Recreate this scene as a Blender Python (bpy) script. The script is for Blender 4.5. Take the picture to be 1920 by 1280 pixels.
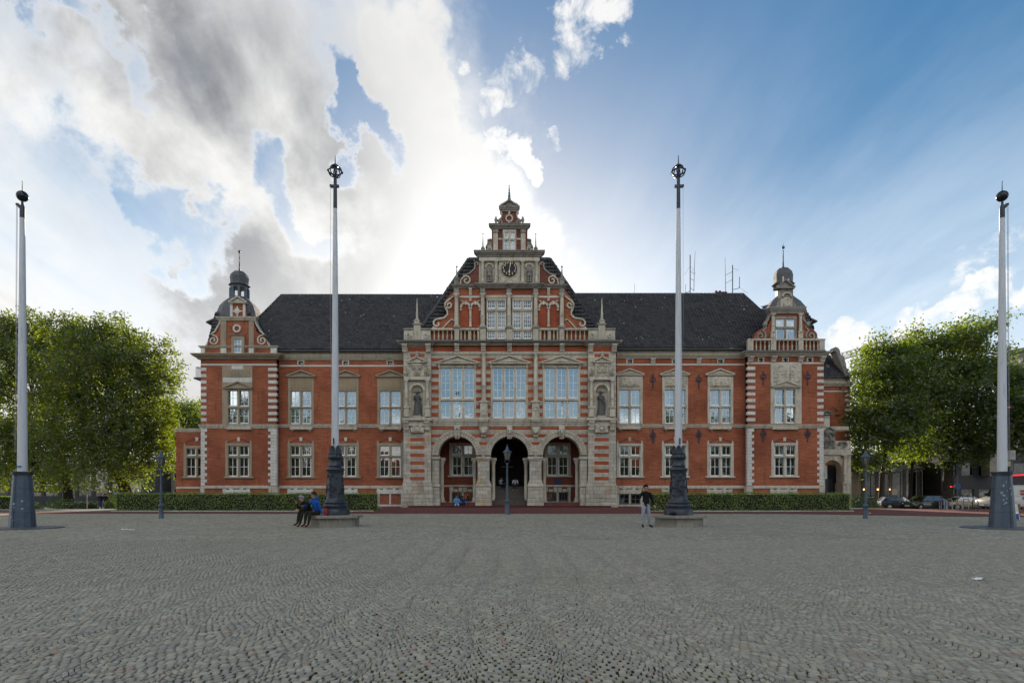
import bpy, bmesh, math, random
import numpy as np
from mathutils import Vector, Matrix
R = math.radians
random.seed(7)
rng = np.random.default_rng(7)
S = bpy.context.scene
COL = S.collection
for o in list(bpy.data.objects):
    bpy.data.objects.remove(o)
# ------------------------------------------------------------------ camera, sky, sun, exposure
F = 1100.0                       # focal length in photo pixels (photo is 1920 wide)
CAMH = 1.3                       # a low tripod
cam_d = bpy.data.cameras.new('camera')
cam = bpy.data.objects.new('camera', cam_d); COL.objects.link(cam)
cam.location = (0, 0, CAMH); cam.rotation_euler = (R(90), 0, 0)
cam_d.sensor_width = 36; cam_d.lens = F/1920*36; cam_d.shift_y = (928-640)/1920
cam_d.clip_start = 0.05; cam_d.clip_end = 3000
S.camera = cam
S.render.engine = 'CYCLES'
S.view_settings.view_transform = 'Standard'; S.view_settings.look = 'None'
S.view_settings.gamma = 1; S.view_settings.use_curve_mapping = False
S.view_settings.exposure = 0.92
S.cycles.max_bounces = 8; S.cycles.transparent_max_bounces = 8
S.cycles.use_denoising = True
SUN_EL, SUN_AZ = R(15.5), R(-2.5)  # low sun behind the building

sun_d = bpy.data.lights.new('sun', 'SUN'); sun_d.energy = 5.0; sun_d.angle = R(0.6); sun_d.color = (1, .86, .66)
sun = bpy.data.objects.new('sun', sun_d); COL.objects.link(sun)
sd = Vector((math.sin(SUN_AZ)*math.cos(SUN_EL), math.cos(SUN_AZ)*math.cos(SUN_EL), math.sin(SUN_EL)))
sun.rotation_euler = sd.to_track_quat('Z', 'Y').to_euler(); sun.location = sd*300

class NT:
    """small helper for node trees"""
    def __init__(s, nt): s.nt = nt; s.n = nt.nodes; s.l = nt.links
    def new(s, t, **k):
        n = s.n.new(t)
        for a, b in k.items(): setattr(n, a, b)
        return n
    def put(s, sock, v):
        if isinstance(v, bpy.types.NodeSocket): s.l.new(v, sock)
        elif v is not None:
            if hasattr(sock.default_value, '__len__') and not hasattr(v, '__len__'): v = [v]*len(sock.default_value)
            if hasattr(v, '__len__') and len(sock.default_value) == 4 and len(v) == 3: v = (*v, 1)
            sock.default_value = v
    def m(s, op, a, b=None, c=None, clamp=False):
        n = s.new('ShaderNodeMath', operation=op, use_clamp=clamp)
        s.put(n.inputs[0], a)
        if b is not None: s.put(n.inputs[1], b)
        if c is not None: s.put(n.inputs[2], c)
        return n.outputs[0]
    def vm(s, op, a, b=None, out=0):
        n = s.new('ShaderNodeVectorMath', operation=op)
        s.put(n.inputs[0], a)
        if b is not None: s.put(n.inputs['Scale' if op == 'SCALE' else 1], b)
        return n.outputs[out]
    def comb(s, x, y, z):
        n = s.new('ShaderNodeCombineXYZ')
        for i, v in enumerate((x, y, z)): s.put(n.inputs[i], v)
        return n.outputs[0]
    def sep(s, v):
        n = s.new('ShaderNodeSeparateXYZ'); s.put(n.inputs[0], v); return n.outputs
    def noise(s, vec, scale, detail=4, rough=.55, dist=0, out=0):
        n = s.new('ShaderNodeTexNoise'); s.put(n.inputs['Vector'], vec); s.put(n.inputs['Scale'], scale)
        s.put(n.inputs['Detail'], detail); s.put(n.inputs['Roughness'], rough); s.put(n.inputs['Distortion'], dist)
        return n.outputs[out]
    def mix(s, f, a, b, mode='MIX'):
        n = s.new('ShaderNodeMix', data_type='RGBA', blend_type=mode)
        s.put(n.inputs[0], f); s.put(n.inputs[6], a); s.put(n.inputs[7], b); return n.outputs[2]
    def ramp(s, v, lo, hi, to0=0., to1=1., smooth=True):
        n = s.new('ShaderNodeMapRange', interpolation_type='SMOOTHSTEP' if smooth else 'LINEAR')
        for i, q in enumerate((v, lo, hi, to0, to1)): s.put(n.inputs[i], q)
        return n.outputs[0]

W = bpy.data.worlds.new('World'); S.world = W; W.use_nodes = True
t = NT(W.node_tree); t.n.clear()
sky = t.new('ShaderNodeTexSky', sky_type='NISHITA', sun_disc=False)
sky.sun_elevation = SUN_EL; sky.sun_rotation = SUN_AZ; sky.air_density = 1.0; sky.dust_density = .6; sky.ozone_density = 2.2
d = t.vm('NORMALIZE', t.new('ShaderNodeTexCoord').outputs['Generated'])
dx, dy, dz = t.sep(d)
dzp = t.m('MAXIMUM', dz, 0.0)
# cloud sheet: direction projected on a horizontal layer, clouds run in streets away from the viewer
cz = t.m('ADD', dzp, .22)
cu = t.m('DIVIDE', dx, cz); cv = t.m('DIVIDE', dy, cz)
street = t.comb(t.m('MULTIPLY', cu, 1.0), t.m('MULTIPLY_ADD', cv, .34, t.m('MULTIPLY', cu, .22)), 3.7)
n1 = t.noise(street, 2.1, 9, .55, .5)
street2 = t.comb(t.m('MULTIPLY', cu, 1.15), t.m('MULTIPLY_ADD', cv, .52, t.m('MULTIPLY', cu, .35)), 1.3)
n2 = t.noise(street2, 2.0, 9, .52, .4)
puff = t.noise(d, 13, 8, .62, .2)
fine = t.noise(t.vm('ADD', d, (4.4, 0, 2)), 7.5, 9, .6, .35)
warp = t.new('ShaderNodeTexNoise'); t.put(warp.inputs['Vector'], d); warp.inputs['Scale'].default_value = 6; warp.inputs['Detail'].default_value = 7; warp.inputs['Roughness'].default_value = .6
dw = t.vm('ADD', d, t.vm('SCALE', t.vm('SUBTRACT', warp.outputs['Color'], (.5, .5, .5)), .36))
def side(nx, ny, nz):            # signed angle from a great circle: > 0 on the clouded side
    v = Vector((nx, ny, nz)).normalized()
    return t.vm('DOT_PRODUCT', d, tuple(v), out='Value')
def blob(px, py, rad, sx=1, ang=0):   # a patch of sky towards a photo direction
    v = Vector(((px-960)/F, 1, (928-py)/F)); v.normalize()
    if sx == 1:
        c = t.vm('DOT_PRODUCT', dw, tuple(v), out='Value')
        return t.ramp(c, math.cos(rad*1.6), math.cos(rad*.25))
    a = Vector((0, 0, 1)).cross(v).normalized() * -1; b = v.cross(a) * -1
    a2 = a*math.cos(ang)+b*math.sin(ang); b2 = -a*math.sin(ang)+b*math.cos(ang)
    if b.z < 0: b2 = -b2
    p = t.vm('DOT_PRODUCT', dw, tuple(a2/(rad*sx)), out='Value'); q = t.vm('DOT_PRODUCT', dw, tuple(b2/rad), out='Value')
    f = t.vm('DOT_PRODUCT', dw, tuple(v), out='Value')
    e = t.m('ADD', t.m('MULTIPLY', p, p), t.m('MULTIPLY', q, q))
    return t.m('MULTIPLY', t.ramp(e, 1.7, .1), t.ramp(f, .2, .4))
edge = side(-.473, .0705, -.19)
mass = t.m('MINIMUM', t.m('MULTIPLY_ADD', edge, 3.2, .10), .62)
cov = t.m('ADD', mass, t.m('MULTIPLY', t.m('SUBTRACT', n1, .5), 1.5))
cov = t.m('ADD', cov, t.m('MULTIPLY', t.m('SUBTRACT', puff, .5), .75))
rag = t.m('MULTIPLY_ADD', puff, 1.6, .2)
for (px, py, r_, sx, an, k) in ((705, 222, .040, 2.2, -.85, -.92), (550, 390, .034, 2.6, -.5, -.62), (265, 400, .036, 2.6, -.5, -.52), (140, 60, .03, 2.2, -.7, -.36), (70, 470, .10, 2.0, -.3, -.3),
                                (800, 140, .06, 1.8, -1.2, .5), (790, 300, .07, 2.0, -.8, .25), (880, 430, .09, 1.6, -.6, .4), (760, 520, .12, 2.0, 0, .3)):
    cov = t.m('ADD', cov, t.m('MULTIPLY', t.m('MULTIPLY', blob(px, py, r_, sx, an), rag), k))
small = None
for (px, py, r_, sx, an, k) in ((1120, 22, .034, 1.5, .1, .66), (965, 88, .035, 1.6, .3, .6), (940, 250, .024, 1.6, -.3, .85), (978, 287, .024, 1.4, .3, .95), (905, 196, .018, 2.2, -.2, .7),
                                (1040, 232, .014, 1.6, .6, .5), (1740, 622, .026, 7.5, .26, .74), (1900, 440, .026, 3.4, .75, .5), (1900, 570, .035, 3, .3, .55), (1085, 265, .008, 1.6, 0, .6)):
    b_ = t.m('MULTIPLY', blob(px, py, r_*1.25, sx, an), k)
    small = b_ if small is None else t.m('MAXIMUM', small, b_)
small = t.m('MULTIPLY', t.m('SUBTRACT', t.noise(d, 20, 9, .66, .5), t.m('MULTIPLY_ADD', small, -.62, .80)), 6.0)
back = t.ramp(dy, .15, -.5)      # broken clouds round the rest of the sky, as in the window reflections
bk = t.m('MULTIPLY', t.m('SUBTRACT', t.noise(t.comb(cu, cv, 5.), 1.0, 8, .55, .3), .515), 5.0)
cov = t.m('ADD', t.m('MULTIPLY', cov, t.m('SUBTRACT', 1, back)), t.m('MULTIPLY', bk, back))
den = t.ramp(cov, -.22, .52)
den = t.m('MAXIMUM', den, t.m('MULTIPLY', t.ramp(small, -.2, 1.5), .92))
sdir = t.vm('DOT_PRODUCT', d, tuple(sd), out='Value')
glow = t.m('POWER', t.m('MAXIMUM', sdir, 0), 40)
veil = t.m('MULTIPLY', t.ramp(t.noise(street, 2.3, 6, .6), .35, .7), t.m('MULTIPLY', t.ramp(dz, .75, .1), .35))
veil = t.m('ADD', veil, t.m('MULTIPLY', t.m('MULTIPLY', t.ramp(dz, .50, .02), .72), t.m('SUBTRACT', 1, t.m('MULTIPLY', t.ramp(dy, .15, -.5), .55))))
veil = t.m('ADD', veil, t.m('MULTIPLY', glow, .38), clamp=True)
# thick cores are grey, thin edges white
thick = t.ramp(t.m('ADD', t.m('MULTIPLY', t.m('SUBTRACT', cov, .3), .45), t.m('ADD', t.m('MULTIPLY', t.m('SUBTRACT', n2, .5), 2.7), t.m('MULTIPLY', t.m('SUBTRACT', fine, .5), 1.1))), t.m('MULTIPLY_ADD', t.ramp(dz, .3, .65), -.16, -.50), .40)
thick = t.m('MULTIPLY', t.m('MULTIPLY', thick, t.ramp(cov, .08, .42)), t.ramp(edge, .02, .24, .25, 1.))
thick = t.m('MULTIPLY', thick, t.m('SUBTRACT', 1, t.m('MULTIPLY', glow, .5)))
CB = 10.0
grey = (.120*CB, .128*CB, .145*CB)
white = (.55*CB, .545*CB, .53*CB)
thick = t.m('MULTIPLY', thick, t.m('SUBTRACT', 1, t.m('MULTIPLY', back, .6)))
thick = t.m('MULTIPLY', thick, t.ramp(dz, .05, .52, .22, 1.))
cc = t.mix(thick, white, grey)
# clouds opposite the low sun shine brighter, raised further to light hall and square
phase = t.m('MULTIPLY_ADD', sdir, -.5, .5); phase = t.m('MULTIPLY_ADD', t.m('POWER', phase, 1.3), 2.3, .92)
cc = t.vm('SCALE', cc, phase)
cc = t.mix(t.m('MULTIPLY', glow, .55), cc, (1.0*CB, .99*CB, .97*CB))
hs = t.new('ShaderNodeHueSaturation'); hs.inputs['Saturation'].default_value = 1.42; hs.inputs['Value'].default_value = .85
t.put(hs.inputs['Color'], sky.outputs[0])
soft = t.vm('DIVIDE', hs.outputs[0], t.vm('ADD', t.vm('SCALE', hs.outputs[0], .085), (1, 1, 1)))
skyc = t.mix(veil, soft, (.56*CB, .60*CB, .65*CB))
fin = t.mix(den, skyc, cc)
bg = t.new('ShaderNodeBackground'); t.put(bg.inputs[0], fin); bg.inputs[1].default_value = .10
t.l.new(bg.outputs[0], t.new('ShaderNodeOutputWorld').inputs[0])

# ------------------------------------------------------------------ helpers
def px2x(px, Y): return (px-960)*Y/F
def py2z(py, Y): return CAMH+(928-py)*Y/F
def sst(a, b, x):
    u = np.clip((np.asarray(x, float)-a)/(b-a), 0, 1); return u*u*(3-2*u)
def gz(x, y):
    """height of the ground: the square rises gently to the building, the streets beside it lie lower"""
    x = np.asarray(x, float); y = np.asarray(y, float)
    r = .14*sst(25, 38, y)+.08*sst(38, 52, y)
    return r-.5*sst(45, 63, y)*sst(27, 36, np.abs(x))
def g1(x, y): return float(gz(x, y))

class MB:
    def __init__(s): s.v = []; s.f = []; s.mi = []; s.cur = 0
    def add(s, vs, fs):
        b = len(s.v); s.v += [tuple(p) for p in vs]
        for f in fs: s.f.append([b+i for i in f]); s.mi.append(s.cur)
    def box(s, x0, x1, y0, y1, z0, z1):
        s.add([(x0,y0,z0),(x1,y0,z0),(x1,y1,z0),(x0,y1,z0),(x0,y0,z1),(x1,y0,z1),(x1,y1,z1),(x0,y1,z1)],
              [(0,3,2,1),(4,5,6,7),(0,1,5,4),(1,2,6,5),(2,3,7,6),(3,0,4,7)])
    def bbox(s, x0, x1, y0, y1, z0, z1, b):
        """box with chamfered front edges"""
        s.add([(x0,y0+b,z0),(x1,y0+b,z0),(x1,y1,z0),(x0,y1,z0),(x0,y0+b,z1),(x1,y0+b,z1),(x1,y1,z1),(x0,y1,z1),
               (x0+b,y0,z0+b),(x1-b,y0,z0+b),(x1-b,y0,z1-b),(x0+b,y0,z1-b)],
              [(0,3,2,1),(4,5,6,7),(1,2,6,5),(3,0,4,7),(8,9,10,11),(0,1,9,8),(1,5,10,9),(5,4,11,10),(4,0,8,11)])
    def prism(s, poly, y0, y1):
        """poly: (x, z) list, counter-clockwise seen from -y"""
        n = len(poly)
        s.add([(x, y0, z) for x, z in poly]+[(x, y1, z) for x, z in poly],
              [tuple(range(n)), tuple(range(2*n-1, n-1, -1))]+[(i, i+n, (i+1) % n+n, (i+1) % n) for i in range(n)])
    def lathe(s, prof, c=(0, 0, 0), n=16, rot=0, cap=True, rib=0, ribn=0):
        b = []
        for r, z in prof:
            for i in range(n):
                a = rot+2*math.pi*i/n
                rr = r*(1+rib*math.cos(a*ribn)) if rib else r
                b.append((c[0]+rr*math.cos(a), c[1]+rr*math.sin(a), c[2]+z))
        fs = []
        for j in range(len(prof)-1):
            for i in range(n):
                k = (i+1) % n
                fs.append((j*n+i, j*n+k, (j+1)*n+k, (j+1)*n+i))
        if cap:
            fs.append(tuple(range(n-1, -1, -1))); fs.append(tuple((len(prof)-1)*n+i for i in range(n)))
        s.add(b, fs)
    def tube(s, pts, r, n=6, cap=True):
        pts = [Vector(p) for p in pts]; m = len(pts)
        rs = r if hasattr(r, '__len__') else [r]*m
        vs = []; up = None
        for i, p in enumerate(pts):
            tg = (pts[min(i+1, m-1)]-pts[max(i-1, 0)])
            tg = tg.normalized() if tg.length > 1e-9 else Vector((0, 0, 1))
            if up is None: up = tg.orthogonal().normalized()
            up = (up-tg*up.dot(tg))
            up = up.normalized() if up.length > 1e-6 else tg.orthogonal().normalized()
            sd_ = tg.cross(up)
            for k in range(n):
                a = 2*math.pi*k/n
                vs.append(p+(up*math.cos(a)+sd_*math.sin(a))*rs[i])
        fs = []
        for j in range(m-1):
            for i in range(n):
                k = (i+1) % n; fs.append((j*n+i, j*n+k, (j+1)*n+k, (j+1)*n+i))
        if cap: fs.append(tuple(range(n-1, -1, -1))); fs.append(tuple((m-1)*n+i for i in range(n)))
        s.add(vs, fs)
    def ball(s, c, r, n=10, m=7, sc=(1, 1, 1)):
        prof = [(max(r*math.sin(math.pi*i/m), r*.02), -r*math.cos(math.pi*i/m)) for i in range(m+1)]
        b = len(s.v); s.lathe(prof, (0, 0, 0), n)
        for i in range(b, len(s.v)):
            p = s.v[i]; s.v[i] = (c[0]+p[0]*sc[0], c[1]+p[1]*sc[1], c[2]+p[2]*sc[2])
    def ribbon(s, pts, w, y0, y1, close=False):
        """a band of width w along (x, z) points, standing between y0 (front) and y1"""
        pts = [Vector((p[0], p[1])) for p in pts]; m = len(pts)
        L, Q = [], []
        for i, p in enumerate(pts):
            tg = pts[min(i+1, m-1)]-pts[max(i-1, 0)]
            tg = tg.normalized() if tg.length > 1e-9 else Vector((1, 0))
            nn = Vector((-tg.y, tg.x)); ww = w[i] if hasattr(w, '__len__') else w
            L.append(p+nn*ww/2); Q.append(p-nn*ww/2)
        vs = [(p.x, y0, p.y) for p in L]+[(p.x, y0, p.y) for p in Q]+[(p.x, y1, p.y) for p in L]+[(p.x, y1, p.y) for p in Q]
        fs = []
        for i in range(m-1):
            fs += [(i, m+i, m+i+1, i+1), (i, i+1, 2*m+i+1, 2*m+i), (m+i, 3*m+i, 3*m+i+1, m+i+1)]
        fs += [(0, 2*m, 3*m, m), (m-1, 2*m-1, 4*m-1, 3*m-1)]
        s.add(vs, fs)
    def xf(s, M, start=0):
        for i in range(start, len(s.v)): s.v[i] = tuple(M @ Vector(s.v[i]))
    def mesh(s, name, mats, smooth=None):
        me = bpy.data.meshes.new(name)
        me.from_pydata(s.v, [], s.f)
        for m_ in (mats if isinstance(mats, (list, tuple)) else [mats]): me.materials.append(m_)
        if any(s.mi): me.polygons.foreach_set('material_index', s.mi)
        if smooth is not None:
            me.polygons.foreach_set('use_smooth', [True]*len(me.polygons))
            me.update()
            try: me.set_sharp_from_angle(angle=R(smooth))
            except Exception: pass
        me.update(); return me
    def build(s, name, mats, parent=None, smooth=None, world=False):
        return obj(name, s.mesh(name, mats, smooth), parent, world)

def obj(name, me, parent=None, world=False):
    o = bpy.data.objects.new(name, me); COL.objects.link(o)
    if parent is not None:
        o.parent = parent
        if world and parent.type == 'EMPTY': o.location = -parent.location   # mesh is in world coordinates
    return o
def tag(o, label=None, cat=None, group=None, kind=None):
    if label: o['label'] = label
    if cat: o['category'] = cat
    if group: o['group'] = group
    if kind: o['kind'] = kind
    return o
def empty(name, loc, label=None, cat=None, group=None, rz=0):
    o = bpy.data.objects.new(name, None); COL.objects.link(o); o.location = loc; o.rotation_euler = (0, 0, rz)
    o.empty_display_size = .2
    return tag(o, label, cat, group)
def copy_tree(o, parent=None):
    c = o.copy(); COL.objects.link(c); c.parent = parent
    for ch in list(o.children): copy_tree(ch, c)
    return c
def np_mesh(name, V, Q, mats, mi=None, smooth=False):
    """V (n,3), Q (m,k) faces of k corners"""
    me = bpy.data.meshes.new(name)
    k = Q.shape[1]; m = Q.shape[0]
    me.vertices.add(len(V)); me.vertices.foreach_set('co', np.asarray(V, np.float32).ravel())
    me.loops.add(m*k); me.loops.foreach_set('vertex_index', np.asarray(Q, np.int32).ravel())
    me.polygons.add(m); me.polygons.foreach_set('loop_start', np.arange(0, m*k, k, dtype=np.int32))
    try: me.polygons.foreach_set('loop_total', np.full(m, k, np.int32))
    except Exception: pass
    for q in (mats if isinstance(mats, (list, tuple)) else [mats]): me.materials.append(q)
    if mi is not None: me.polygons.foreach_set('material_index', np.asarray(mi, np.int32))
    me.update(calc_edges=True); me.validate()
    if smooth: me.polygons.foreach_set('use_smooth', np.ones(m, bool))
    return me
# ------------------------------------------------------------------ materials
def newmat(name):
    m = bpy.data.materials.new(name); m.use_nodes = True
    q = NT(m.node_tree); b = q.n['Principled BSDF']
    return m, q, b
def pos(q): return q.new('ShaderNodeNewGeometry').outputs['Position']
def island(q): return q.new('ShaderNodeNewGeometry').outputs['Random Per Island']
def objrand(q): return q.new('ShaderNodeObjectInfo').outputs['Random']
def bump(q, b, h, dist=.02, st=.6):
    n = q.new('ShaderNodeBump'); q.put(n.inputs['Height'], h); n.inputs['Distance'].default_value = dist; n.inputs['Strength'].default_value = st
    q.l.new(n.outputs[0], b.inputs['Normal'])
def setp(b, rough=.8, metal=0, spec=.3):
    b.inputs['Roughness'].default_value = rough; b.inputs['Metallic'].default_value = metal
    b.inputs['Specular IOR Level'].default_value = spec
def c3(c, k=1.): return tuple(x*k for x in c)

def m_stone(name, col, dirt=(.05, .045, .04), dirtamt=.55, joint=False, warm=None):
    m, q, b = newmat(name); setp(b, .88, 0, .2)
    p = pos(q)
    n = q.noise(p, 1.3, 6, .6); nf = q.noise(p, 18, 5, .65)
    sx, sy, sz = q.sep(p)
    streak = q.noise(q.comb(q.m('MULTIPLY', q.m('ADD', sx, sy), 3.2), q.m('MULTIPLY', sz, .45), 0), 1.6, 6, .65)
    c = q.mix(q.ramp(nf, .3, .7), c3(col, .72), c3(col, 1.18))
    if warm: c = q.mix(q.ramp(q.noise(p, .75, 3, .5), .52, .66), c, warm)
    rnd = q.m('ADD', island(q), objrand(q)); rnd = q.m('FRACT', rnd)
    c = q.mix(q.m('MULTIPLY', rnd, .5), c, c3(col, .74))
    c = q.mix(q.m('MULTIPLY', q.ramp(q.m('ADD', q.m('MULTIPLY', streak, .6), q.m('MULTIPLY', n, .4)), .44, .68), dirtamt), c, dirt)
    if joint:
        bt = q.new('ShaderNodeTexBrick'); q.put(bt.inputs['Vector'], q.comb(q.m('ADD', sx, sy), sz, 0))
        bt.inputs['Scale'].default_value = 1; bt.inputs['Brick Width'].default_value = .92; bt.inputs['Row Height'].default_value = .345
        bt.inputs['Mortar Size'].default_value = .012; bt.inputs['Color1'].default_value = (1, 1, 1, 1); bt.inputs['Color2'].default_value = (.72, .72, .74, 1); bt.inputs['Mortar'].default_value = (.45, .44, .42, 1)
        c = q.mix(1., c, bt.outputs[0], 'MULTIPLY')
        bump(q, b, q.m('ADD', q.m('MULTIPLY', nf, .4), q.m('MULTIPLY', bt.outputs[1], -.9)), .02, .7)
    else:
        bump(q, b, q.m('ADD', nf, q.m('MULTIPLY', n, .7)), .02, .55)
    q.l.new(c, b.inputs['Base Color']); return m

def m_brick(name, c1, c2, mort):
    m, q, b = newmat(name); setp(b, .85, 0, .22)
    p = pos(q); sx, sy, sz = q.sep(p)
    v = q.comb(q.m('ADD', sx, sy), sz, 0)
    bt = q.new('ShaderNodeTexBrick'); q.put(bt.inputs['Vector'], v)
    bt.inputs['Scale'].default_value = 1; bt.inputs['Brick Width'].default_value = .26; bt.inputs['Row Height'].default_value = .078
    bt.inputs['Mortar Size'].default_value = .009; bt.inputs['Mortar Smooth'].default_value = .2; bt.inputs['Bias'].default_value = -.1
    q.put(bt.inputs['Color1'], c1); q.put(bt.inputs['Color2'], c2); q.put(bt.inputs['Mortar'], mort)
    rows = q.noise(q.comb(q.m('MULTIPLY', q.m('ADD', sx, sy), .55), q.m('MULTIPLY', sz, 7.5), 0), 1.6, 4, .7)
    c = q.mix(q.ramp(rows, .32, .68), c3(c1, 1.22), c3(c2, .55), 'MIX')
    c = q.mix(.55, bt.outputs[0], c)
    big = q.noise(p, .35, 5, .6)
    c = q.mix(q.m('MULTIPLY', q.ramp(big, .40, .66), .55), c, c3(c2, .55))
    st = q.noise(q.comb(q.m('MULTIPLY', q.m('ADD', sx, sy), 2.2), q.m('MULTIPLY', sz, .3), 4.), 1.5, 5, .6)
    c = q.mix(q.m('MULTIPLY', q.ramp(st, .55, .72), .5), c, (.05, .035, .03))
    bloom = q.noise(p, .9, 6, .7)
    c = q.mix(q.m('MULTIPLY', q.ramp(bloom, .66, .8), .28), c, (.42, .34, .30))
    bump(q, b, q.m('ADD', q.m('MULTIPLY', bt.outputs[1], -1), q.m('MULTIPLY', q.noise(p, 25, 3), .4)), .012, .7)
    q.l.new(c, b.inputs['Base Color']); return m

def m_plain(name, col, rough=.6, metal=0, var=.18, scale=6, spec=.35, bmp=0):
    m, q, b = newmat(name); setp(b, rough, metal, spec)
    n = q.noise(pos(q), scale, 5, .6)
    q.l.new(q.mix(q.ramp(n, .3, .7), c3(col, 1-var), c3(col, 1+var)), b.inputs['Base Color'])
    if bmp: bump(q, b, n, bmp, .6)
    return m
STONE = m_stone('grey_sandstone', (.56, .50, .40), dirtamt=.5)
ASHLAR = m_stone('grey_ashlar', (.57, .515, .42), dirtamt=.38, joint=True, warm=(.52, .40, .25))
QUOIN = m_stone('pale_quoin_stone', (.64, .61, .55), dirtamt=.25)
BROWNST = m_stone('brown_sandstone', (.36, .29, .205), dirtamt=.35)
CREAM = m_stone('cream_cornice_stone', (.50, .44, .34), dirtamt=.42)
DARKST = m_stone('weathered_dark_stone', (.30, .275, .24), dirtamt=.7)
BRICK = m_brick('red_facing_brick', (.42, .129, .058), (.275, .076, .039), (.30, .17, .12))
BRICKD = m_brick('dark_gable_brick', (.22, .075, .05), (.15, .055, .04), (.2, .13, .1))
REDBRICKBAND = m_brick('red_band_brick', (.46, .11, .048), (.36, .08, .038), (.28, .14, .1))
PORCHBR = m_brick('shade_toned_porch_brick', (.26, .072, .036), (.19, .05, .027), (.2, .11, .08))  # the facing brick again, its colour darkened for the shade inside the porch
WHITE = m_plain('white_window_paint', (.78, .78, .76), .45, 0, .05)
LEAD = m_plain('grey_lead', (.10, .105, .115), .5, .2, .25)
SLATE = m_plain('grey_slate', (.085, .085, .09), .55, 0, .35, 9, bmp=.01)
COPPER = m_plain('green_copper', (.06, .15, .15), .55, .2, .3)
IRON = m_plain('dark_painted_iron', (.032, .038, .05), .42, .35, .3, 8, .5)
IRONB = m_plain('blue_grey_painted_iron', (.06, .085, .115), .45, .2, .16, 5, .5)
GUTTER = m_plain('zinc_gutter', (.07, .078, .085), .5, .4, .2)
BLACK = m_plain('black_dial', (.012, .012, .012), .5)
GOLD = m_plain('pale_gilding', (.75, .62, .40), .5, 0, .06)
WOODD = m_plain('dark_oak', (.035, .022, .014), .6, 0, .3)
BARK = m_plain('bark', (.055, .042, .032), .9, 0, .4, 5, .1, .05)
ANCHOR = m_plain('iron_wall_anchor', (.055, .058, .085), .6, .3, .3)
PANEL = m_stone('brown_panel_stone', (.34, .26, .165), dirtamt=.25)
BLANKW = m_plain('bricked_panel', (.26, .085, .05), .85, 0, .25, 4)

def m_roof():
    m, q, b = newmat('dark_glazed_roof_tiles'); setp(b, .48, 0, .45)
    p = pos(q)
    c = q.mix(island(q), (.010, .010, .013), (.042, .040, .045))
    c = q.mix(q.m('MULTIPLY', q.ramp(q.noise(p, .6, 5, .6), .45, .7), .5), c, (.045, .042, .040))
    spots = q.new('ShaderNodeTexVoronoi'); q.put(spots.inputs['Vector'], p); spots.inputs['Scale'].default_value = 1.9; spots.inputs['Randomness'].default_value = 1
    sz = q.m('MULTIPLY', q.ramp(q.noise(p, .55, 3), .4, .72), .17)
    c = q.mix(q.m('LESS_THAN', spots.outputs['Distance'], sz), c, (.45, .47, .50))
    q.l.new(c, b.inputs['Base Color']); bump(q, b, q.noise(p, 14, 3), .02, .4); return m
ROOF = m_roof()

def m_glass(name, refl, inner=(.012, .014, .014), tint=(1, 1, 1), wob=.004):
    m, q, b = newmat(name)
    p = pos(q); q.n.remove(b)
    df = q.new('ShaderNodeBsdfDiffuse')
    n = q.noise(q.vm('MULTIPLY', p, (1.3, 1, .45)), 1.1, 3)
    cur = q.noise(q.vm('MULTIPLY', p, (7, 0, .15)), 1.0, 2)
    c = q.mix(q.ramp(n, .60, .66), inner, q.mix(q.ramp(cur, .35, .65), c3(inner, 4), c3(inner, 16)))
    q.l.new(c, df.inputs[0])
    gl = q.new('ShaderNodeBsdfGlossy'); gl.inputs['Roughness'].default_value = 0.0; q.put(gl.inputs[0], tint)
    bp = q.new('ShaderNodeBump'); bp.inputs['Distance'].default_value = wob; bp.inputs['Strength'].default_value = .5
    q.put(bp.inputs['Height'], q.noise(p, 1.9, 2)); q.l.new(bp.outputs[0], gl.inputs['Normal'])
    lw = q.new('ShaderNodeLayerWeight'); lw.inputs[0].default_value = .35
    f = q.m('MULTIPLY_ADD', lw.outputs['Facing'], .25, refl, clamp=True)
    mx = q.new('ShaderNodeMixShader'); q.put(mx.inputs[0], f); q.l.new(df.outputs[0], mx.inputs[1]); q.l.new(gl.outputs[0], mx.inputs[2])
    q.l.new(mx.outputs[0], q.n['Material Output'].inputs[0]); return m
GLASS = m_glass('window_glass', .36, tint=(.86, .94, 1))
GLASSD = m_glass('dull_window_glass', .10)
GLASSK = m_glass('dark_shop_glass', .03, (.004, .005, .005))
GLASSV = m_glass('vehicle_glass', .12, (.006, .007, .008))

def m_leaf(name, c1, c2, trans=.5, tcol=None):
    m, q, b = newmat(name); q.n.remove(b)
    p = pos(q)
    k = q.m('ADD', q.m('MULTIPLY', island(q), .6), q.m('MULTIPLY', q.ramp(q.noise(p, .8, 4), .3, .7), .55))
    c = q.mix(k, c1, c2)
    df = q.new('ShaderNodeBsdfDiffuse'); q.l.new(c, df.inputs[0])
    tr = q.new('ShaderNodeBsdfTranslucent'); q.l.new(q.mix(1., c, tcol or (1.9, 2.1, .45), 'MULTIPLY'), tr.inputs[0])
    gl = q.new('ShaderNodeBsdfGlossy'); gl.inputs['Roughness'].default_value = .5; q.put(gl.inputs[0], (.9, .95, 1))
    m1 = q.new('ShaderNodeMixShader'); m1.inputs[0].default_value = trans; q.l.new(df.outputs[0], m1.inputs[1]); q.l.new(tr.outputs[0], m1.inputs[2])
    m2 = q.new('ShaderNodeMixShader'); m2.inputs[0].default_value = .05; q.l.new(m1.outputs[0], m2.inputs[1]); q.l.new(gl.outputs[0], m2.inputs[2])
    q.l.new(m2.outputs[0], q.n['Material Output'].inputs[0]); return m
LEAF_A = m_leaf('weeping_tree_leaves', (.016, .033, .009), (.058, .078, .013), .5, (5.6, 4.9, .5))
LEAF_B = m_leaf('plane_tree_leaves', (.016, .034, .010), (.056, .080, .014), .5, (5.6, 5.0, .5))
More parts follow.
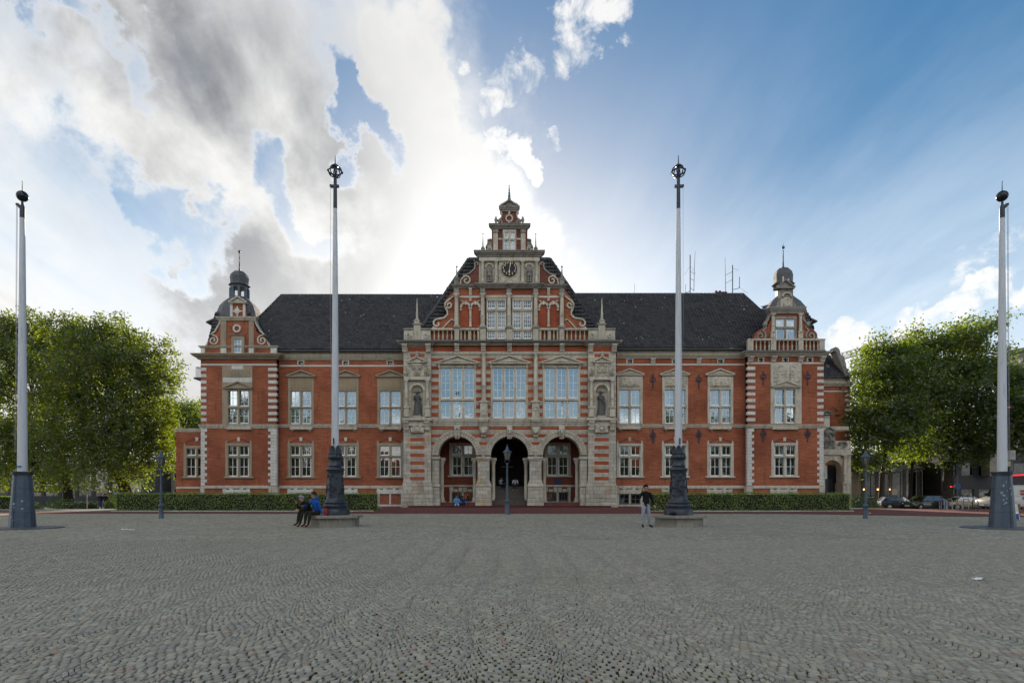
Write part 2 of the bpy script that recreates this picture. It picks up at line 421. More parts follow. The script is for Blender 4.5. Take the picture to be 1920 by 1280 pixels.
LEAF_H = m_leaf('hedge_leaves', (.055, .092, .014), (.21, .27, .034), .3)
LEAF_G = m_leaf('garden_leaves', (.03, .065, .02), (.09, .13, .04), .4)
PETAL = m_plain('white_flowers', (.75, .72, .72), .7)

def m_cobble():
    m, q, b = newmat('grey_cobbles'); setp(b, .62, 0, .35)
    p = pos(q); r = q.m('FRACT', q.m('ADD', island(q), objrand(q)))
    c = q.mix(r, (.255, .234, .185), (.40, .368, .29))
    warm = q.m('GREATER_THAN', q.m('FRACT', q.m('MULTIPLY', r, 37.7)), .965)
    c = q.mix(q.m('MULTIPLY', warm, .7), c, (.33, .22, .16))
    blue = q.m('GREATER_THAN', q.m('FRACT', q.m('MULTIPLY', r, 91.3)), .80)
    c = q.mix(q.m('MULTIPLY', blue, .3), c, (.19, .20, .215))
    nf = q.noise(p, 60, 6, .7); c = q.mix(q.ramp(nf, .3, .75), c3((.6, .6, .6)), c, 'MULTIPLY') if False else q.mix(q.m('MULTIPLY', q.ramp(nf, .5, .75), .45), c, (.07, .07, .07))
    moss = q.noise(p, .16, 5, .65)
    c = q.mix(q.m('MULTIPLY', q.ramp(moss, .48, .72), .30), c, (.18, .185, .10))
    q.l.new(c, b.inputs['Base Color']); bump(q, b, q.m('ADD', nf, q.m('MULTIPLY', q.noise(p, 22, 3), 1.2)), .006, .8); return m
COBBLE = m_cobble()
def m_moss():
    m, q, b = newmat('mossy_joints'); setp(b, .95, 0, .1)
    p = pos(q); n = q.noise(p, 2.2, 5, .65); f = q.noise(p, 70, 4, .7)
    c = q.mix(q.ramp(n, .40, .60), (.018, .018, .012), (.145, .18, .024))
    c = q.mix(q.ramp(f, .35, .7), c3((.022, .024, .012)), c)
    q.l.new(c, b.inputs['Base Color']); bump(q, b, f, .01, .8); return m
MOSS = m_moss()
def m_far():
    m, q, b = newmat('far_cobbles'); setp(b, .72, 0, .25)
    p = pos(q); v = q.new('ShaderNodeTexVoronoi'); q.put(v.inputs['Vector'], p); v.inputs['Scale'].default_value = 12; v.inputs['Randomness'].default_value = .7
    r = q.sep(v.outputs['Color'])[0]
    c = q.mix(r, (.15, .136, .103), (.44, .402, .315))
    row = q.noise(q.vm('MULTIPLY', p, (.55, 2.4, 1)), 1.3, 6, .7)
    c = q.mix(q.m('MULTIPLY', q.ramp(row, .42, .66), .5), c, (.13, .13, .085))
    moss = q.noise(p, .16, 5, .65)
    c = q.mix(q.m('MULTIPLY', q.ramp(moss, .48, .72), .45), c, (.175, .18, .10))
    q.l.new(c, b.inputs['Base Color']); bump(q, b, q.m('MULTIPLY', v.outputs['Distance'], -1), .03, .7); return m
FARC = m_far()
def m_pave(name, c1, c2, scale, bw, bh):
    m, q, b = newmat(name); setp(b, .85, 0, .2)
    p = pos(q); bt = q.new('ShaderNodeTexBrick'); q.put(bt.inputs['Vector'], p); bt.inputs['Scale'].default_value = scale
    bt.inputs['Brick Width'].default_value = bw; bt.inputs['Row Height'].default_value = bh; bt.inputs['Mortar Size'].default_value = .01
    q.put(bt.inputs['Color1'], c1); q.put(bt.inputs['Color2'], c2); q.put(bt.inputs['Mortar'], c3(c2, .5))
    n = q.noise(p, .5, 6, .65)
    c = q.mix(q.m('MULTIPLY', q.ramp(n, .45, .7), .5), bt.outputs[0], c3(c2, .55))
    q.l.new(c, b.inputs['Base Color']); bump(q, b, q.m('MULTIPLY', bt.outputs[1], -1), .01, .5); return m
REDPAVE = m_pave('red_clinker_paving', (.17, .060, .050), (.125, .047, .042), 1, .24, .12)
GREYPAVE = m_pave('grey_slab_paving', (.20, .195, .19), (.155, .15, .145), 1, .5, .5)
ASPHALT = m_plain('asphalt', (.055, .055, .058), .9, 0, .25, 3)
SOIL = m_plain('garden_soil', (.05, .04, .028), .95, 0, .4, 3)
GRASS = m_plain('grass_green', (.05, .085, .022), .95, 0, .4, 2)
# ------------------------------------------------------------------ ground: square, lanes, soil
def sheet(name, xs, ys, mat, dz=0, kind='structure', mask=None):
    X, Y = np.meshgrid(xs, ys); Z = gz(X, Y)+dz
    V = np.stack([X, Y, Z], -1).reshape(-1, 3); nx, ny = len(xs), len(ys)
    i, j = np.meshgrid(np.arange(nx-1), np.arange(ny-1)); a = (j*nx+i).ravel()
    Q = np.stack([a, a+1, a+nx+1, a+nx], 1)
    if mask is not None:
        c = V[Q].mean(1); Q = Q[mask(c[:, 0], c[:, 1])]
    return tag(obj(name, np_mesh(name, V, Q, mat, smooth=True)), kind=kind)
def strip(name, pts0, pts1, mat, dz, n=60):
    """a lane between two outlines (x, y), draped on the ground"""
    pts0 = np.array(pts0, float); pts1 = np.array(pts1, float); u = np.linspace(0, 1, n)
    def rs(p):
        w = np.linspace(0, 1, len(p)); return np.stack([np.interp(u, w, p[:, k]) for k in (0, 1)], 1)
    a, b = rs(pts0), rs(pts1); m = 10; V = []
    for k in range(m+1):
        q = a+(b-a)*k/m; V.append(np.concatenate([q, (gz(q[:, 0], q[:, 1])+dz)[:, None]], 1))
    V = np.concatenate(V); i, j = np.meshgrid(np.arange(n-1), np.arange(m)); s = (j*n+i).ravel()
    return tag(obj(name, np_mesh(name, V, np.stack([s, s+1, s+n+1, s+n], 1), mat, smooth=True)), kind='structure')

YN = 17.0    # cobbles are separate stones nearer than this
terr = np.concatenate([[-600, -300, -150], np.arange(-90, 91, 1.5), [150, 300, 600]])
tery = np.concatenate([[-600, -300, -120, -60, -20, 0, 10, 20], np.arange(24, 100, 1.5), [130, 200, 400, 900]])
sheet('ground', terr, tery, ASPHALT, -.05)
plaza = sheet('plaza', np.arange(-32, 32.1, 1.0), np.concatenate([[-30, -20, -10, 0, 2], np.arange(3, 39, 1.0)]), MOSS, -.006)
farp = sheet('far_cobble_paving', np.arange(-46, 46.1, 1.0), np.arange(YN-.02, 37.6, .5), FARC, .0)
behind = sheet('square_behind', np.arange(-46, 46.1, 2.0), np.arange(-32, 3.01, 1.0), FARC, .0, mask=lambda x, y: y < 2.9)

def cobbles():
    w, Rr, half = .72, .415, R(60)
    d = .070
    V4, tone = [], []
    cols = np.arange(-30, 30)
    nst = 12
    rowsY = np.arange(2.7, YN+.3, d)
    xx0 = []; 
    A = np.linspace(-half, half, nst+1)
    quads = []
    for c in cols:
        xc = c*w
        # keep only rows where this column is inside the wedge of view, with a margin
        ymin = max(2.7, (abs(xc)-1.8)/1.02)
        ys = rowsY[rowsY > ymin]
        if not len(ys): continue
        ph = 0.
        wav = np.zeros(len(ys))
        n = len(ys)
        par = (np.arange(n) % 2)[:, None]; stp = A[1]-A[0]; A2 = np.concatenate([A, [half]])
        base_th = A2[None, :]-par*stp*.5
        th = np.clip(base_th+rng.normal(0, .020, base_th.shape), -half, half); th.sort(axis=1); th[:, 0] = -half-.02; th[:, -1] = half+.02
        k = w/(2*Rr*math.sin(half))
        y0 = ys[:, None]+ph+wav[:, None]; 
        def P(t_, off):
            return np.stack([xc+k*Rr*np.sin(t_), y0+off-Rr*(np.cos(t_)-math.cos(half))*1.0], -1)
        gap = .0082; rowk = rng.uniform(.85, 1.6, (n, 1))
        jit = lambda: rng.normal(0, .0020, (n, nst+1, 2))
        gy0 = rng.uniform(.006, .0115, (n, nst+1))*rowk; gy1 = rng.uniform(.004, .009, (n, nst+1))*rowk
        cth = np.cos((th[:, :-1]+th[:, 1:])/2)**1.5; gy0 = gy0*cth; gy1 = gy1*cth
        tl, tr = th[:, :-1]+gap/Rr*rng.uniform(.25, 2.0, (n, nst+1)), th[:, 1:]-gap/Rr*rng.uniform(.25, 2.0, (n, nst+1))
        def PP(t_, off): return np.stack([xc+k*Rr*np.sin(t_), (ys[:, None]+ph+wav[:, None])+off-Rr*(np.cos(t_)-math.cos(half))], -1)
        a = PP(tl, gy0)+jit(); b = PP(tr, gy0)+jit(); e = PP(tr, d-gy1)+jit(); f = PP(tl, d-gy1)+jit()
        big = (tr-tl) > stp*.22
        quads.append(np.stack([a, b, e, f], 2).reshape(-1, 4, 2)[big.ravel()])
    q = np.concatenate(quads)
    X_, Y_ = q[..., 0].copy(), q[..., 1].copy()   # the paving wanders a little
    q[..., 0] = X_+.11*np.sin(.62*Y_+.5)+.06*np.sin(1.35*Y_+.5*X_+1)+.02*np.sin(4.1*Y_+X_); q[..., 1] = Y_+.09*np.sin(.8*X_+.3)+.05*np.sin(2.1*X_+.7*Y_)
    c = q.mean(1)
    keep = (c[:, 1] < YN) & (np.abs(c[:, 0]) < c[:, 1]*.98+.8) & (c[:, 1] > 3.0)
    q, c = q[keep], c[keep]
    n = len(q); h = .0125+rng.normal(0, .0022, n)
    tilt = rng.normal(0, .018, (n, 2))
    rel = q-c[:, None, :]
    z = gz(q[..., 0], q[..., 1])+h[:, None]-.004+np.einsum('nij,nj->ni', rel, tilt)
    near = c[:, 1] < 8.2
    out = []
    # nearest stones: chamfered; further: plain tops with sides
    def stones(sel, cham):
        qq, zz, cc = q[sel], z[sel], c[sel]; m = len(qq)
        top = np.concatenate([(cc[:, None]+(qq-cc[:, None])*(.80 if cham else 1.)), zz[..., None]], -1)
        mid = np.concatenate([qq, zz[..., None]-(.0035 if cham else .0)], -1)
        bot = np.concatenate([cc[:, None]+(qq-cc[:, None])*1.04, np.full((m, 4, 1), -.02)+gz(cc[:, 0], cc[:, 1])[:, None, None]], -1)
        if cham:
            V = np.concatenate([top, mid, bot], 1); k = 12
            base = [[0,1,2,3]]+[[4+i, 4+(i+1)%4, (i+1)%4, i] for i in range(4)]+[[8+i, 8+(i+1)%4, 4+(i+1)%4, 4+i] for i in range(4)]
        else:
            V = np.concatenate([top, bot], 1); k = 8
            base = [[0,1,2,3]]+[[4+i, 4+(i+1)%4, (i+1)%4, i] for i in range(4)]
        base = np.array(base)
        Q = (np.arange(m)[:, None, None]*k+base[None]).reshape(-1, 4)
        return V.reshape(-1, 3), Q, V, base
    vis = (np.abs(c[:, 0])*F < 950*c[:, 1]) & (c[:, 1] > CAMH*F/349)
    order = np.argsort(np.where(vis, c[:, 1], 99)); solo = order[:300]
    ns = near.copy(); ns[solo] = False
    V, Q, _, _ = stones(ns, True)
    o = obj('cobble_field', np_mesh('cobble_field', V, Q, COBBLE), plaza); tag(o, kind='stuff')
    V, Q, _, _ = stones(~near, False)
    o = obj('cobble_field', np_mesh('cobble_field', V, Q, COBBLE), plaza); tag(o, kind='stuff')
    _, _, V, base = stones(solo, True)
    for i in range(300):
        p = V[i]; L = np.array([c[solo[i], 0], c[solo[i], 1], 0]); p = p-L
        me = bpy.data.meshes.new('cobble'); me.from_pydata([tuple(r_) for r_ in p], [], [tuple(r_) for r_ in base]); me.materials.append(COBBLE)
        o = obj('cobble', me, plaza); o.location = L
    print('cobbles', n)
cobbles()
sheet('side_cobble_paving', np.arange(-32, 32.1, .5), np.arange(2.9, YN+.01, .47), FARC, .003, mask=lambda x, y: np.abs(x) > y*.98+.35)
# lanes in front of the building
XL, XR = -75, 75
strip('grey_footpath', [(XL, 37.0), (0, 37.0), (XR, 36)], [(XL, 52.5), (0, 52.5), (XR, 52)], GREYPAVE, .008)
strip('red_lane', [(XL, 36.9), (-25, 37.3), (-8, 37.0), (8, 37.0), (17, 36.6), (24, 33.5), (34, 31.5), (XR, 31)],
      [(XL, 50.5), (-25, 40.6), (-11, 40.2), (11, 40.2), (19, 40.5), (25, 44), (34, 54), (XR, 58)], REDPAVE, .014, 120)
strip('entrance_paving', [(-11.0, 39), (11.0, 39)], [(-11.0, 55.5), (11.0, 55.5)], REDPAVE, .020)
strip('sunlit_path', [(-80, 52), (-30, 52)], [(-80, 58.5), (-30, 58.5)], m_plain('pale_path', (.42, .36, .28), .9, 0, .12, 2), .012)
strip('garden_lawn', [(-90, 60.2), (-30, 60.2)], [(-90, 74), (-30, 74)], GRASS, .02)
# ------------------------------------------------------------------ town hall
YP, YW, YC = 53.0, 53.73, 52.5      # faces of the end pavilions, the wings and the middle bay
hall = empty('town_hall', (0, 54, .2), 'red brick and sandstone town hall with stepped clock gable and two corner turrets', 'town hall')
def part(mb, name, mats, parent=hall, smooth=None, kind=None, label=None):
    return tag(mb.build(name, mats, parent, smooth, True), label, None, None, kind)
def fb(mb, a, b, c, d_, Y, depth, bev=0):
    """box whose front face at depth Y covers photo px a..b, py c..d"""
    x0, x1, z0, z1 = px2x(a, Y), px2x(b, Y), py2z(d_, Y), py2z(c, Y)
    if bev: mb.bbox(x0, x1, Y, Y+depth, z0, z1, bev)
    else: mb.box(x0, x1, Y, Y+depth, z0, z1)
def PT(pts, Y): return [(px2x(a, Y), py2z(b, Y)) for a, b in pts]
def poly(mb, pts, Y, depth):
    p = PT(pts, Y)
    ar = sum(p[i][0]*p[(i+1) % len(p)][1]-p[(i+1) % len(p)][0]*p[i][1] for i in range(len(p)))
    mb.prism(p if ar > 0 else p[::-1], Y, Y+depth)
def fbox(name, mat, a, b, c, d_, Y, depth, bev=.012, parent=hall, label=None):
    m_ = MB(); fb(m_, a, b, c, d_, Y, depth, bev); return part(m_, name, mat, parent, label=label)
def wall_holes(mb, x0, x1, z0, z1, Y, thick, holes, back=False):
    """front sheet with rectangular holes (x0, x1, z0, z1), their reveals and the four outer edges"""
    xs = sorted({x0, x1, *[min(max(h[i], x0), x1) for h in holes for i in (0, 1)]}); zs = sorted({z0, z1, *[min(max(h[i], z0), z1) for h in holes for i in (2, 3)]})
    for i in range(len(xs)-1):
        for j in range(len(zs)-1):
            cx, cz_ = (xs[i]+xs[i+1])/2, (zs[j]+zs[j+1])/2
            if any(h[0] < cx < h[1] and h[2] < cz_ < h[3] for h in holes): continue
            mb.add([(xs[i], Y, zs[j]), (xs[i+1], Y, zs[j]), (xs[i+1], Y, zs[j+1]), (xs[i], Y, zs[j+1])], [(0, 1, 2, 3)])
    B = Y+thick
    for a, b, c, d_ in holes:
        mb.add([(a, Y, c), (b, Y, c), (b, Y, d_), (a, Y, d_), (a, B, c), (b, B, c), (b, B, d_), (a, B, d_)], [(0, 4, 5, 1), (1, 5, 6, 2), (2, 6, 7, 3), (3, 7, 4, 0)])
    mb.add([(x0, Y, z0), (x1, Y, z0), (x1, Y, z1), (x0, Y, z1), (x0, B, z0), (x1, B, z0), (x1, B, z1), (x0, B, z1)], [(0, 1, 5, 4), (1, 2, 6, 5), (2, 3, 7, 6), (3, 0, 4, 7)])
def hole(a, b, c, d_, Y): return (px2x(a, Y), px2x(b, Y), py2z(d_, Y), py2z(c, Y))

def sash_light(fr, a, b, c, d_, Y, nx, ny, glass=GLASS, bd=1.55, bar=.78, paint=None):
    m_ = MB(); fd = .07
    fb(m_, a, a+bd, c, d_, Y, fd); fb(m_, b-bd, b, c, d_, Y, fd)
    fb(m_, a+bd, b-bd, c, c+bd, Y+.001, fd); fb(m_, a+bd, b-bd, d_-bd*1.25, d_, Y+.001, fd)
    for i in range(1, nx):
        q = a+bd+(b-a-2*bd)*i/nx; fb(m_, q-bar/2, q+bar/2, c+bd, d_-bd*1.25, Y+.015, .03)
    for j in range(1, ny):
        q = c+bd+(d_-c-2.25*bd)*j/ny; fb(m_, a+bd, b-bd, q-bar/2, q+bar/2, Y+.018, .03)
    s_ = part(m_, 'sash', paint or WHITE, fr)
    p = MB(); x0, x1, z0, z1 = px2x(a+bd*.6, Y), px2x(b-bd*.6, Y), py2z(d_-bd*.6, Y), py2z(c+bd*.6, Y)
    t0, t1 = random.gauss(0, .0035), random.gauss(0, .0035); w, h = x1-x0, z1-z0
    yy = Y+.045
    p.add([(x0, yy-t0*w-t1*h, z0), (x1, yy+t0*w-t1*h, z0), (x1, yy+t0*w+t1*h, z1), (x0, yy-t0*w+t1*h, z1)], [(0, 1, 2, 3)])
    part(p, 'pane', glass, fr)
def lights(a, b, n, gap):
    w = (b-a-gap*(n-1))/n
    return [(a+i*(w+gap), a+i*(w+gap)+w) for i in range(n)]
def stone_window(a, b, rows, Y, nlight, mat, jl=5.5, jr=5.5, top=4.5, sill=3, mull=3.2, nx=2, nys=(1, 2), glass=GLASS, sillx=3, proud=.05, depth=.42, ears=True, inset=.12, name='window', label=None):
    """stone cross window: rows = [(py0, py1), ...] of lights"""
    m_ = MB(); Yf = Y-proud
    c, d_ = rows[0][0], rows[-1][1]
    fb(m_, a-jl, a, c-top, d_, Yf, depth, .015); fb(m_, b, b+jr, c-top, d_, Yf, depth, .015)
    if top > .3: fb(m_, a, b, c-top, c, Yf+.003, depth, .012)
    for i in range(len(rows)-1):
        fb(m_, a-1.0, b+1.0, rows[i][1], rows[i+1][0], Yf-.03, depth, .02)
    L = lights(a, b, nlight, mull)
    for i in range(nlight-1):
        for (r0, r1) in rows: fb(m_, L[i][1], L[i+1][0], r0, r1, Yf+.02, depth-.1, .02)
    if sill: fb(m_, a-jl-sillx, b+jr+sillx, d_, d_+sill, Yf-.1, depth+.1, .025)
    if ears:
        for q in (a-jl*.62, b+jr*.62):
            poly(m_, [(q-2.0, c-top), (q+2.0, c-top), (q+1.4, c-top-3), (q, c-top-6.2), (q-1.4, c-top-3)], Yf+.004, .14)
    fr = part(m_, name, mat, label=label)
    for r, (r0, r1) in enumerate(rows):
        for (l0, l1) in L:
            gl = glass[r] if isinstance(glass, (list, tuple)) else glass
            sash_light(fr, l0, l1, r0, r1, Y+inset, nx, nys[r], gl)
    return fr
def pediment(a, b, base, apex, Y, mat, depth=.28, th=2.2, rel=None):
    m_ = MB(); cx = (a+b)/2
    poly(m_, [(a+th*2, base-th), (b-th*2, base-th), (cx, apex+th*1.2)], Y+.14, depth)
    fb(m_, a, b, base-th, base, Y, depth+.14, .02)
    x = PT([(a-.6, base-th), (cx, apex), (b+.6, base-th)], Y)
    for p0, p1 in ((x[0], x[1]), (x[1], x[2])):
        m_.ribbon([p0, p1], th*.05, Y-.03, Y+depth)
    o = part(m_, 'pediment', mat)
    if rel: relief('relief', a+(b-a)*.2, b-(b-a)*.2, apex+(base-apex)*.42, base-th-.3, Y+.13, mat, o, rel, 18, 7, .06, tri=True)
    return o
def relief(name, a, b, c, d_, Y, mat, parent, seed, nx=22, nz=18, dep=.09, tri=False, kind='scroll', mir=True):
    """carved ornament: a height field of mirrored scrolls and bosses"""
    r_ = np.random.default_rng(seed); x0, x1, z0, z1 = px2x(a, Y), px2x(b, Y), py2z(d_, Y), py2z(c, Y)
    u, v = np.meshgrid(np.linspace(-1, 1, nx), np.linspace(-1, 1, nz)); h = np.zeros_like(u); uu = np.abs(u) if mir else u
    for k in range(9):
        cx, cy, ra = r_.uniform(.05, .9), r_.uniform(-.85, .85), r_.uniform(.16, .34)
        dd = np.hypot(uu-cx, (v-cy)*(z1-z0)/(x1-x0)); h = np.maximum(h, np.exp(-((dd-ra)/.075)**2)*r_.uniform(.5, 1)); h = np.maximum(h, np.exp(-(dd/.1)**2)*.9)
    h = np.maximum(h, np.exp(-(uu/.22)**2-(v/.45)**2)*1.0)
    edge_ = np.clip(np.minimum((1-np.abs(u))*6, (1-np.abs(v))*6), 0, 1); h = h*edge_
    if tri: h = h*np.clip((1-np.abs(u)-(v+1)/2*.95)*4, 0, 1)
    V = np.stack([x0+(u+1)/2*(x1-x0), Y-.004-h*dep*1.7, z0+(v+1)/2*(z1-z0)], -1).reshape(-1, 3)
    i, j = np.meshgrid(np.arange(nx-1), np.arange(nz-1)); s = (j*nx+i).ravel(); Q = np.stack([s, s+1, s+nx+1, s+nx], 1)
    V2 = np.array([(x0, Y-.002, z0), (x1, Y-.002, z0), (x1, Y-.002, z1), (x0, Y-.002, z1)])
    o = obj(name, np_mesh(name, V, Q, mat, smooth=True), parent, True)
    return o
def spiral(cx, cy, r0, r1, a0, turns, n=26):
    """photo px points of a spiral from radius r0 to r1 (angles with y down)"""
    return [(cx+(r0+(r1-r0)*k/n)*math.cos(a0+turns*2*math.pi*k/n), cy+(r0+(r1-r0)*k/n)*math.sin(a0+turns*2*math.pi*k/n)) for k in range(n+1)]
def volute(pts, wpx, Y, depth, mat, name='scroll', parent=hall):
    m_ = MB(); m_.ribbon(PT(pts, Y), wpx*Y/F, Y, Y+depth); return part(m_, name, mat, parent)
def column(cx, y0, y1, w, Y, mat, ped=0, name='column', vary=True):
    """engaged column with capital, base and optional pedestal; cx, w in px"""
    m_ = MB(); k = Y/F; r = w*k/2; z0, z1 = py2z(y1, Y), py2z(y0, Y); X = px2x(cx, Y)
    if ped:
        zp = z0+ped*k
        m_.bbox(X-r*1.3, X+r*1.3, Y-r*.6, Y+.35, z0, zp-.08, .02); m_.bbox(X-r*1.5, X+r*1.5, Y-r*.8, Y+.35, zp-.08, zp, .02); z0 = zp
    h = z1-z0; cap_ = min(.34, h*.14)
    prof = [(r*1.3, 0), (r*1.3, .05), (r*1.1, .09), (r*1.15, .13), (r*.95, .17)]
    if vary: prof += [(r*.98, h*.30), (r*1.12, h*.31), (r*1.12, h*.335), (r*.92, h*.35)]
    prof += [(r*.82, h-cap_), (r*1.02, h-cap_+.02), (r*.85, h-cap_+.06), (r*1.2, h-.1)]
    m_.lathe(prof, (X, Y, z0), 12)
    m_.box(X-r*1.35, X+r*1.35, Y-r*1.1, Y+.3, z1-.1, z1)
    return part(m_, name, mat, smooth=40)
def obelisk(cx, y0, y1, w, Y, mat, ball=True, name='obelisk', ped=.25):
    m_ = MB(); k = Y/F; X = px2x(cx, Y); z0, z1 = py2z(y1, Y), py2z(y0, Y); h = z1-z0; r = w*k/2
    hp = h*ped
    m_.bbox(X-r, X+r, Y-r, Y+r, z0, z0+hp*.8, .02); m_.bbox(X-r*1.25, X+r*1.25, Y-r*1.2, Y+r*1.2, z0+hp*.8, z0+hp, .02)
    m_.lathe([(r*.75, 0), (r*.95, h*.05), (r*.5, h*.09)], (X, Y, z0+hp), 8)
    m_.lathe([(r*.72, h*.09), (r*.6, h*.13), (r*.16, (h-hp)*.93)], (X, Y, z0+hp), 4, math.pi/4)
    if ball: m_.ball((X, Y, z1-r*.25), r*.42, 8, 5)
    return part(m_, name, mat, smooth=30)
def console(cx, y0, y1, w, Y, proj, mat, name='bracket'):
    k = Y/F; X = px2x(cx, Y); z0, z1 = py2z(y1, Y), py2z(y0, Y); h = z1-z0; r = w*k/2; m_ = MB()
    prof = [(0, h), (-proj, h), (-proj, h*.72), (-proj*.8, h*.62), (-proj*.62, h*.4), (-proj*.45, h*.22), (-proj*.4, 0), (0, 0)]
    b = len(m_.v); n = len(prof)
    m_.add([(X-r, Y+p, z0+q) for p, q in prof]+[(X+r, Y+p, z0+q) for p, q in prof], [tuple(range(n)), tuple(range(2*n-1, n-1, -1))]+[(i, (i+1) % n, (i+1) % n+n, i+n) for i in range(n)])
    m_.bbox(X-r*1.15, X+r*1.15, Y-proj*1.08, Y+.02, z1-h*.16, z1, .015)
    return part(m_, name, mat)
def keystone(cx, y0, y1, w, Y, mat):
    m_ = MB(); poly(m_, [(cx-w*.42, y1), (cx+w*.42, y1), (cx+w*.5, y0), (cx-w*.5, y0)], Y-.06, .2); return part(m_, 'keystone', mat)
def cornice(a, b, y0, y1, Y, proj, mat, name='cornice', ret=True, parent=hall, back=.3):
    """moulded band; profile steps out upwards"""
    k = Y/F; z0, z1 = py2z(y1, Y), py2z(y0, Y); h = z1-z0; x0, x1 = px2x(a, Y), px2x(b, Y); m_ = MB()
    for (q0, q1, f) in ((0, .3, .35), (.3, .55, .6), (.55, .8, .86), (.8, 1, 1)):
        e = proj*f if ret else 0
        m_.bbox(x0-e, x1+e, Y-proj*f, Y+back, z0+h*q0, z0+h*q1, .012)
    return part(m_, name, mat, parent)
def baluster_row(a, b, n, y0, y1, Y, mat):
    k = Y/F; z0, z1 = py2z(y1, Y), py2z(y0, Y); h = z1-z0; me = None
    for i in range(n):
        X = px2x(a+(b-a)*(i+.5)/n, Y)
        if me is None:
            m_ = MB(); r = .075
            m_.lathe([(r*1.2, 0), (r*1.2, h*.07), (r*.6, h*.12), (r*1.15, h*.3), (r*1.0, h*.42), (r*.55, h*.62), (r*.62, h*.8), (r*1.2, h*.9), (r*1.2, h)], (0, 0, 0), 8)
            me = m_.mesh('baluster', mat, 35)
        o = obj('baluster', me, hall); o.location = Vector((X, Y, z0))-hall.location
def wall_anchor(cx, y0, y1, Y, lower=False):
    """ornamental iron tie plate on the brickwork"""
    m_ = MB(); k = Y/F; X = px2x(cx, Y); zc = py2z((y0+y1)/2, Y); h = (y1-y0)*k/2; yy = Y-.05
    m_.tube([(X, yy, zc-h), (X, yy, zc+h)], .045, 6)
    for s_ in (-1, 1):
        q = [(X+s_*.26*math.sin(u*math.pi), yy, zc+h*(.75-u*1.05)) for u in np.linspace(0, 1, 9)]
        m_.tube(q, .03, 5)
        m_.tube([(X+s_*(.05+.13*u), yy, zc+h*(.05+.0*u)) for u in (0, 1)], .03, 5)
        m_.ball((X, yy, zc+s_*h), .075, 6, 4)
        if lower: m_.tube([(X, yy, zc+s_*h*.5), (X+.2, yy, zc), ], .028, 5); m_.tube([(X, yy, zc+s_*h*.5), (X-.2, yy, zc), ], .028, 5)
    m_.ball((X, yy, zc+h*.05), .09, 6, 4)
    return part(m_, 'wall_anchor', ANCHOR, smooth=40)

# ---- roofs: real tiles on real slopes
def tiles(polygon, name, mat=ROOF, tw=.30, th=.36, parent=hall, seed=1):
    """pantiles over a planar polygon (3-D points, first edge along the eaves)"""
    P = [np.array(p, float) for p in polygon]
    m_ = MB(); m_.add([tuple(p) for p in P], [tuple(range(len(P)))]); base = part(m_, 'roof', mat, parent)
    u = P[1]-P[0]; L = np.linalg.norm(u); u /= L
    nrm = np.cross(u, P[2]-P[0]); nrm /= np.linalg.norm(nrm)
    v = np.cross(nrm, u)
    if v[2] < 0: v = -v
    if nrm[1] > 0 and abs(nrm[1]) > .2 or nrm[2] < 0: nrm = -nrm
    p2 = np.array([[np.dot(p-P[0], u), np.dot(p-P[0], v)] for p in P])
    r_ = np.random.default_rng(seed)
    nx0, nx1 = int(math.floor(p2[:, 0].min()/tw)), int(math.ceil(p2[:, 0].max()/tw)); ny = int(math.ceil(p2[:, 1].max()/th))
    V, Q = [], []
    I, J = np.meshgrid(np.arange(nx0, nx1), np.arange(ny)); I, J = I.ravel(), J.ravel()
    cx, cy = (I+.5)*tw, (J+.5)*th
    ins = np.zeros(len(cx), bool); n = len(p2)
    for k in range(n):
        a, b = p2[k], p2[(k+1) % n]
        cond = ((a[1] > cy) != (b[1] > cy))
        with np.errstate(divide='ignore', invalid='ignore'): xx = (b[0]-a[0])*(cy-a[1])/(b[1]-a[1])+a[0]
        ins ^= cond & (cx < xx)
    cx, cy = cx[ins], cy[ins]; m = len(cx)
    prof = [(-.5, .030), (-.18, .052), (.12, .022), (.5, .012)]
    pts = []
    for (s_, e) in ((-.5, .045), (.56, .012)):
        for (q, hgt) in prof:
            pts.append((q*tw, s_*th, hgt*1.6+e*2.6))
    for (q, hgt) in prof: pts.append((q*tw, -.5*th, 0.0))
    pts = np.array(pts)
    jit = r_.normal(0, .006, (m, 1)); jx = r_.normal(0, .004, (m, 1))
    A = (P[0][None, None]+(cx[:, None]+pts[None, :, 0]+jx)[..., None]*u+(cy[:, None]+pts[None, :, 1]+jit)[..., None]*v+(pts[None, :, 2]+jit*.6)[..., None]*nrm)
    fq = np.array([[0, 1, 5, 4], [1, 2, 6, 5], [2, 3, 7, 6], [8, 9, 1, 0], [9, 10, 2, 1], [10, 11, 3, 2]])
    Qa = (np.arange(m)[:, None, None]*12+fq[None]).reshape(-1, 4)
    o = obj('roof_tiles', np_mesh('roof_tiles', A.reshape(-1, 3), Qa, mat), base, True); tag(o, kind='stuff')
    return base
def ridge(pts, mat=ROOF, r=.13, step=.4, name='ridge_tiles'):
    m_ = MB(); pts = [Vector(p) for p in pts]
    for a, b in zip(pts[:-1], pts[1:]):
        L = (b-a).length; n = max(1, int(L/step))
        for i in range(n):
            p, q = a+(b-a)*(i/n), a+(b-a)*((i+1.06)/n)
            m_.tube([p, q], [r*1.06, r*.94], 7)
    return part(m_, name, mat)
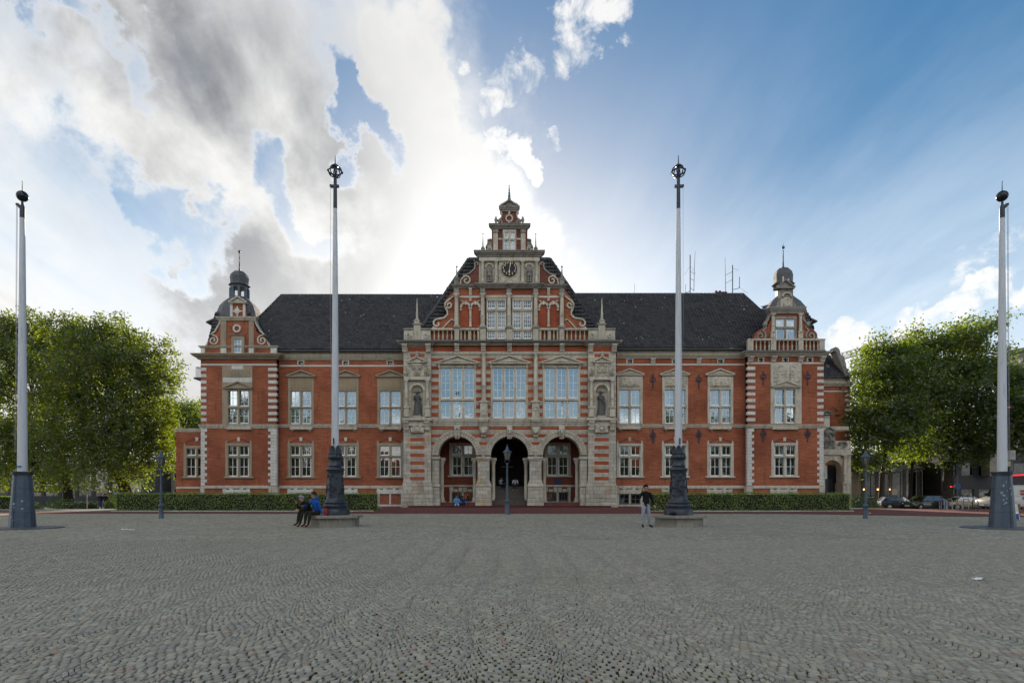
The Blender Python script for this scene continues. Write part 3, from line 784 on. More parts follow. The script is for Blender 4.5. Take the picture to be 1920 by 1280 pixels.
# ------------------------------------------------------------------ wings
GZ = .15
def base_z(Y): return py2z(-1, Y)
def basement(cx, w, Y, mat, blank=False, proud=.06):
    """arched basement window with blocky stone head, mostly behind the hedge"""
    a, b = cx-w/2, cx+w/2; m_ = MB()
    for q in (a-4.5, b+.5): fb(m_, q, q+4, 922, 948, Y-proud, .3, .015)
    for i, q in enumerate(np.linspace(a-5, b-2.5, 8)):
        up = (2.5, .8, 4.5, 1.5, 1.5, 4.5, .8, 2.5)[i]; wd = (b-a+12)/8
        fb(m_, q-.8, q-.8+wd-.25, 918.5-up, 925.5, Y-proud-.03-.004*(i % 3), .3, .02)
    fb(m_, cx-1.6, cx+1.6, 925.5, 945, Y-proud, .25, .01); fb(m_, a-6, b+6, 945.5, 949, Y-proud-.05, .3, .015)
    fr = part(m_, 'basement_window', mat, label='basement opening closed with red panels' if blank else None)
    for l0, l1 in lights(a, b, 2, 3.2):
        if blank: fbox('panel', BLANKW, l0, l1, 925.5, 945.5, Y+.02, .1, .01, fr)
        else: sash_light(fr, l0, l1, 926, 945, Y+.08, 2, 2, GLASSD, paint=LEAD)
def brick_wall(a, b, top, Y, holes, mat=BRICK, bottom=953, thick=.5, name='wall'):
    m_ = MB(); wall_holes(m_, px2x(a, Y), px2x(b, Y), py2z(bottom, Y), py2z(top, Y), Y, thick, holes); return part(m_, name, mat)
def lower_window(cx, w, Y, mat, y0=835, y1=893, tr=(853.5, 857), blind=None, glass=GLASSD):
    a, b = cx-w/2, cx+w/2
    stone_window(a, b, [(y0, tr[0]), (tr[1], y1)], Y, 2, mat, glass=glass)
    keystone(cx, 819.5, 826.5, 5.4, Y, QUOIN if mat is BROWNST else STONE)
    m_ = MB(); pts = [(cx+28*math.cos(u), 845-22*math.sin(u)) for u in np.linspace(R(40), R(140), 13)]
    m_.ribbon(PT(pts, Y), .12, Y-.012, Y+.05); part(m_, 'relieving_arch', BRICKD)
def upper_window(cx, w, Y, mat, y0, y1, tr, ptop, kind, glass=GLASS):
    """cross window with a stone panel and pediment above; ptop = (panel top, pediment base, apex)"""
    a, b = cx-w/2, cx+w/2
    stone_window(a, b, [(y0, tr-1.4), (tr+1.4, y1)], Y, 2, mat, jl=4.6, jr=4.6, top=y0-ptop[1]-1, sill=0, nys=(2, 2), ears=False, glass=glass, depth=.3)
    pn = fbox('carved_panel' if kind else 'panel', mat if kind else PANEL, a-.5, b+.5, ptop[0], y0-4.0, Y-.075, .04)
    if kind: relief('relief', a+.5, b-.5, ptop[0]+.8, y0-5, Y-.078, mat, pn, int(cx), 26, 16, .11)
    pediment(a-7.5, b+7.5, ptop[1], ptop[2], Y-.22, mat, rel=int(cx)+5 if kind else None)
    m_ = MB()
    fb(m_, a-1.5, b+1.5, y1+5.0, y1+10.5, Y-.26, .3, .03)
    for q in (a+3, b-3): fb(m_, q-2, q+2, y1+10.5, y1+13, Y-.16, .2, .02)
    part(m_, 'sill', STONE)
def wing(xa, xb, cxs, mats, Y, eave, kind, ups, low, corn, holes_y, brk):
    mat = mats
    holes = [hole(c-w/2-4, c+w/2+4, ups[2]+2, ups[1], Y) for c, w in cxs]+[hole(c-w/2-5, c+w/2+5, low[0]-4, low[1], Y) for c, w in cxs]
    ov = [hole(c-5.2, c+5.2, holes_y[0], holes_y[1], Y) for c, w in cxs]
    holes += ov
    holes += [hole(c-w/2-1, c+w/2+1, 925, 946, Y) for c, w in cxs]
    brick_wall(xa, xb, corn[0], Y, holes)
    for i, (c, w) in enumerate(cxs):
        upper_window(c, w, Y, mat, ups[0], ups[1], ups[3], (ups[2], ups[2]-2.2, ups[2]-14.5), kind)
        lower_window(c, w, Y, mat, low[0], low[1])
        basement(c, w, Y, QUOIN if mat is BROWNST else STONE, blank=(mat is BROWNST and i == 2))
        fr = MB(); 
        fb(fr, c-6.5, c-4.4, holes_y[0], holes_y[1], Y-.03, .3); fb(fr, c+4.4, c+6.5, holes_y[0], holes_y[1], Y-.03, .3)
        fb(fr, c-7, c+7, holes_y[0]-1.6, holes_y[0]+.05, Y-.035, .3); f = part(fr, 'vent_window', STONE); p = MB(); fb(p, c-4.4, c+4.4, holes_y[0], holes_y[1], Y+.22, .02); part(p, 'pane', GLASSD, f)
    # plinth, string course, eaves
    fbox('plinth_course', STONE, xa, xb, 910, 915.5, Y-.10, .2, .03)
    m_ = MB(); wall_holes(m_, px2x(xa, Y-.05), px2x(xb, Y-.05), py2z(952, Y), py2z(915.5, Y), Y-.05, .04, [hole(c-w/2-5, c+w/2+5, 912, 949, Y-.05) for c, w in cxs]); part(m_, 'plinth', BRICK)
    cornice(xa, xb, 795.5, 801.5, Y, .16, STONE, 'string_course', ret=False)
    fbox('white_course', QUOIN, xa, xb, holes_y[1]+.6, holes_y[1]+3.6, Y-.02, .05)
    cornice(xa, xb, corn[0]-5.0, corn[0]+3.0, Y, .30, CREAM, ret=False)
    fbox('eaves_board', CREAM, xa, xb, corn[0]-15, corn[0]-5, Y-.12, .3, .02)
    for q in brk: console(q, corn[0]+3.0, holes_y[1]+.4, 8, Y, .24, STONE)
    g = MB(); zc = py2z(eave, Y-.45); g.tube([(px2x(xa, Y), Y-.45, zc-.06), (px2x(xb, Y), Y-.45, zc-.06)], .10, 8); part(g, 'gutter', GUTTER)

LW = [(564, 39), (648, 39), (731.5, 39)]
RW = [(1181, 39), (1266, 39), (1351, 39)]
wing(521, 757, LW, BROWNST, YW, 656, False, (732.5, 794.5, 708.5, 763.5), (835, 893), (672, 660), (677, 683.5), ())
wing(1156, 1399, RW, STONE, YW, 653, True, (730, 794, 705.5, 762), (835.5, 892.5), (669, 657), (674, 681), (1224, 1310))
for c in (1224, 1310): wall_anchor(c, 703, 725, YW); wall_anchor(c, 806, 829, YW, True)

# ------------------------------------------------------------------ end pavilions
def quoins(xs, w, y0, y1, n, Y, mat, tooth=None, side=0):
    for i in range(n):
        yy = y0+(y1-y0)*i/n; hh = (y1-y0)/n
        if tooth is None: fbox('quoin', mat, xs, xs+w, yy+hh*.02, yy+hh*.53, Y-.03, .35, .012)
        else:
            ww = w if i % 2 == 0 else tooth
            a, b = (xs, xs+ww) if side < 0 else (xs-ww, xs)
            fbox('quoin', mat, a, b, yy+.2, yy+hh-.1, Y-.035, .4, .012)
def side_wall(px, Y0, Y1, top, bottom=953, mat=BRICK, face=1):
    """return wall running back from the front corner at px"""
    x = px2x(px, Y0); m_ = MB(); m_.box(x-.25 if face > 0 else x, x if face > 0 else x+.25, Y0+.02, Y1, py2z(bottom, Y0), py2z(top, Y0)); part(m_, 'wall', mat)
DEEP = 66.0
# left pavilion
holes = [hole(421, 472, 728, 794, YP), hole(422, 471.5, 831, 893, YP)]
brick_wall(376.3, 518.5, 668, YP, holes); side_wall(518.5, YP, YW+.3, 668); side_wall(376.3, YP, DEEP, 668, face=-1)
surround = MB()
wall_holes(surround, *[v for v in (px2x(416.5, YP-.05), px2x(473, YP-.05), py2z(795, YP-.05), py2z(686, YP-.05))], YP-.05, .06, [hole(427.5, 466.5, 731.5, 794, YP-.05)])
sf = part(surround, 'window_surround', BROWNST)
fbox('stone_block', QUOIN, 434, 455.5, 685.5, 692, YP-.075, .1); fbox('stone_block', QUOIN, 417.5, 472.5, 707.5, 716.5, YP-.062, .1)
tab = MB(); fb(tab, 424.5, 468, 692.5, 707.3, YP-.08, .1, .03); fb(tab, 426.5, 466, 694.5, 706, YP-.095, .05, .01)
tb = part(tab, 'inscription_tablet', PANEL)
lines = MB()
for r_ in range(4):                  # carved letters, too worn to read
    q = 430+random.uniform(0, 2)
    while q < 461:
        w = random.uniform(.5, 1.3); fb(lines, q, q+w, 695.6+r_*2.6, 697.2+r_*2.6, YP-.101, .01); q += w+random.uniform(.3, .8)
part(lines, 'carved_lettering', DARKST, tb)
pediment(418, 472, 728, 715, YP-.25, BROWNST)
stone_window(427.5, 466.5, [(731.5, 761.5), (765, 794)], YP, 2, BROWNST, jl=2, jr=2, top=1.5, sill=0, nys=(2, 2), ears=False, proud=.07)
m_ = MB(); fb(m_, 423, 470, 799, 805, YP-.26, .3, .03); part(m_, 'sill', STONE)
lower_window(447, 39, YP, BROWNST); basement(444, 42, YP, QUOIN)
quoins(376.3, 10.5, 689, 795, 9, YP, QUOIN); quoins(502.5, 16, 689, 795, 9, YP, QUOIN)
quoins(376.3, 11.5, 803, 910, 18, YP, QUOIN, 7.5, -1); quoins(518.5, 16, 803, 910, 18, YP, QUOIN, 11.5, 1)
for a, b in ((374.5, 383), (503, 520)): fbox('plinth_pier', STONE, a, b, 911, 953, YP-.16, .5, .03)
fbox('plinth_course', STONE, 383, 503, 910, 915.5, YP-.10, .2, .03)
cornice(376, 518.8, 795.5, 802.5, YP, .16, STONE, 'string_course')
fbox('white_course', QUOIN, 376, 518.6, 681.5, 685.2, YP-.025, .2)
cornice(376, 519, 664.5, 673.5, YP, .62, BROWNST)
# left gable
def gable_scroll(cx, cy, r, flip, Y, mat, w=2.4, a0=.2, turns=1.35):
    pts = spiral(cx, cy, 1.2, r, a0, turns)
    if flip: pts = [(2*cx-a, b) for a, b in pts]
    return pts
GL = YP+.02
g = MB(); poly(g, [(376.5, 664.5), (518, 664.5), (518, 650), (503, 650), (500, 640), (492, 629), (481, 622), (476, 606), (476, 596), (413, 596), (413, 606), (408, 622), (398, 629), (390, 640), (387, 650), (376.5, 650)], GL, .5)
part(g, 'gable', BRICK)
for cx, fl in ((399.5, False), (491, True)):
    s_ = 1 if not fl else -1
    pts = [(cx+s_*q, y) for q, y in ((13, 599), (11.5, 606), (7.5, 613), (3, 621), (-4, 626))]
    sp = spiral(cx, 637.5, 10.2, 1.6, -2.3 if not fl else -2.3, 1.6)
    if fl: sp = [(2*cx-a, b) for a, b in sp]
    volute(pts+sp[2:], 2.6, GL-.1, .5, STONE)
    volute([(cx-s_*10, 641), (cx-s_*13, 647), (cx-s_*18, 650)], 2.2, GL-.09, .45, STONE)
cornice(376.5, 518.5, 648.5, 652.5, GL-.02, .18, STONE, 'gable_ledge')
for a, b in ((376.5, 384), (413, 424), (466, 475.5), (507, 518.4)): fbox('gable_pier', QUOIN, a, b, 652.5, 664.5, GL-.1, .2, .02)
for a, b in ((413, 424), (466, 475.5)): fbox('pilaster', BROWNST, a, b, 601, 648.5, GL-.1, .3, .03)
cornice(410, 479, 594.5, 601, GL-.04, .22, STONE)
stone_window(438.5, 452.5, [(635.5, 662)], GL-.14, 1, BROWNST, jl=5, jr=5, top=5, sill=1.5, nys=(3,), ears=False, inset=.03, depth=.2)
cornice(433, 457, 627.5, 631, GL-.02, .15, DARKST)
m_ = MB(); k = GL/F; c_ = (px2x(444.8, GL), GL-.12, py2z(616.2, GL))
ring = [(c_[0]+6*k*math.cos(u), c_[2]+6*k*math.sin(u)) for u in np.linspace(0, 2*math.pi, 25)]
m_.ribbon(ring, 3.1*k, GL-.12, GL+.1); part(m_, 'oculus', QUOIN)
g = MB(); poly(g, [(431, 596), (459.5, 596), (459.5, 567), (431, 567)], GL+.02, .5); up = part(g, 'gable', BRICK)
for a, b in ((431, 436), (455, 459.5)): fbox('pilaster', QUOIN, a, b, 568, 595, GL-.04, .2, .02)
pediment(428.5, 462, 568, 555, GL-.22, STONE, depth=.5)
st = MB(); c0 = (px2x(445.3, GL), py2z(583.5, GL))
for i in range(4):
    u = i*math.pi/2; st.ribbon([c0, (c0[0]+.46*math.cos(u), c0[1]+.46*math.sin(u))], [.26, .08], GL-.06, GL+.05)
st.lathe([(.22, 0), (.26, .04), (.1, .09)], (0, 0, 0), 12); st.xf(Matrix.Translation((c0[0], GL-.06, c0[1])) @ Matrix.Rotation(R(90), 4, 'X'), len(st.v)-36)
part(st, 'star_ornament', QUOIN)
# left turret: ogee dome, open lantern, bulb and spire
def octa(prof_px, cx, Y, n=8, rot=math.pi/8, mat=SLATE, name='dome', smooth=None):
    k = Y/F; m_ = MB(); m_.lathe([(r*k, py2z(y, Y)) for r, y in prof_px], (px2x(cx, Y), Y, 0), n, rot); return part(m_, name, mat, smooth=smooth)
TY = 57.0
octa([(42, 604), (40, 596), (38, 588), (34, 577), (27, 568), (19, 562), (16.5, 559)], 449, TY)
m_ = MB(); k = TY/F; X0 = px2x(449, TY)
for i in range(8):
    u = math.pi/8+i*math.pi/4; x, y = X0+15*k*math.cos(u), TY+15*k*math.sin(u)
    m_.box(x-.10, x+.10, y-.10, y+.10, py2z(561, TY), py2z(541, TY))
    v = u+math.pi/4; x2, y2 = X0+15*k*math.cos(v), TY+15*k*math.sin(v)
    for q in np.linspace(.12, .88, 6):
        q2 = q+.152; f = lambda s_: (1-abs(2*s_-1)**2)**.5*.36
        m_.add([(x+(x2-x)*q, y+(y2-y)*q, py2z(548, TY)+f(q)), (x+(x2-x)*q2, y+(y2-y)*q2, py2z(548, TY)+f(min(q2, 1))), (x+(x2-x)*q2, y+(y2-y)*q2, py2z(540, TY)), (x+(x2-x)*q, y+(y2-y)*q, py2z(540, TY))], [(0, 1, 2, 3)])
m_.lathe([(17*k, py2z(562, TY)), (17*k, py2z(560, TY))], (X0, TY, 0), 8, math.pi/8); m_.lathe([(15.5*k, py2z(541, TY)), (16*k, py2z(538, TY))], (X0, TY, 0), 8, math.pi/8)
part(m_, 'lantern', IRONB)
octa([(15.5, 539), (19.5, 536), (15.5, 532), (15.8, 527), (16.6, 521), (15, 515), (10, 510.5), (3, 508.5), (1.6, 507)], 449, TY, name='lantern_roof')
m_ = MB(); m_.lathe([(1.7*k, py2z(508, TY)), (.6*k, py2z(478, TY)), (1.3*k, py2z(477, TY)), (.6*k, py2z(476, TY))], (X0, TY, 0), 8); m_.ball((X0, TY, py2z(472, TY)), .14, 10, 7); m_.tube([(X0, TY, py2z(471, TY)), (X0, TY, py2z(467, TY))], .02, 5); part(m_, 'spire', LEAD, smooth=40)
# side gable seen edge-on, balcony
m_ = MB(); m_.box(px2x(376, YP)-.1, px2x(400, YP), 56, 58.5, py2z(668, YP), py2z(615, 56)); part(m_, 'gable', BRICK)
sl = MB(); zz = py2z(597, 56); xx = px2x(392, 56); sl.add([(xx-.05, 55.5, zz-.42), (xx+1.4, 55.5, zz+.2), (xx+1.4, 60, zz+.2), (xx-.05, 60, zz-.42), (xx-.05, 55.5, zz-.54), (xx+1.4, 55.5, zz+.05), (xx+1.4, 60, zz+.05), (xx-.05, 60, zz-.54)], [(0,1,2,3),(4,7,6,5),(0,4,5,1),(1,5,6,2),(2,6,7,3),(3,7,4,0)]); part(sl, 'dormer_roof', SLATE)
bal = MB(); bx0, bx1, bz = px2x(367, 55), px2x(376.5, 55), py2z(707, 55); bal.box(bx0-.2, bx1, 55, 57.5, bz-.15, bz)
for q in np.linspace(bx0, bx1, 6): bal.tube([(q, 55.05, bz), (q, 55.05, bz+.95)], .02, 4)
bal.tube([(bx0, 55.05, bz+.95), (bx1, 55.05, bz+.95)], .03, 4); bal.tube([(bx0, 57.4, bz+.95), (bx0, 55.05, bz+.95)], .03, 4); part(bal, 'balcony', IRON)
# low annex at the left end
YA = 54.2
brick_wall(330, 377, 808, YA, [hole(346, 384, 838, 893, YA)], thick=.4); 
m_ = MB(); m_.box(px2x(330, YA), px2x(377, YA), YA+.41, 62, py2z(953, YA), py2z(808, YA)); part(m_, 'annex', BRICK)
cornice(330, 376, 803, 809.5, YA, .12, STONE); lower_window(369, 39, YA, BROWNST, 840, 893)
fbox('plinth_course', STONE, 330, 376, 912, 916, YA-.08, .2, .02)

# right pavilion
holes = [hole(1447, 1501, 725, 793, YP), hole(1448, 1495, 830, 892, YP)]+[hole(c-4, c+4, 671, 678, YP) for c in (1427, 1473, 1519)]
brick_wall(1401.5, 1544.5, 668, YP, holes); side_wall(1401.5, YP, YW+.3, 668, face=-1); side_wall(1544.5, YP, DEEP, 668, face=1)
m_ = MB(); wall_holes(m_, px2x(1445, YP-.05), px2x(1503, YP-.05), py2z(794, YP-.05), py2z(682, YP-.05), YP-.05, .06, [hole(1453, 1491.5, 729, 793, YP-.05)]); part(m_, 'window_surround', STONE)
tab = MB(); fb(tab, 1446, 1502, 682.5, 724, YP-.085, .1, .03); tb = part(tab, 'inscription_tablet', STONE)
relief('relief', 1446, 1502, 682.5, 724, YP-.086, STONE, tb, 77, 40, 30, .10)
pl = MB(); fb(pl, 1453.5, 1495, 690, 714, YP-.2, .1, .03); pt = part(pl, 'tablet_field', STONE, tb)
lines = MB()
for r_ in range(3):
    q = 1457
    while q < 1491:
        w = random.uniform(.5, 1.3); fb(lines, q, q+w, 696+r_*5, 698.6+r_*5, YP-.206, .01); q += w+random.uniform(.3, .8)
part(lines, 'carved_lettering', DARKST, tb)
pediment(1447, 1502, 725.5, 713.5, YP-.27, STONE, rel=31)
stone_window(1453, 1491.5, [(729.5, 759.5), (763, 793)], YP, 2, STONE, jl=2, jr=2, top=1.5, sill=0, nys=(2, 2), ears=False, proud=.07)
for a in (1446.5, 1495.5): relief('relief', a, a+5, 730, 790, YP-.052, STONE, hall, int(a), 8, 30, .07)
m_ = MB(); fb(m_, 1449, 1497, 799, 805, YP-.26, .3, .03); part(m_, 'sill', STONE)
lower_window(1471.5, 39, YP, STONE, 834.5, 892); basement(1471, 42, YP, STONE)
for c in (1427, 1473, 1519):
    m_ = MB()
    for q in (c-6, c+4): fb(m_, q, q+2, 671, 678, YP-.03, .3)
    fb(m_, c-6.5, c+6.5, 669.6, 671.05, YP-.035, .3); f = part(m_, 'vent_window', STONE); p = MB(); fb(p, c-4, c+4, 671, 678, YP+.25, .02); part(p, 'pane', GLASSD, f)
for c in (1407, 1449.5, 1500, 1541): console(c, 669, 678.5, 8, YP, .4, STONE)
quoins(1401.5, 15, 687, 795, 9, YP, QUOIN); quoins(1532.5, 12, 687, 795, 9, YP, QUOIN)
quoins(1401.5, 12.5, 803, 910, 18, YP, QUOIN, 8.5, -1); quoins(1544.5, 12, 803, 910, 18, YP, QUOIN, 8, 1)
for a, b in ((1399, 1412), (1537, 1547)): fbox('plinth_pier', STONE, a, b, 911, 953, YP-.16, .5, .03)
fbox('plinth_course', STONE, 1412, 1537, 910, 915.5, YP-.10, .2, .03)
cornice(1401, 1545, 795.5, 802.5, YP, .16, STONE, 'string_course')
fbox('white_course', QUOIN, 1401, 1544.8, 679, 682, YP-.025, .2)
cornice(1401, 1545, 660, 668.5, YP, .5, CREAM)
fbox('lead_flashing', LEAD, 1396, 1549, 656.5, 660, YP-.52, .8, .02)
for c in (1431, 1514): wall_anchor(c, 697, 720, YP); wall_anchor(c, 804, 827, YP, True)
# right gable with balustrade
g = MB(); poly(g, [(1404, 658), (1543, 658), (1543, 636), (1533, 634), (1532, 625), (1526, 618), (1514, 612), (1510, 598), (1510, 580), (1445, 580), (1445, 598), (1440, 612), (1424, 618), (1416, 625), (1414, 636), (1404, 636)], GL, .5); part(g, 'gable', BRICK)
fbox('balustrade_rail', STONE, 1403, 1548, 634.5, 638, GL-.5, .35, .03)
for a, b in ((1403, 1413), (1446, 1456), (1498, 1507), (1537, 1547)): fbox('balustrade_pier', STONE, a, b, 638, 656.5, GL-.5, .4, .03)
baluster_row(1414, 1446, 4, 638, 656.5, GL-.33, CREAM); baluster_row(1457, 1497, 5, 638, 656.5, GL-.33, CREAM); baluster_row(1508, 1537, 4, 638, 656.5, GL-.33, CREAM)
for cx, fl in ((1427, False), (1521, True)):
    s_ = 1 if not fl else -1
    sp = spiral(cx, 629, 10.5, 1.6, -1.5, 1.5)
    if fl: sp = [(2*cx-a, b) for a, b in sp]
    volute([(cx+s_*17, 590), (cx+s_*13, 600), (cx+s_*8, 606), (cx+s_*10, 613)]+[(cx+s_*6, 617)]+sp[1:], 2.8, GL-.1, .5, DARKST)
    volute([(cx-s_*9, 632), (cx-s_*12, 635)], 2.2, GL-.09, .45, DARKST)
    fg = MB(); k = GL/F; fg.ball((px2x(cx+s_*7, GL), GL-.1, py2z(608, GL)), .2, 8, 6, (1, 1, 1.3)); part(fg, 'finial', DARKST)
stone_window(1455, 1490, [(598, 612), (616, 636.5)], GL-.14, 2, DARKST, jl=4, jr=4, top=5, sill=0, nx=1, nys=(1, 1), ears=False, mull=4, inset=.03, depth=.2)
for c in (1449.5, 1501): column(c, 588, 634.5, 6.5, GL-.15, STONE, ped=12)
cornice(1446, 1505, 576, 588, GL-.1, .25, DARKST)
g = MB(); poly(g, [(1455, 577), (1495, 577), (1489, 566), (1487, 560), (1487, 541), (1463, 541), (1463, 560), (1460, 566)], GL+.02, .5); part(g, 'gable', DARKST)
m_ = MB(); m_.lathe([(.42, 0), (.46, .06), (.30, .14), (.26, .1)], (0, 0, 0), 16); m_.xf(Matrix.Translation((px2x(1475, GL), GL, py2z(567, GL))) @ Matrix.Rotation(R(90), 4, 'X')); part(m_, 'cartouche', STONE, smooth=40)
for c in (1466, 1484): fbox('pilaster', STONE, c-2, c+2, 560, 575, GL-.1, .15, .02)
m_ = MB(); m_.ribbon(PT([(1475+8*math.cos(u), 556-7*math.sin(u)) for u in np.linspace(0, math.pi, 12)], GL), .13, GL-.12, GL+.1); part(m_, 'arch_moulding', STONE)
pediment(1456, 1491, 540, 524, GL-.25, DARKST, depth=.6)
for q in (1469, 1479): fbox('finial', QUOIN, q-.8, q+.8, 518 if q < 1470 else 522, 530, GL-.1, .1)
TX = 1468.5
octa([(42, 603), (40, 592), (36, 578), (28, 567), (20, 560), (17, 557)], 1470, TY)
m_ = MB(); X0 = px2x(1470, TY); m_.lathe([(15*k*1.04, py2z(560, TY)), (15*k*1.04, py2z(536, TY))], (X0, TY, 0), 8, math.pi/8); part(m_, 'lantern', WHITE)
octa([(16, 538), (20.5, 534), (16.5, 530), (16.6, 524), (17.0, 517), (15, 510), (10, 504.5), (3, 502), (1.8, 500)], TX, TY, name='lantern_roof')
X0 = px2x(TX, TY); m_ = MB(); m_.lathe([(1.9*k, py2z(502, TY)), (.7*k, py2z(472, TY)), (1.4*k, py2z(471, TY)), (.6*k, py2z(469, TY))], (X0, TY, 0), 8); m_.ball((X0, TY, py2z(464, TY)), .155, 10, 7); m_.tube([(X0, TY, py2z(463, TY)), (X0, TY, py2z(457, TY))], .02, 5); part(m_, 'spire', COPPER, smooth=40)
sl = MB(); zz = py2z(591, 56.5); xx = px2x(1519, 56.5); sl.add([(xx+.45, 56, zz-.65), (xx-1.2, 56, zz+.1), (xx-1.2, 61, zz+.1), (xx+.45, 61, zz-.65), (xx+.45, 56, zz-.77), (xx-1.2, 56, zz-.05), (xx-1.2, 61, zz-.05), (xx+.45, 61, zz-.77)], [(0,3,2,1),(4,5,6,7),(0,1,5,4),(1,2,6,5),(2,3,7,6),(3,0,4,7)]); part(sl, 'dormer_roof', SLATE)
m_ = MB(); m_.box(xx-1.5, xx, 56.2, 60, zz-3, zz-.6); part(m_, 'dormer', QUOIN)

# set-back wing at the right end with the stone portal
YS = 65.8
brick_wall(1535, 1594, 724, YS, [hole(1545, 1557, 775, 800, YS)], thick=.4)
m_ = MB(); xs0, xs1 = px2x(1535, YS), px2x(1594, YS); m_.box(xs0, xs1, YS+.41, 76, py2z(953, YS), py2z(724, YS)); part(m_, 'wall', BRICK)
cornice(1540, 1594, 716, 724, YS, .35, STONE); fbox('eaves_board', CREAM, 1540, 1586, 709, 716, YS-.1, .3)
fbox('white_course', QUOIN, 1544, 1594, 732, 734.5, YS-.03, .1)
quoins(1584.5, 10, 738, 822, 9, YS, QUOIN)
ez = py2z(709, YS-.4); e0, e1 = px2x(1530, YS), px2x(1590, YS)
tiles([(e0, YS-.4, ez), (e1, YS-.4, ez), (e1-1.6, YS+3.2, ez+4.6), (e0, YS+3.2, ez+4.6)], 'roof', seed=9)
m_ = MB(); poly(m_, [(1576, 664), (1583, 668), (1588, 692), (1593, 700), (1594, 716), (1590, 716), (1580, 690), (1572, 668), (1569, 660), (1565, 657), (1567, 650), (1572, 652), (1575, 657)], YS-.3, 1.2); part(m_, 'gable', DARKST)
sw = MB(); fb(sw, 1549, 1555, 684, 698, YS+.6, .4); part(sw, 'dormer', LEAD)
YO = 59.5
o_ = MB()
fb(o_, 1578, 1590, 905, 953, YO-.05, 1.2, .03); fb(o_, 1580, 1588, 853, 905, YO, 1.2, .04); fb(o_, 1540, 1547, 853, 953, YO, 1.2); fb(o_, 1588, 1596, 853, 953, YO+.3, 1.2, .03)
cx_, ry = 1561, 869
outer = [(cx_+17*math.cos(u), ry+10-28*math.sin(u)*.6-0) for u in np.linspace(0, math.pi, 14)]
for (p, q) in zip(outer[:-1], outer[1:]): poly(o_, [p, q, (q[0], 850), (p[0], 850)], YO+.05, 1.0)
fb(o_, 1578, 1580, 868, 953, YO+.06, 1.0)
fb(o_, 1538, 1597, 842, 853, YO-.1, 1.5, .05); fb(o_, 1538, 1596, 826, 842, YO+.1, 1.2, .03)
fb(o_, 1544, 1592, 799, 806, YO+.3, 1.0, .03)
part(o_, 'portal', STONE)
column(1584, 853, 925, 7, YO-.25, STONE, ped=18)
cr = fbox('cartouche', DARKST, 1545, 1566, 806, 842, YO, .3, .08); relief('relief', 1545, 1566, 806, 842, YO-.01, DARKST, cr, 5, 20, 26, .2)
pediment(1543, 1568, 810, 800, YO-.15, DARKST)
volute(spiral(1584, 834, 9, 2, math.pi, .8), 3, YO-.2, .6, DARKST)
m_ = MB(); fb(m_, 1546, 1556, 776, 801, YS-.5, .6); part(m_, 'dormer', QUOIN)
pediment(1541, 1561, 777, 769, YS-.8, DARKST, depth=1)
m_ = MB(); fb(m_, 1544, 1580, 870, 953, YO+1.4, .1); part(m_, 'doorway', BLACK)
m_ = MB(); fb(m_, 1545, 1551, 872, 897, YO+1.3, .05); part(m_, 'door', WHITE)
gr = MB()
for q in np.linspace(1545, 1562, 9): gr.tube([(px2x(q, YO+.9), YO+.9, py2z(925, YO)), (px2x(q, YO+.9), YO+.9, py2z(897, YO))], .03, 4)
part(gr, 'railing', IRON)
# down pipes
for px, Y, t_ in ((521.2, YW-.18, 668), (1398.5, YW-.18, 664)):
    m_ = MB(); X = px2x(px, Y); m_.tube([(X, Y, py2z(950, Y)), (X, Y, py2z(t_, Y))], .075, 8)
    for q in (905, 860, 805, 750, 700): m_.lathe([(.1, 0), (.1, .05)], (X, Y, py2z(q, Y)), 8)
    m_.lathe([(.08, 0), (.2, .25), (.2, .4)], (X, Y, py2z(t_, Y)-.1), 8); part(m_, 'downpipe', GUTTER)

# ---- main roofs
EY, EZ = YW-.5, py2z(655, YW-.5)
RY = 59.6; RZl, RZr = py2z(553.5, RY), py2z(551.5, RY)
xl, xr = px2x(434, EY), px2x(1498, EY)
rl, rr = px2x(528, RY), px2x(1393, RY)
EZr = py2z(652, EY)
tiles([(xl, EY, EZ), (0, EY, EZ), (0, RY, RZl), (rl, RY, RZl)], 'roof', seed=2)
tiles([(0, EY, EZr), (xr, EY, EZr), (rr, RY, RZr), (0, RY, RZr)], 'roof', seed=3)
m_ = MB()
for (a, b, z) in ((rl, 0, RZl), (0, rr, RZr)): m_.add([(a, RY, z), (b, RY, z), (b, RY+6.4, 14.3), (a, RY+6.4, 14.3)], [(0, 1, 2, 3)])
part(m_, 'roof', ROOF)
ridge([(rl, RY, RZl), (px2x(840, RY), RY, RZl)]); ridge([(px2x(1075, RY), RY, RZr), (rr, RY, RZr)])
# hips towards the pavilions
xh = px2x(478, 56); tiles([(xl, 66, EZ), (xl, EY, EZ), (rl, RY, RZl)], 'roof', seed=4)
ridge([(rl, RY, RZl), (xl-.3, EY+.2, EZ+.2)])
tiles([(xr, EY, EZr), (xr, 66, EZr), (rr, RY, RZr)], 'roof', seed=5)
ridge([(rr, RY, RZr), (xr+.2, EY+.2, EZr+.2)])
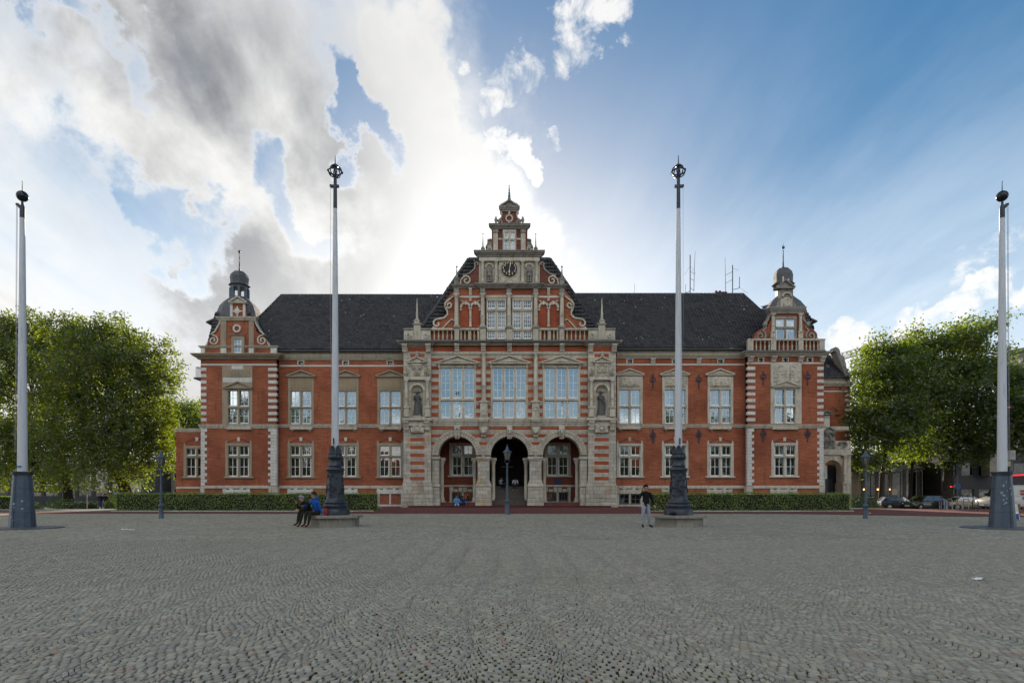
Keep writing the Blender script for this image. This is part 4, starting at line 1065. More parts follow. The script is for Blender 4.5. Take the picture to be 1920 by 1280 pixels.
# pavilion roofs
for (a, b, c, y) in ((378, 517, 449, 596), (1403, 1543, 1470, 596)):
    zt = py2z(y, 57); zb = py2z(666, YP); A, B, Cc = px2x(a, YP), px2x(b, YP), px2x(c, TY)
    pa = [(A, YP+.5, zb), (B, YP+.5, zb), (Cc+1.6, TY-1.5, zt), (Cc-1.6, TY-1.5, zt)]
    tiles(pa, 'roof', seed=int(a))
    tiles([(B, YP+.5, zb), (B, 66, zb), (Cc+1.6, TY+3, zt), (Cc+1.6, TY-1.5, zt)], 'roof', seed=int(a)+1)
    tiles([(A, 66, zb), (A, YP+.5, zb), (Cc-1.6, TY-1.5, zt), (Cc-1.6, TY+3, zt)], 'roof', seed=int(a)+2)
    m_ = MB(); m_.add([(Cc-1.6, TY-1.5, zt), (Cc+1.6, TY-1.5, zt), (Cc+1.6, TY+3, zt), (Cc-1.6, TY+3, zt), (A, 66, zb), (B, 66, zb)], [(0, 1, 2, 3), (3, 2, 5, 4)]); part(m_, 'roof', ROOF)
# right pavilion: the long tiled slope beside the gable
zt = py2z(562, 58.5); tiles([(px2x(1403, YP), YP+.6, py2z(652, YP)), (px2x(1440, YP), YP+.6, py2z(640, YP)), (px2x(1458, 58.5), 58.5, zt), (px2x(1430, 58.5), 58.5, py2z(583, 58.5))], 'roof', seed=12)
# small roof vents, snow hooks
for row, xs_ in ((572, (551, 577, 603, 648, 672, 697, 722, 746, 770)), (569, (1140, 1168, 1213, 1242, 1306, 1340, 1371))):
    for px in xs_:
        f = (655-row)/(655-553.); Y = EY+(RY-EY)*.80; z = EZ+(RZl-EZ)*.80; m_ = MB(); X = px2x(px, Y)
        m_.add([(X-.22, Y-.25, z-.12), (X+.22, Y-.25, z-.12), (X+.22, Y-.30, z+.10), (X-.22, Y-.30, z+.10), (X-.22, Y+.3, z+.22), (X+.22, Y+.3, z+.22)], [(0, 1, 2, 3), (3, 2, 5, 4), (0, 3, 4), (1, 5, 2)]); part(m_, 'roof_vent', GUTTER)
ch = MB(); Y = RY+.6; ch.box(px2x(1343, Y), px2x(1362, Y), Y, Y+1, RZr-.6, RZr+.35); ch.bbox(px2x(1342, Y), px2x(1363, Y), Y-.1, Y+1.1, RZr+.35, RZr+.45, .02)
for q in (1346, 1353): ch.lathe([(.12, 0), (.16, .1), (.1, .3)], (px2x(q, Y), Y+.5, RZr+.44), 8)
part(ch, 'chimney', BRICKD)

m_ = MB(); m_.box(px2x(376.5, YP), px2x(1544, YP), 65.9, 66.2, -.5, 14.25); part(m_, 'rear_wall', BRICK)
m_ = MB(); m_.box(px2x(380, YP), px2x(1540, YP), YW+.6, 65.8, 13.6, 13.8); part(m_, 'attic_floor', WOODD)
# ------------------------------------------------------------------ middle bay
MX = 955.0
def mir(pts): return [(2*MX-a, b) for a, b in pts]
BT, BB = 13.6, -.2
# -- main front: stone field with three tall windows above, three arches below
ARC = [(857, 853), (955.5, 853), (1053.5, 853)]; RI, RO = 35.5, 46.5
WIN3 = [(826.5, 888.5), (924, 985.5), (1021.5, 1084)]
m_ = MB(); Y = YC
wall_holes(m_, px2x(808, Y), px2x(1103, Y), py2z(806.6, Y), py2z(650, Y), Y, .5, [hole(a-4, b+4, 685, 785, Y) for a, b in WIN3])
# spandrels over the arches
zt = py2z(806.6, Y)
edges = [808]+[(ARC[i][0]+ARC[i+1][0])/2 for i in (0, 1)]+[1103]
for i, (cx, cy) in enumerate(ARC):
    us = np.linspace(math.pi, 0, 33); xs_ = [px2x(cx+RO*math.cos(u), Y) for u in us]; zs_ = [py2z(cy-RO*math.sin(u), Y) for u in us]
    for k in range(32): m_.add([(xs_[k], Y, zs_[k]), (xs_[k+1], Y, zs_[k+1]), (xs_[k+1], Y, zt), (xs_[k], Y, zt)], [(0, 1, 2, 3)])
    for e, q in ((edges[i], 0), (edges[i+1], -1)):
        a, b = sorted((px2x(e, Y), xs_[q])); m_.add([(a, Y, py2z(856, Y)), (b, Y, py2z(856, Y)), (b, Y, zt), (a, Y, zt)], [(0, 1, 2, 3)])
part(m_, 'wall', ASHLAR)
# archivolts cut into voussoirs
for (cx, cy) in ARC:
    n = 25
    for k in range(n):
        u0, u1 = math.pi*k/n+.006, math.pi*(k+1)/n-.006; v = MB()
        def ap(r, u): return (px2x(cx+r*math.cos(u), Y), py2z(cy-r*math.sin(u), Y))
        for (ra, rb, yy, dd) in ((RI, RI+7.5, Y-.05, .5), (RI+7.5, RO+.2, Y-.10-.004*(k % 2), .4)):
            p = [ap(ra, u0), ap(ra, u1), ap(rb, u1), ap(rb, u0)]; v.prism(p[::-1], yy, Y+dd)
        d0 = [ap(RI+2, u0+.03), ap(RI+2, (u0+u1)/2), ap(RI+6, (u0+u1)/2), ap(RI+6, u0+.03)]; v.prism(d0[::-1], Y-.085, Y)
        part(v, 'voussoir', STONE)
    # barrel soffit
    s_ = MB(); us = np.linspace(0, math.pi, 25)
    for a, b in zip(us[:-1], us[1:]):
        p, q = ap(RI, a), ap(RI, b); s_.add([(p[0], Y, p[1]), (q[0], Y, q[1]), (q[0], Y+1.1, q[1]), (p[0], Y+1.1, p[1])], [(0, 1, 2, 3)])
    part(s_, 'arch_soffit', STONE)
    kz = MB(); poly(kz, [(cx-4, 822), (cx+4, 822), (cx+5.5, 798), (cx-5.5, 798)], Y-.3, .4); kk = part(kz, 'keystone', STONE)
    relief('mask', cx-4.5, cx+4.5, 800, 821, Y-.3, STONE, kk, int(cx), 12, 16, .16)
# piers between the arches
for a, b in ((895.5, 917.5), (993, 1015.5)):
    m_ = MB(); fb(m_, a, b, 861, 908, Y-.02, 1.1, .03); fb(m_, a-3, b+3, 855, 861, Y-.16, 1.35, .04); fb(m_, a-1.5, b+1.5, 861, 864, Y-.08, 1.2, .02)
    poly(m_, [(a-4, 911), (b+4, 911), (b+.5, 900), (a-.5, 900)], Y-.03, 1.1); fb(m_, a-4, b+4, 908.5, 913, Y-.22, 1.4, .04)
    fb(m_, a-3.2, b+3.2, 913, 938, Y-.2, 1.35, .02); fb(m_, a-4.5, b+4.5, 935, 950.5, Y-.27, 1.5, .05)
    part(m_, 'pier', ASHLAR)
for a, b in ((810, 823), (1088, 1101)):
    m_ = MB(); fb(m_, a, b, 861, 908, Y-.02, 1.1, .03); fb(m_, a-1.5, b+1.5, 855, 861, Y-.14, 1.3, .04); fb(m_, a-1, b+2, 908, 913, Y-.2, 1.3, .04)
    fb(m_, a, b+1, 913, 935, Y-.14, 1.25, .02); fb(m_, a, b+2, 935, 950.5, Y-.2, 1.4, .04); part(m_, 'pier', ASHLAR)
# inner order of slender shafts in the reveals
for (cx, cy) in ARC:
    for s_ in (-1, 1):
        X = px2x(cx+s_*(RI-1.5), Y)-s_*.12; m_ = MB(); z0 = py2z(940, Y); m_.lathe([(.24, 0), (.24, .3), (.17, .4), (.17, 3.4), (.24, 3.5), (.26, 3.75)], (X, Y+1.35, z0), 10); m_.box(X-.35, X+.35, Y+1.1, Y+2.0, BB, z0+.01); m_.box(X-.3, X+.3, Y+1.1, Y+1.9, z0+3.75, z0+4.0); part(m_, 'column', STONE, smooth=40)
# brick bands flush in the stone front
SEG = [(809, 822.8), (892.4, 902.5), (911.5, 920.3), (989.3, 1000), (1009, 1017.6), (1087.6, 1102)]
for i in range(7):
    y = 686.3+i*14.55
    for a, b in SEG: fbox('brick_band', REDBRICKBAND, a, b, y, y+6.6, Y-.012, .1, 0)
for a, b in ((809, 832), (884, 902.5), (911.5, 930), (981, 1000), (1009, 1026), (1080, 1102)): fbox('brick_band', REDBRICKBAND, a, b, 671.3, 677.3, Y-.012, .1, 0)
for a, b in ((809, 851), (863, 900), (916, 950), (961, 996), (1014, 1048), (1059, 1102)): fbox('brick_band', REDBRICKBAND, a, b, 800, 805, Y-.012, .1, 0)
def arcgap(y):     # free stretches between the arch rings at height y
    out = []; e = 809
    for (cx, cy) in ARC:
        dd = cy-y; w = math.sqrt(max(0, (RO+1)**2-dd*dd)); out.append((e, cx-w)); e = cx+w
    out.append((e, 1102)); return out
for y0, y1 in ((813.5, 819.5), (828, 833.6)):
    for (a0, b0), (a1, b1) in zip(arcgap(y0), arcgap(y1)):
        if b1-a1 < 2: continue
        bm = MB(); poly(bm, [(a0, y0), (b0, y0), (b1, y1), (a1, y1)], Y-.012, .1); part(bm, 'brick_band', REDBRICKBAND)
# frieze under the main cornice
fbox('frieze', STONE, 808, 1103, 658.5, 664, Y-.08, .2, .03)
fbox('frieze_panel', REDBRICKBAND, 812, 1099, 650, 658.5, Y-.03, .1, 0)
for q in (857, 906.5, 955.5, 1005, 1053.5): console(q, 646, 659, 8.5, Y, .5, STONE)
cornice(808, 1103, 640.5, 648, Y, .62, CREAM); fbox('lead_flashing', LEAD, 807, 1104, 637, 640.5, Y-.64, 1.0, .02)
# tall windows
for i, (a, b) in enumerate(WIN3):
    st = stone_window(a, b, [(689, 746.5), (751, 783.5)], Y, 3, STONE, jl=4, jr=4, top=4, sill=0, mull=3.6, nys=(4, 2), ears=False, proud=.06, depth=.4, label=None)
    pediment(a-8, b+9, 681.5, 666.5, Y-.34, STONE, rel=40+i)
    for q in (a-3, b+3): console(q, 681, 690, 4, Y-.05, .22, STONE)
cornice(808, 1103, 784.5, 798.5, Y, .24, STONE, 'string_course', ret=False)
# columns between them
for c in (907.2, 1004.6):
    column(c, 661, 751, 8.2, Y-.22, STONE)
    pd = fbox('pedestal', STONE, c-7, c+7, 754, 782, Y-.42, .45, .03); relief('relief', c-6, c+6, 757, 780, Y-.425, STONE, pd, int(c), 12, 18, .08)
    fbox('pedestal_cap', STONE, c-9, c+9, 750.5, 754.5, Y-.5, .6, .04); fbox('pedestal_cap', STONE, c-10, c+10, 782, 786.5, Y-.62, .7, .04)
    console(c, 786.5, 805, 16, Y, .62, STONE)
    lm = MB(); k = Y/F; X = px2x(c, Y); lm.ball((X, Y-.3, py2z(808, Y)), .32, 10, 8, (1, .9, 1)); lm.ball((X, Y-.52, py2z(811, Y)), .17, 8, 6); lm.box(X-.2, X+.2, Y-.3, Y, py2z(819, Y), py2z(812, Y))
    for s_ in (-1, 1): lm.ball((X+s_*.24, Y-.28, py2z(804, Y)), .1, 6, 5)
    part(lm, 'lion_head', STONE, smooth=50)
# -- corner piers with niches
for s_, (a, b) in ((0, (756.5, 808)), (1, (1103, 1155))):
    Yp = Y-.35; cx = (a+b)/2
    fx = (lambda q: q) if s_ == 0 else (lambda q: 2*MX-q+.5)
    def ff(name, mat, p, q, c, d_, Yf, dep, bev=.015, par=hall):
        p, q = sorted((fx(p), fx(q))); return fbox(name, mat, p, q, c, d_, Yf, dep, bev, par)
    m_ = MB(); nh = sorted((fx(770.5), fx(793.5)))
    wall_holes(m_, px2x(a, Yp), px2x(b, Yp), py2z(912, Yp), py2z(640, Yp), Yp, 1.2, [hole(nh[0], nh[1], 720, 781, Yp)]); part(m_, 'wall', ASHLAR)
    # niche: half-round recess with a shell head
    nb = MB(); r = (nh[1]-nh[0])/2*Yp/F; X = px2x((nh[0]+nh[1])/2, Yp); z0, zs = py2z(781, Yp), py2z(733, Yp)
    us = np.linspace(0, math.pi, 15)
    ring = lambda z: [(X+r*math.cos(u), Yp+.02+r*.8*math.sin(u), z) for u in us]
    A, B = ring(z0), ring(zs)
    for k in range(14): nb.add([A[k], A[k+1], B[k+1], B[k]], [(3, 2, 1, 0)])
    rows = [[(X+r*math.cos(u)*math.cos(w), Yp+.02+r*.8*math.sin(u)*math.cos(w), zs+r*1.0*math.sin(w)) for u in us] for w in np.linspace(0, math.pi/2, 8)]
    for ra, rb in zip(rows[:-1], rows[1:]):
        for k in range(14): nb.add([ra[k], ra[k+1], rb[k+1], rb[k]], [(3, 2, 1, 0)])
    for w in np.linspace(.12, math.pi-.12, 11):   # shell ribs
        nb.tube([(X+r*q*math.cos(w)*.98, Yp+.03+r*.55*math.sqrt(max(0, 1-q*q)), zs+r*q*math.sin(w)*.98) for q in np.linspace(.1, .98, 6)], [.015, .025, .035, .045, .05, .05], 5)
    for k in range(14):   # spandrel plates that close the square opening round the shell
        u0, u1 = us[k], us[k+1]; zt_ = py2z(720, Yp)
        nb.add([(X+r*math.cos(u0), Yp+.01, zs+r*math.sin(u0)), (X+r*math.cos(u1), Yp+.01, zs+r*math.sin(u1)), (X+r*math.cos(u1), Yp+.01, zt_+.02), (X+r*math.cos(u0), Yp+.01, zt_+.02)], [(3, 2, 1, 0)])
    part(nb, 'niche', STONE)
    arch_ = MB(); arch_.ribbon([(X+(r+.1)*math.cos(u), zs+(r+.1)*math.sin(u)) for u in us], .2, Yp-.06, Yp+.1); part(arch_, 'arch_moulding', STONE)
    ff('plinth', STONE, 774, 790, 777, 781, Yp+.05, .5)
    # aedicule
    pa = sorted((fx(764), fx(798.5))); pediment(pa[0], pa[1], 679.5, 668, Yp-.3, STONE)
    fi = MB(); k = Yp/F; fi.lathe([(.16, 0), (.2, .08), (.1, .16), (.16, .25), (.03, .42)], (px2x(cx, Yp), Yp-.15, py2z(668, Yp)), 8); part(fi, 'finial', STONE, smooth=40)
    pn = ff('carved_panel', STONE, 769, 795, 680, 705, Yp-.12, .15, .03); rr = sorted((fx(770.5), fx(793.5))); relief('relief', rr[0], rr[1], 681, 704, Yp-.125, STONE, pn, 61+s_, 26, 26, .16)
    for q in (766.5, 797): vq = fx(q); volute(spiral(vq, 694, 3.5, 1, 0, 1.2, 14), 1.6, Yp-.1, .2, STONE)
    ff('entablature', STONE, 757.5, 806.5, 705.5, 712, Yp-.32, .35, .03)
    for q in (762, 801.5):
        qq = fx(q); column(qq, 712, 762, 6, Yp-.16, STONE)
        ff('pedestal', STONE, q-4.5, q+4.5, 764.5, 781, Yp-.32, .35, .03); ff('pedestal_cap', STONE, q-5.5, q+5.5, 761.5, 764.8, Yp-.38, .42, .02)
        obelisk(qq, 690, 705.5, 5.5, Yp-.17, DARKST)
    ff('ledge', STONE, 754, 809.5, 783, 788, Yp-.5, .6, .04)
    ff('ledge', STONE, 756, 808, 788, 798, Yp-.26, .3, .03)
    for q in (762, 801.5): console(fx(q), 788, 806, 10, Yp-.02, .4, STONE)
    rr = sorted((fx(770), fx(795))); rl_ = ff('pendant', STONE, 771, 794, 797, 806, Yp-.12, .15, .04); relief('relief', rr[0], rr[1], 797, 812, Yp-.125, STONE, rl_, 81+s_, 24, 16, .16)
    for i in range(7):
        y = 806+i*14.5 if i else 804
        ff('brick_band', REDBRICKBAND, 769, 796, 805.8+i*14.6, 805.8+i*14.6+6.6, Yp-.013, .1, 0)
    ff('brick_band', REDBRICKBAND, 769, 796, 663, 669, Yp-.013, .1, 0)
    ff('frieze_panel', REDBRICKBAND, 765, 799, 650.5, 659, Yp-.014, .1, 0)
    for q in (759.5, 803.5): console(fx(q), 646, 660, 9, Yp, .45, STONE)
    cc_ = sorted((fx(756.5), fx(808))); cornice(cc_[0], cc_[1], 640.5, 648, Yp, .55, CREAM); fbox('lead_flashing', LEAD, cc_[0]-9, cc_[1]+9, 637, 640.5, Yp-.6, 1.3, .02)
    # battered base
    bs = MB(); p0, p1 = sorted((fx(756.5), fx(808))); poly(bs, [(p0-2.5, 912), (p1+2.5, 912), (p1, 900), (p0, 900)], Yp-.01, 1.0); part(bs, 'plinth', ASHLAR)
    for j, (y0, y1, g_) in enumerate(((909, 924, 3.2), (924, 934, 3.4), (934, 943.5, 3.4), (943, 951.5, 5.2))):
        n = 3 if j % 2 == 0 else 4
        qs = np.linspace(p0-g_, p1+g_, n+1)
        for i in range(n): fbox('base_block', ASHLAR, qs[i]+.05, qs[i+1]-.05, y0+.1, y1, Yp-.12-.1*(j == 3)-.006*((i+j) % 3), 1.3, .02)
side_x = [(756.5, -1), (1155, 1)]
for q, s_ in side_x:
    m_ = MB(); x = px2x(q, Y-.35); m_.box(min(x, x-s_*.3), max(x, x-s_*.3), Y+.8, YW+.3, BB, py2z(640, Y)); part(m_, 'wall', ASHLAR)
# -- porch behind the arches
YB = Y+2.9; fl = py2z(942, Y)
pw = [(848, 887), (1026, 1065)]
for i, (xa, xb) in enumerate(((800, 905), (1006, 1110))):
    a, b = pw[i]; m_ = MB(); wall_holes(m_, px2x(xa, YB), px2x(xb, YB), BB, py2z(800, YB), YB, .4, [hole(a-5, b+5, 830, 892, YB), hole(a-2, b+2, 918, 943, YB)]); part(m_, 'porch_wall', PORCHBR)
    stone_window(a, b, [(834, 852), (855.5, 891)], YB, 2, STONE, glass=GLASSD, ears=False)
    fbox('plinth_course', STONE, xa, xb, 908.5, 912.5, YB-.08, .1, .02)
    bm = MB(); cx = (a+b)/2
    for q in (a-5, b+1): fb(bm, q, q+4, 920, 941, YB-.06, .3, .015)
    for k_, q in enumerate(np.linspace(a-5, b-1, 6)): fb(bm, q-.5, q+7.0, 916-(3, 0, 2.5, 2.5, 0, 3)[k_], 922, YB-.1-.004*k_, .3, .02)
    fb(bm, a-7, b+7, 940, 943, YB-.12, .3, .02); fb(bm, cx-1.8, cx+1.8, 922, 940, YB-.05, .2)
    fr = part(bm, 'basement_window', STONE)
    for l0, l1 in lights(a, b, 2, 3.6):
        sash_light(fr, l0, l1, 922.5, 939.5, YB+.06, 3, 1, GLASSD, paint=LEAD)
    if i == 1: fbox('plaque', m_plain('dark_blue_plaque', (.02, .025, .06), .35), 1039, 1052.5, 896, 909, YB-.05, .06, .01)
for e, (xa, xb) in enumerate(((px2x(905, YB)-.3, px2x(905, YB)), (px2x(1006, YB), px2x(1006, YB)+.3))):
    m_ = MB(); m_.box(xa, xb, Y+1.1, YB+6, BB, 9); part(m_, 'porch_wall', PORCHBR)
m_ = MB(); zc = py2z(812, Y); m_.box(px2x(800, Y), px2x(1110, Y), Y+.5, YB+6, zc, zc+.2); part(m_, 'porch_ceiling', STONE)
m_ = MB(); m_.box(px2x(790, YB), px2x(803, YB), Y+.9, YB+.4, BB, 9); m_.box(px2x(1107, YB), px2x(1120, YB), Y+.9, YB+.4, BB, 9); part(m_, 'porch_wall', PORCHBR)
STEPST = m_stone('shade_toned_step_stone', (.10, .085, .07), dirtamt=.4)  # porch shade is put into the dark colour of the steps
# steps up to the door
sx0, sx1 = px2x(918, Y), px2x(992, Y); top_z = py2z(911, YB); n = 8; z0 = py2z(946.5, Y)
for i in range(n):
    z = z0+(top_z-z0)*(i+1)/n; m_ = MB(); ys = Y+.55+i*.31; m_.bbox(sx0-.5, sx1+.5, ys, ys+.34 if i < n-1 else YB+6, z-(top_z-z0)/n-.02, z, .015); part(m_, 'step', STEPST)
for a, b in ((811, 918), (992, 1100)): fbox('porch_floor', REDPAVE, a, b, 941.5, 951.5, Y+.25, 2.8, .02)
fbox('porch_step', REDPAVE, 765, 1146, 947.5, 952, Y-.9, 1.6, .02)
# dark oak door at the head of the steps
YD = YB+5.2; dr = MB(); x0, x1 = px2x(921, YD), px2x(990, YD); dr.box(x0-1, x1+1, YD+.3, YD+.4, top_z, 9); db = part(dr, 'hall_back_wall', WOODD)
for q in (0, 1):
    lf = MB(); a = x0+.35+q*(x1-x0-.7)/2; w = (x1-x0-.7)/2-.05; lf.bbox(a, a+w, YD+.1, YD+.25, top_z, top_z+3.0, .02)
    for zz in (.3, 1.2, 2.1): lf.bbox(a+.2, a+w-.2, YD+.05, YD+.12, top_z+zz, top_z+zz+.7, .02)
    part(lf, 'door_leaf', WOODD, db)
fan = MB(); us = np.linspace(0, math.pi, 13); fan.ribbon([((x0+x1)/2+1.45*math.cos(u), top_z+3.1+1.2*math.sin(u)) for u in us], .1, YD+.1, YD+.25); part(fan, 'fanlight', WOODD, db)

# ------------------------------------------------------------------ the stepped clock gable
G = Y+.08
gb = MB(); poly(gb, [(808, 638), (1102, 638), (1102, 617), (1093, 606), (1090, 598), (1078, 594), (1072, 585), (1075, 575), (1074, 562), (1060, 545), (1060, 538), (850, 538), (850, 545), (836, 562), (835, 575), (838, 585), (832, 594), (820, 598), (817, 606), (808, 617)], G, .6)
# keep the pair of windows open: the sashes sit in a shallow stone surround in front of the brick
part(gb, 'gable', BRICK)
# balustrade along its foot
fbox('balustrade_rail', STONE, 808, 911, 614.5, 618.5, G-.45, .4, .03); fbox('balustrade_rail', STONE, 999, 1102, 614.5, 618.5, G-.45, .4, .03)
for p in ((852, 861), (900, 911), (949.5, 960.5), (999, 1010), (1049, 1058)):
    fbox('balustrade_pier', CREAM, p[0], p[1], 616, 637.5, G-.48, .5, .03)
for p in ((863, 866), (877.5, 883.5), (895, 899), (1011, 1015), (1027, 1033), (1044, 1047)): fbox('balustrade_pier', CREAM, p[0], p[1], 618.5, 637, G-.36, .3, .02)
for a, b, n in ((810, 851, 5), (866, 877.5, 1), (883.5, 895, 1), (1015, 1027, 1), (1033, 1044, 1), (1059, 1100, 5)): baluster_row(a, b, n, 618.5, 637, G-.26, CREAM)
# carved end blocks and obelisks
for fx in ((lambda q: q), (lambda q: 2*MX-q+.5)):
    for a, b, c, d_, mt in ((757, 777, 618.5, 637, STONE), (788, 807, 618.5, 637, STONE), (775.5, 788.5, 608, 637, CREAM)):
        p, q = sorted((fx(a), fx(b))); fbox('attic_block', mt, p, q, c, d_, Y-.35-.1*(mt is CREAM), .7, .03)
    p, q = sorted((fx(756), fx(808))); fbox('attic_rail', DARKST, p, q, 614.5, 618.5, Y-.42, .8, .03)
    for q in (766, 799): volute(spiral(fx(q), 628, 5.5, 1.2, 0, 1.3, 16), 2, Y-.46, .15, STONE)
    obelisk(fx(782), 556, 609, 9, Y-.1, STONE, False, ped=.14)
    fbox('attic_cap', DARKST, *sorted((fx(773.5), fx(790.5))), 605, 609, Y-.5, .9, .03)
# columns of the first tier
for c in (856, 905, 954.5, 1004.5, 1053.5):
    column(c, 551, 612, 8.4, G-.25, STONE)
    fbox('capital_block', DARKST, c-4.5, c+4.5, 541, 551.5, G-.36, .4, .03); fbox('pedestal_cap', DARKST, c-7, c+7, 610.5, 615, G-.55, .6, .04)
# window pairs
for a, b in ((913.5, 948), (961.5, 997)):
    stone_window(a, b, [(563, 578.5), (583, 615.5), (620, 635.5)], G-.12, 2, CREAM, jl=1.5, jr=1.5, top=4, sill=0, mull=3.6, nx=4, nys=(2, 4, 2), ears=False, proud=.08, depth=.2, glass=GLASSD, inset=.03)
fbox('lintel_band', STONE, 910, 1000, 553, 558.5, G-.22, .25, .03)
# blind twin arches
for c0 in (882, 1028.5):
    for c in (c0-9.2, c0+9.2):
        ar = MB(); ar.ribbon(PT([(c+8.6*math.cos(u), 577-8.6*math.sin(u)) for u in np.linspace(-.1, math.pi+.1, 15)], G), .2, G-.14, G+.05); part(ar, 'blind_arch', STONE)
        fbox('keystone', QUOIN, c-1.6, c+1.6, 564, 571, G-.18, .2, .01)
        pn = MB(); poly(pn, [(c-6.6, 613), (c+6.6, 613), (c+6.6, 577)]+[(c+6.6*math.cos(u), 577-6.6*math.sin(u)) for u in np.linspace(.15, math.pi-.15, 9)]+[(c-6.6, 577)], G-.02, .1); part(pn, 'blind_panel', REDBRICKBAND)
    column(c0, 577, 613, 5, G-.1, STONE)
    for q in (c0-18, c0+18): fbox('impost', STONE, q-2, q+2, 578, 582, G-.12, .2, .01)
    fbox('white_course', QUOIN, c0-21, c0+21, 554.5, 558, G-.04, .1, .01); console(c0, 541, 554, 5, G, .22, STONE); fbox('drop', STONE, c0-2, c0+2, 558, 564, G-.08, .1, .01)
    for s_ in (-1, 1): volute([(c0+s_*19, 563), (c0+s_*15.5, 563.5), (c0+s_*13, 566.5), (c0+s_*12.5, 569)], 2, G-.08, .12, STONE)
cornice(852, 898, 534.5, 541, G-.02, .3, DARKST); cornice(1012, 1058, 534.5, 541, G-.02, .3, DARKST); cornice(899, 1011, 533, 541, G-.1, .42, DARKST)
# big side volutes
vp = [(852, 553), (846, 558)]+spiral(841.5, 571, 8.2, 1.6, -1.6, -1.35)[1:]
vq = [(834, 573), (838.5, 583), (839, 590), (832, 595.5), (822, 597)]+spiral(819.5, 606, 8.5, 2, -1.4, -.9)
for f in ((lambda p: p), mir):
    volute(f(vp), 3.0, G-.12, .6, STONE); volute(f(vq), 3.2, G-.12, .6, STONE)
    volute(f([(852, 600), (846, 598), (843, 601), (838, 606), (830, 615)]), 2.2, G-.1, .2, STONE)
    volute(f([(811, 613), (820, 616), (832, 616.5), (852, 616.5)]), 2.4, G-.11, .5, STONE)
# second tier: clock between statues
T2 = G+.02
gb = MB(); poly(gb, [(898, 536), (1012, 536), (1012, 478), (898, 478)], T2, .7); part(gb, 'gable', STONE)
sc = MB()
for f in ((lambda p: p), mir):
    sb = MB(); poly(sb, f([(898, 534.5), (863, 534.5), (863, 523), (868, 516), (880, 511), (889, 504), (892, 492), (898, 490)]), T2+.03, .5); part(sb, 'gable', BRICKD)
    volute(f([(863, 533), (864, 524)]+spiral(874.5, 525, 9, 1.6, -2.7, 1.3)[2:]), 2.6, T2-.08, .6, STONE)
    volute(f([(868, 516), (880, 512), (889, 504), (891, 498)]+spiral(894, 494, 4.5, 1, 2.4, .9, 12)), 2.6, T2-.08, .6, DARKST)
    obelisk(f([(856.5, 0)])[0][0], 499, 534, 9, T2, DARKST, True, ped=.3)
for c in (905, 930.2, 979.8, 1006.2): column(c, 489, 534, 6.0, T2-.18, STONE, ped=4)
fbox('entablature', STONE, 898, 1012, 482, 489, T2-.26, .3, .02); cornice(898, 1012, 472, 482, T2-.1, .45, DARKST)
for cx in (917.6, 992.4):
    nb = MB(); k = T2/F; X = px2x(cx, T2); r = 7.2*k; zs = py2z(502, T2); us = np.linspace(0, math.pi, 11)
    nb.ribbon([(X+r*math.cos(u), zs+r*math.sin(u)) for u in us], .13, T2-.1, T2+.05); part(nb, 'arch_moulding', STONE)
    nn = MB(); poly(nn, [(cx-6.6, 533), (cx+6.6, 533), (cx+6.6, 502)]+[(cx+6.6*math.cos(u), 502-6.6*math.sin(u)) for u in us[1:-1]]+[(cx-6.6, 502)], T2-.012, .05); part(nn, 'niche', DARKST)
    fbox('plinth', STONE, cx-6, cx+6, 529.5, 534, T2-.32, .35, .02)
cp = fbox('clock_surround', STONE, 935.5, 975, 489.5, 533, T2-.10, .12, .02)
relief('relief', 936, 974.5, 490, 532.5, T2-.105, STONE, cp, 17, 40, 42, .07)
cl = MB(); k = T2/F; CX, CZ = px2x(955.2, T2), py2z(505.7, T2); rd = 14.4*k
cl.lathe([(rd, 0), (rd, .06), (rd*.97, .09), (rd*.95, .06)], (0, 0, 0), 40); cl.xf(Matrix.Translation((CX, T2-.25, CZ)) @ Matrix.Rotation(R(90), 4, 'X')); dial = part(cl, 'clock', BLACK)
def text_mesh(s_, size, mat, name, parent, loc, rot=(R(90), 0, 0), ext=.01):
    cu_ = bpy.data.curves.new(name, 'FONT'); cu_.body = s_; cu_.size = size; cu_.align_x = 'CENTER'; cu_.align_y = 'CENTER'; cu_.extrude = ext
    tmp = bpy.data.objects.new(name, cu_); COL.objects.link(tmp); bpy.context.view_layer.update()
    me = bpy.data.meshes.new_from_object(tmp); bpy.data.objects.remove(tmp); me.materials.clear(); me.materials.append(mat)
    o = obj(name, me, parent); o.location = loc; o.rotation_euler = rot; return o
for h_ in range(1, 13):
    u = math.pi/2-h_*math.pi/6; rr_ = rd*.79
    text_mesh(str(h_), .30, GOLD, 'numeral', dial, (CX+rr_*math.cos(u), T2-.36, CZ+rr_*math.sin(u)))
def hand(u, L, w):
    m_ = MB(); p = Vector((math.sin(u), math.cos(u))); n_ = Vector((p.y, -p.x)); q = lambda a, b: (CX+p.x*a+n_.x*b, CZ+p.y*a+n_.y*b)
    m_.prism([q(-.1*L, -w*.5), q(-.1*L, w*.5), q(.55*L, w*.5), q(.62*L, w), q(.75*L, w), q(L, 0), q(.75*L, -w), q(.62*L, -w), q(.55*L, -w*.5)], T2-.39, T2-.37)
    return part(m_, 'hand', GOLD, dial)
hand(R(14), rd*.82, .05); hand(R(182), rd*.62, .07)
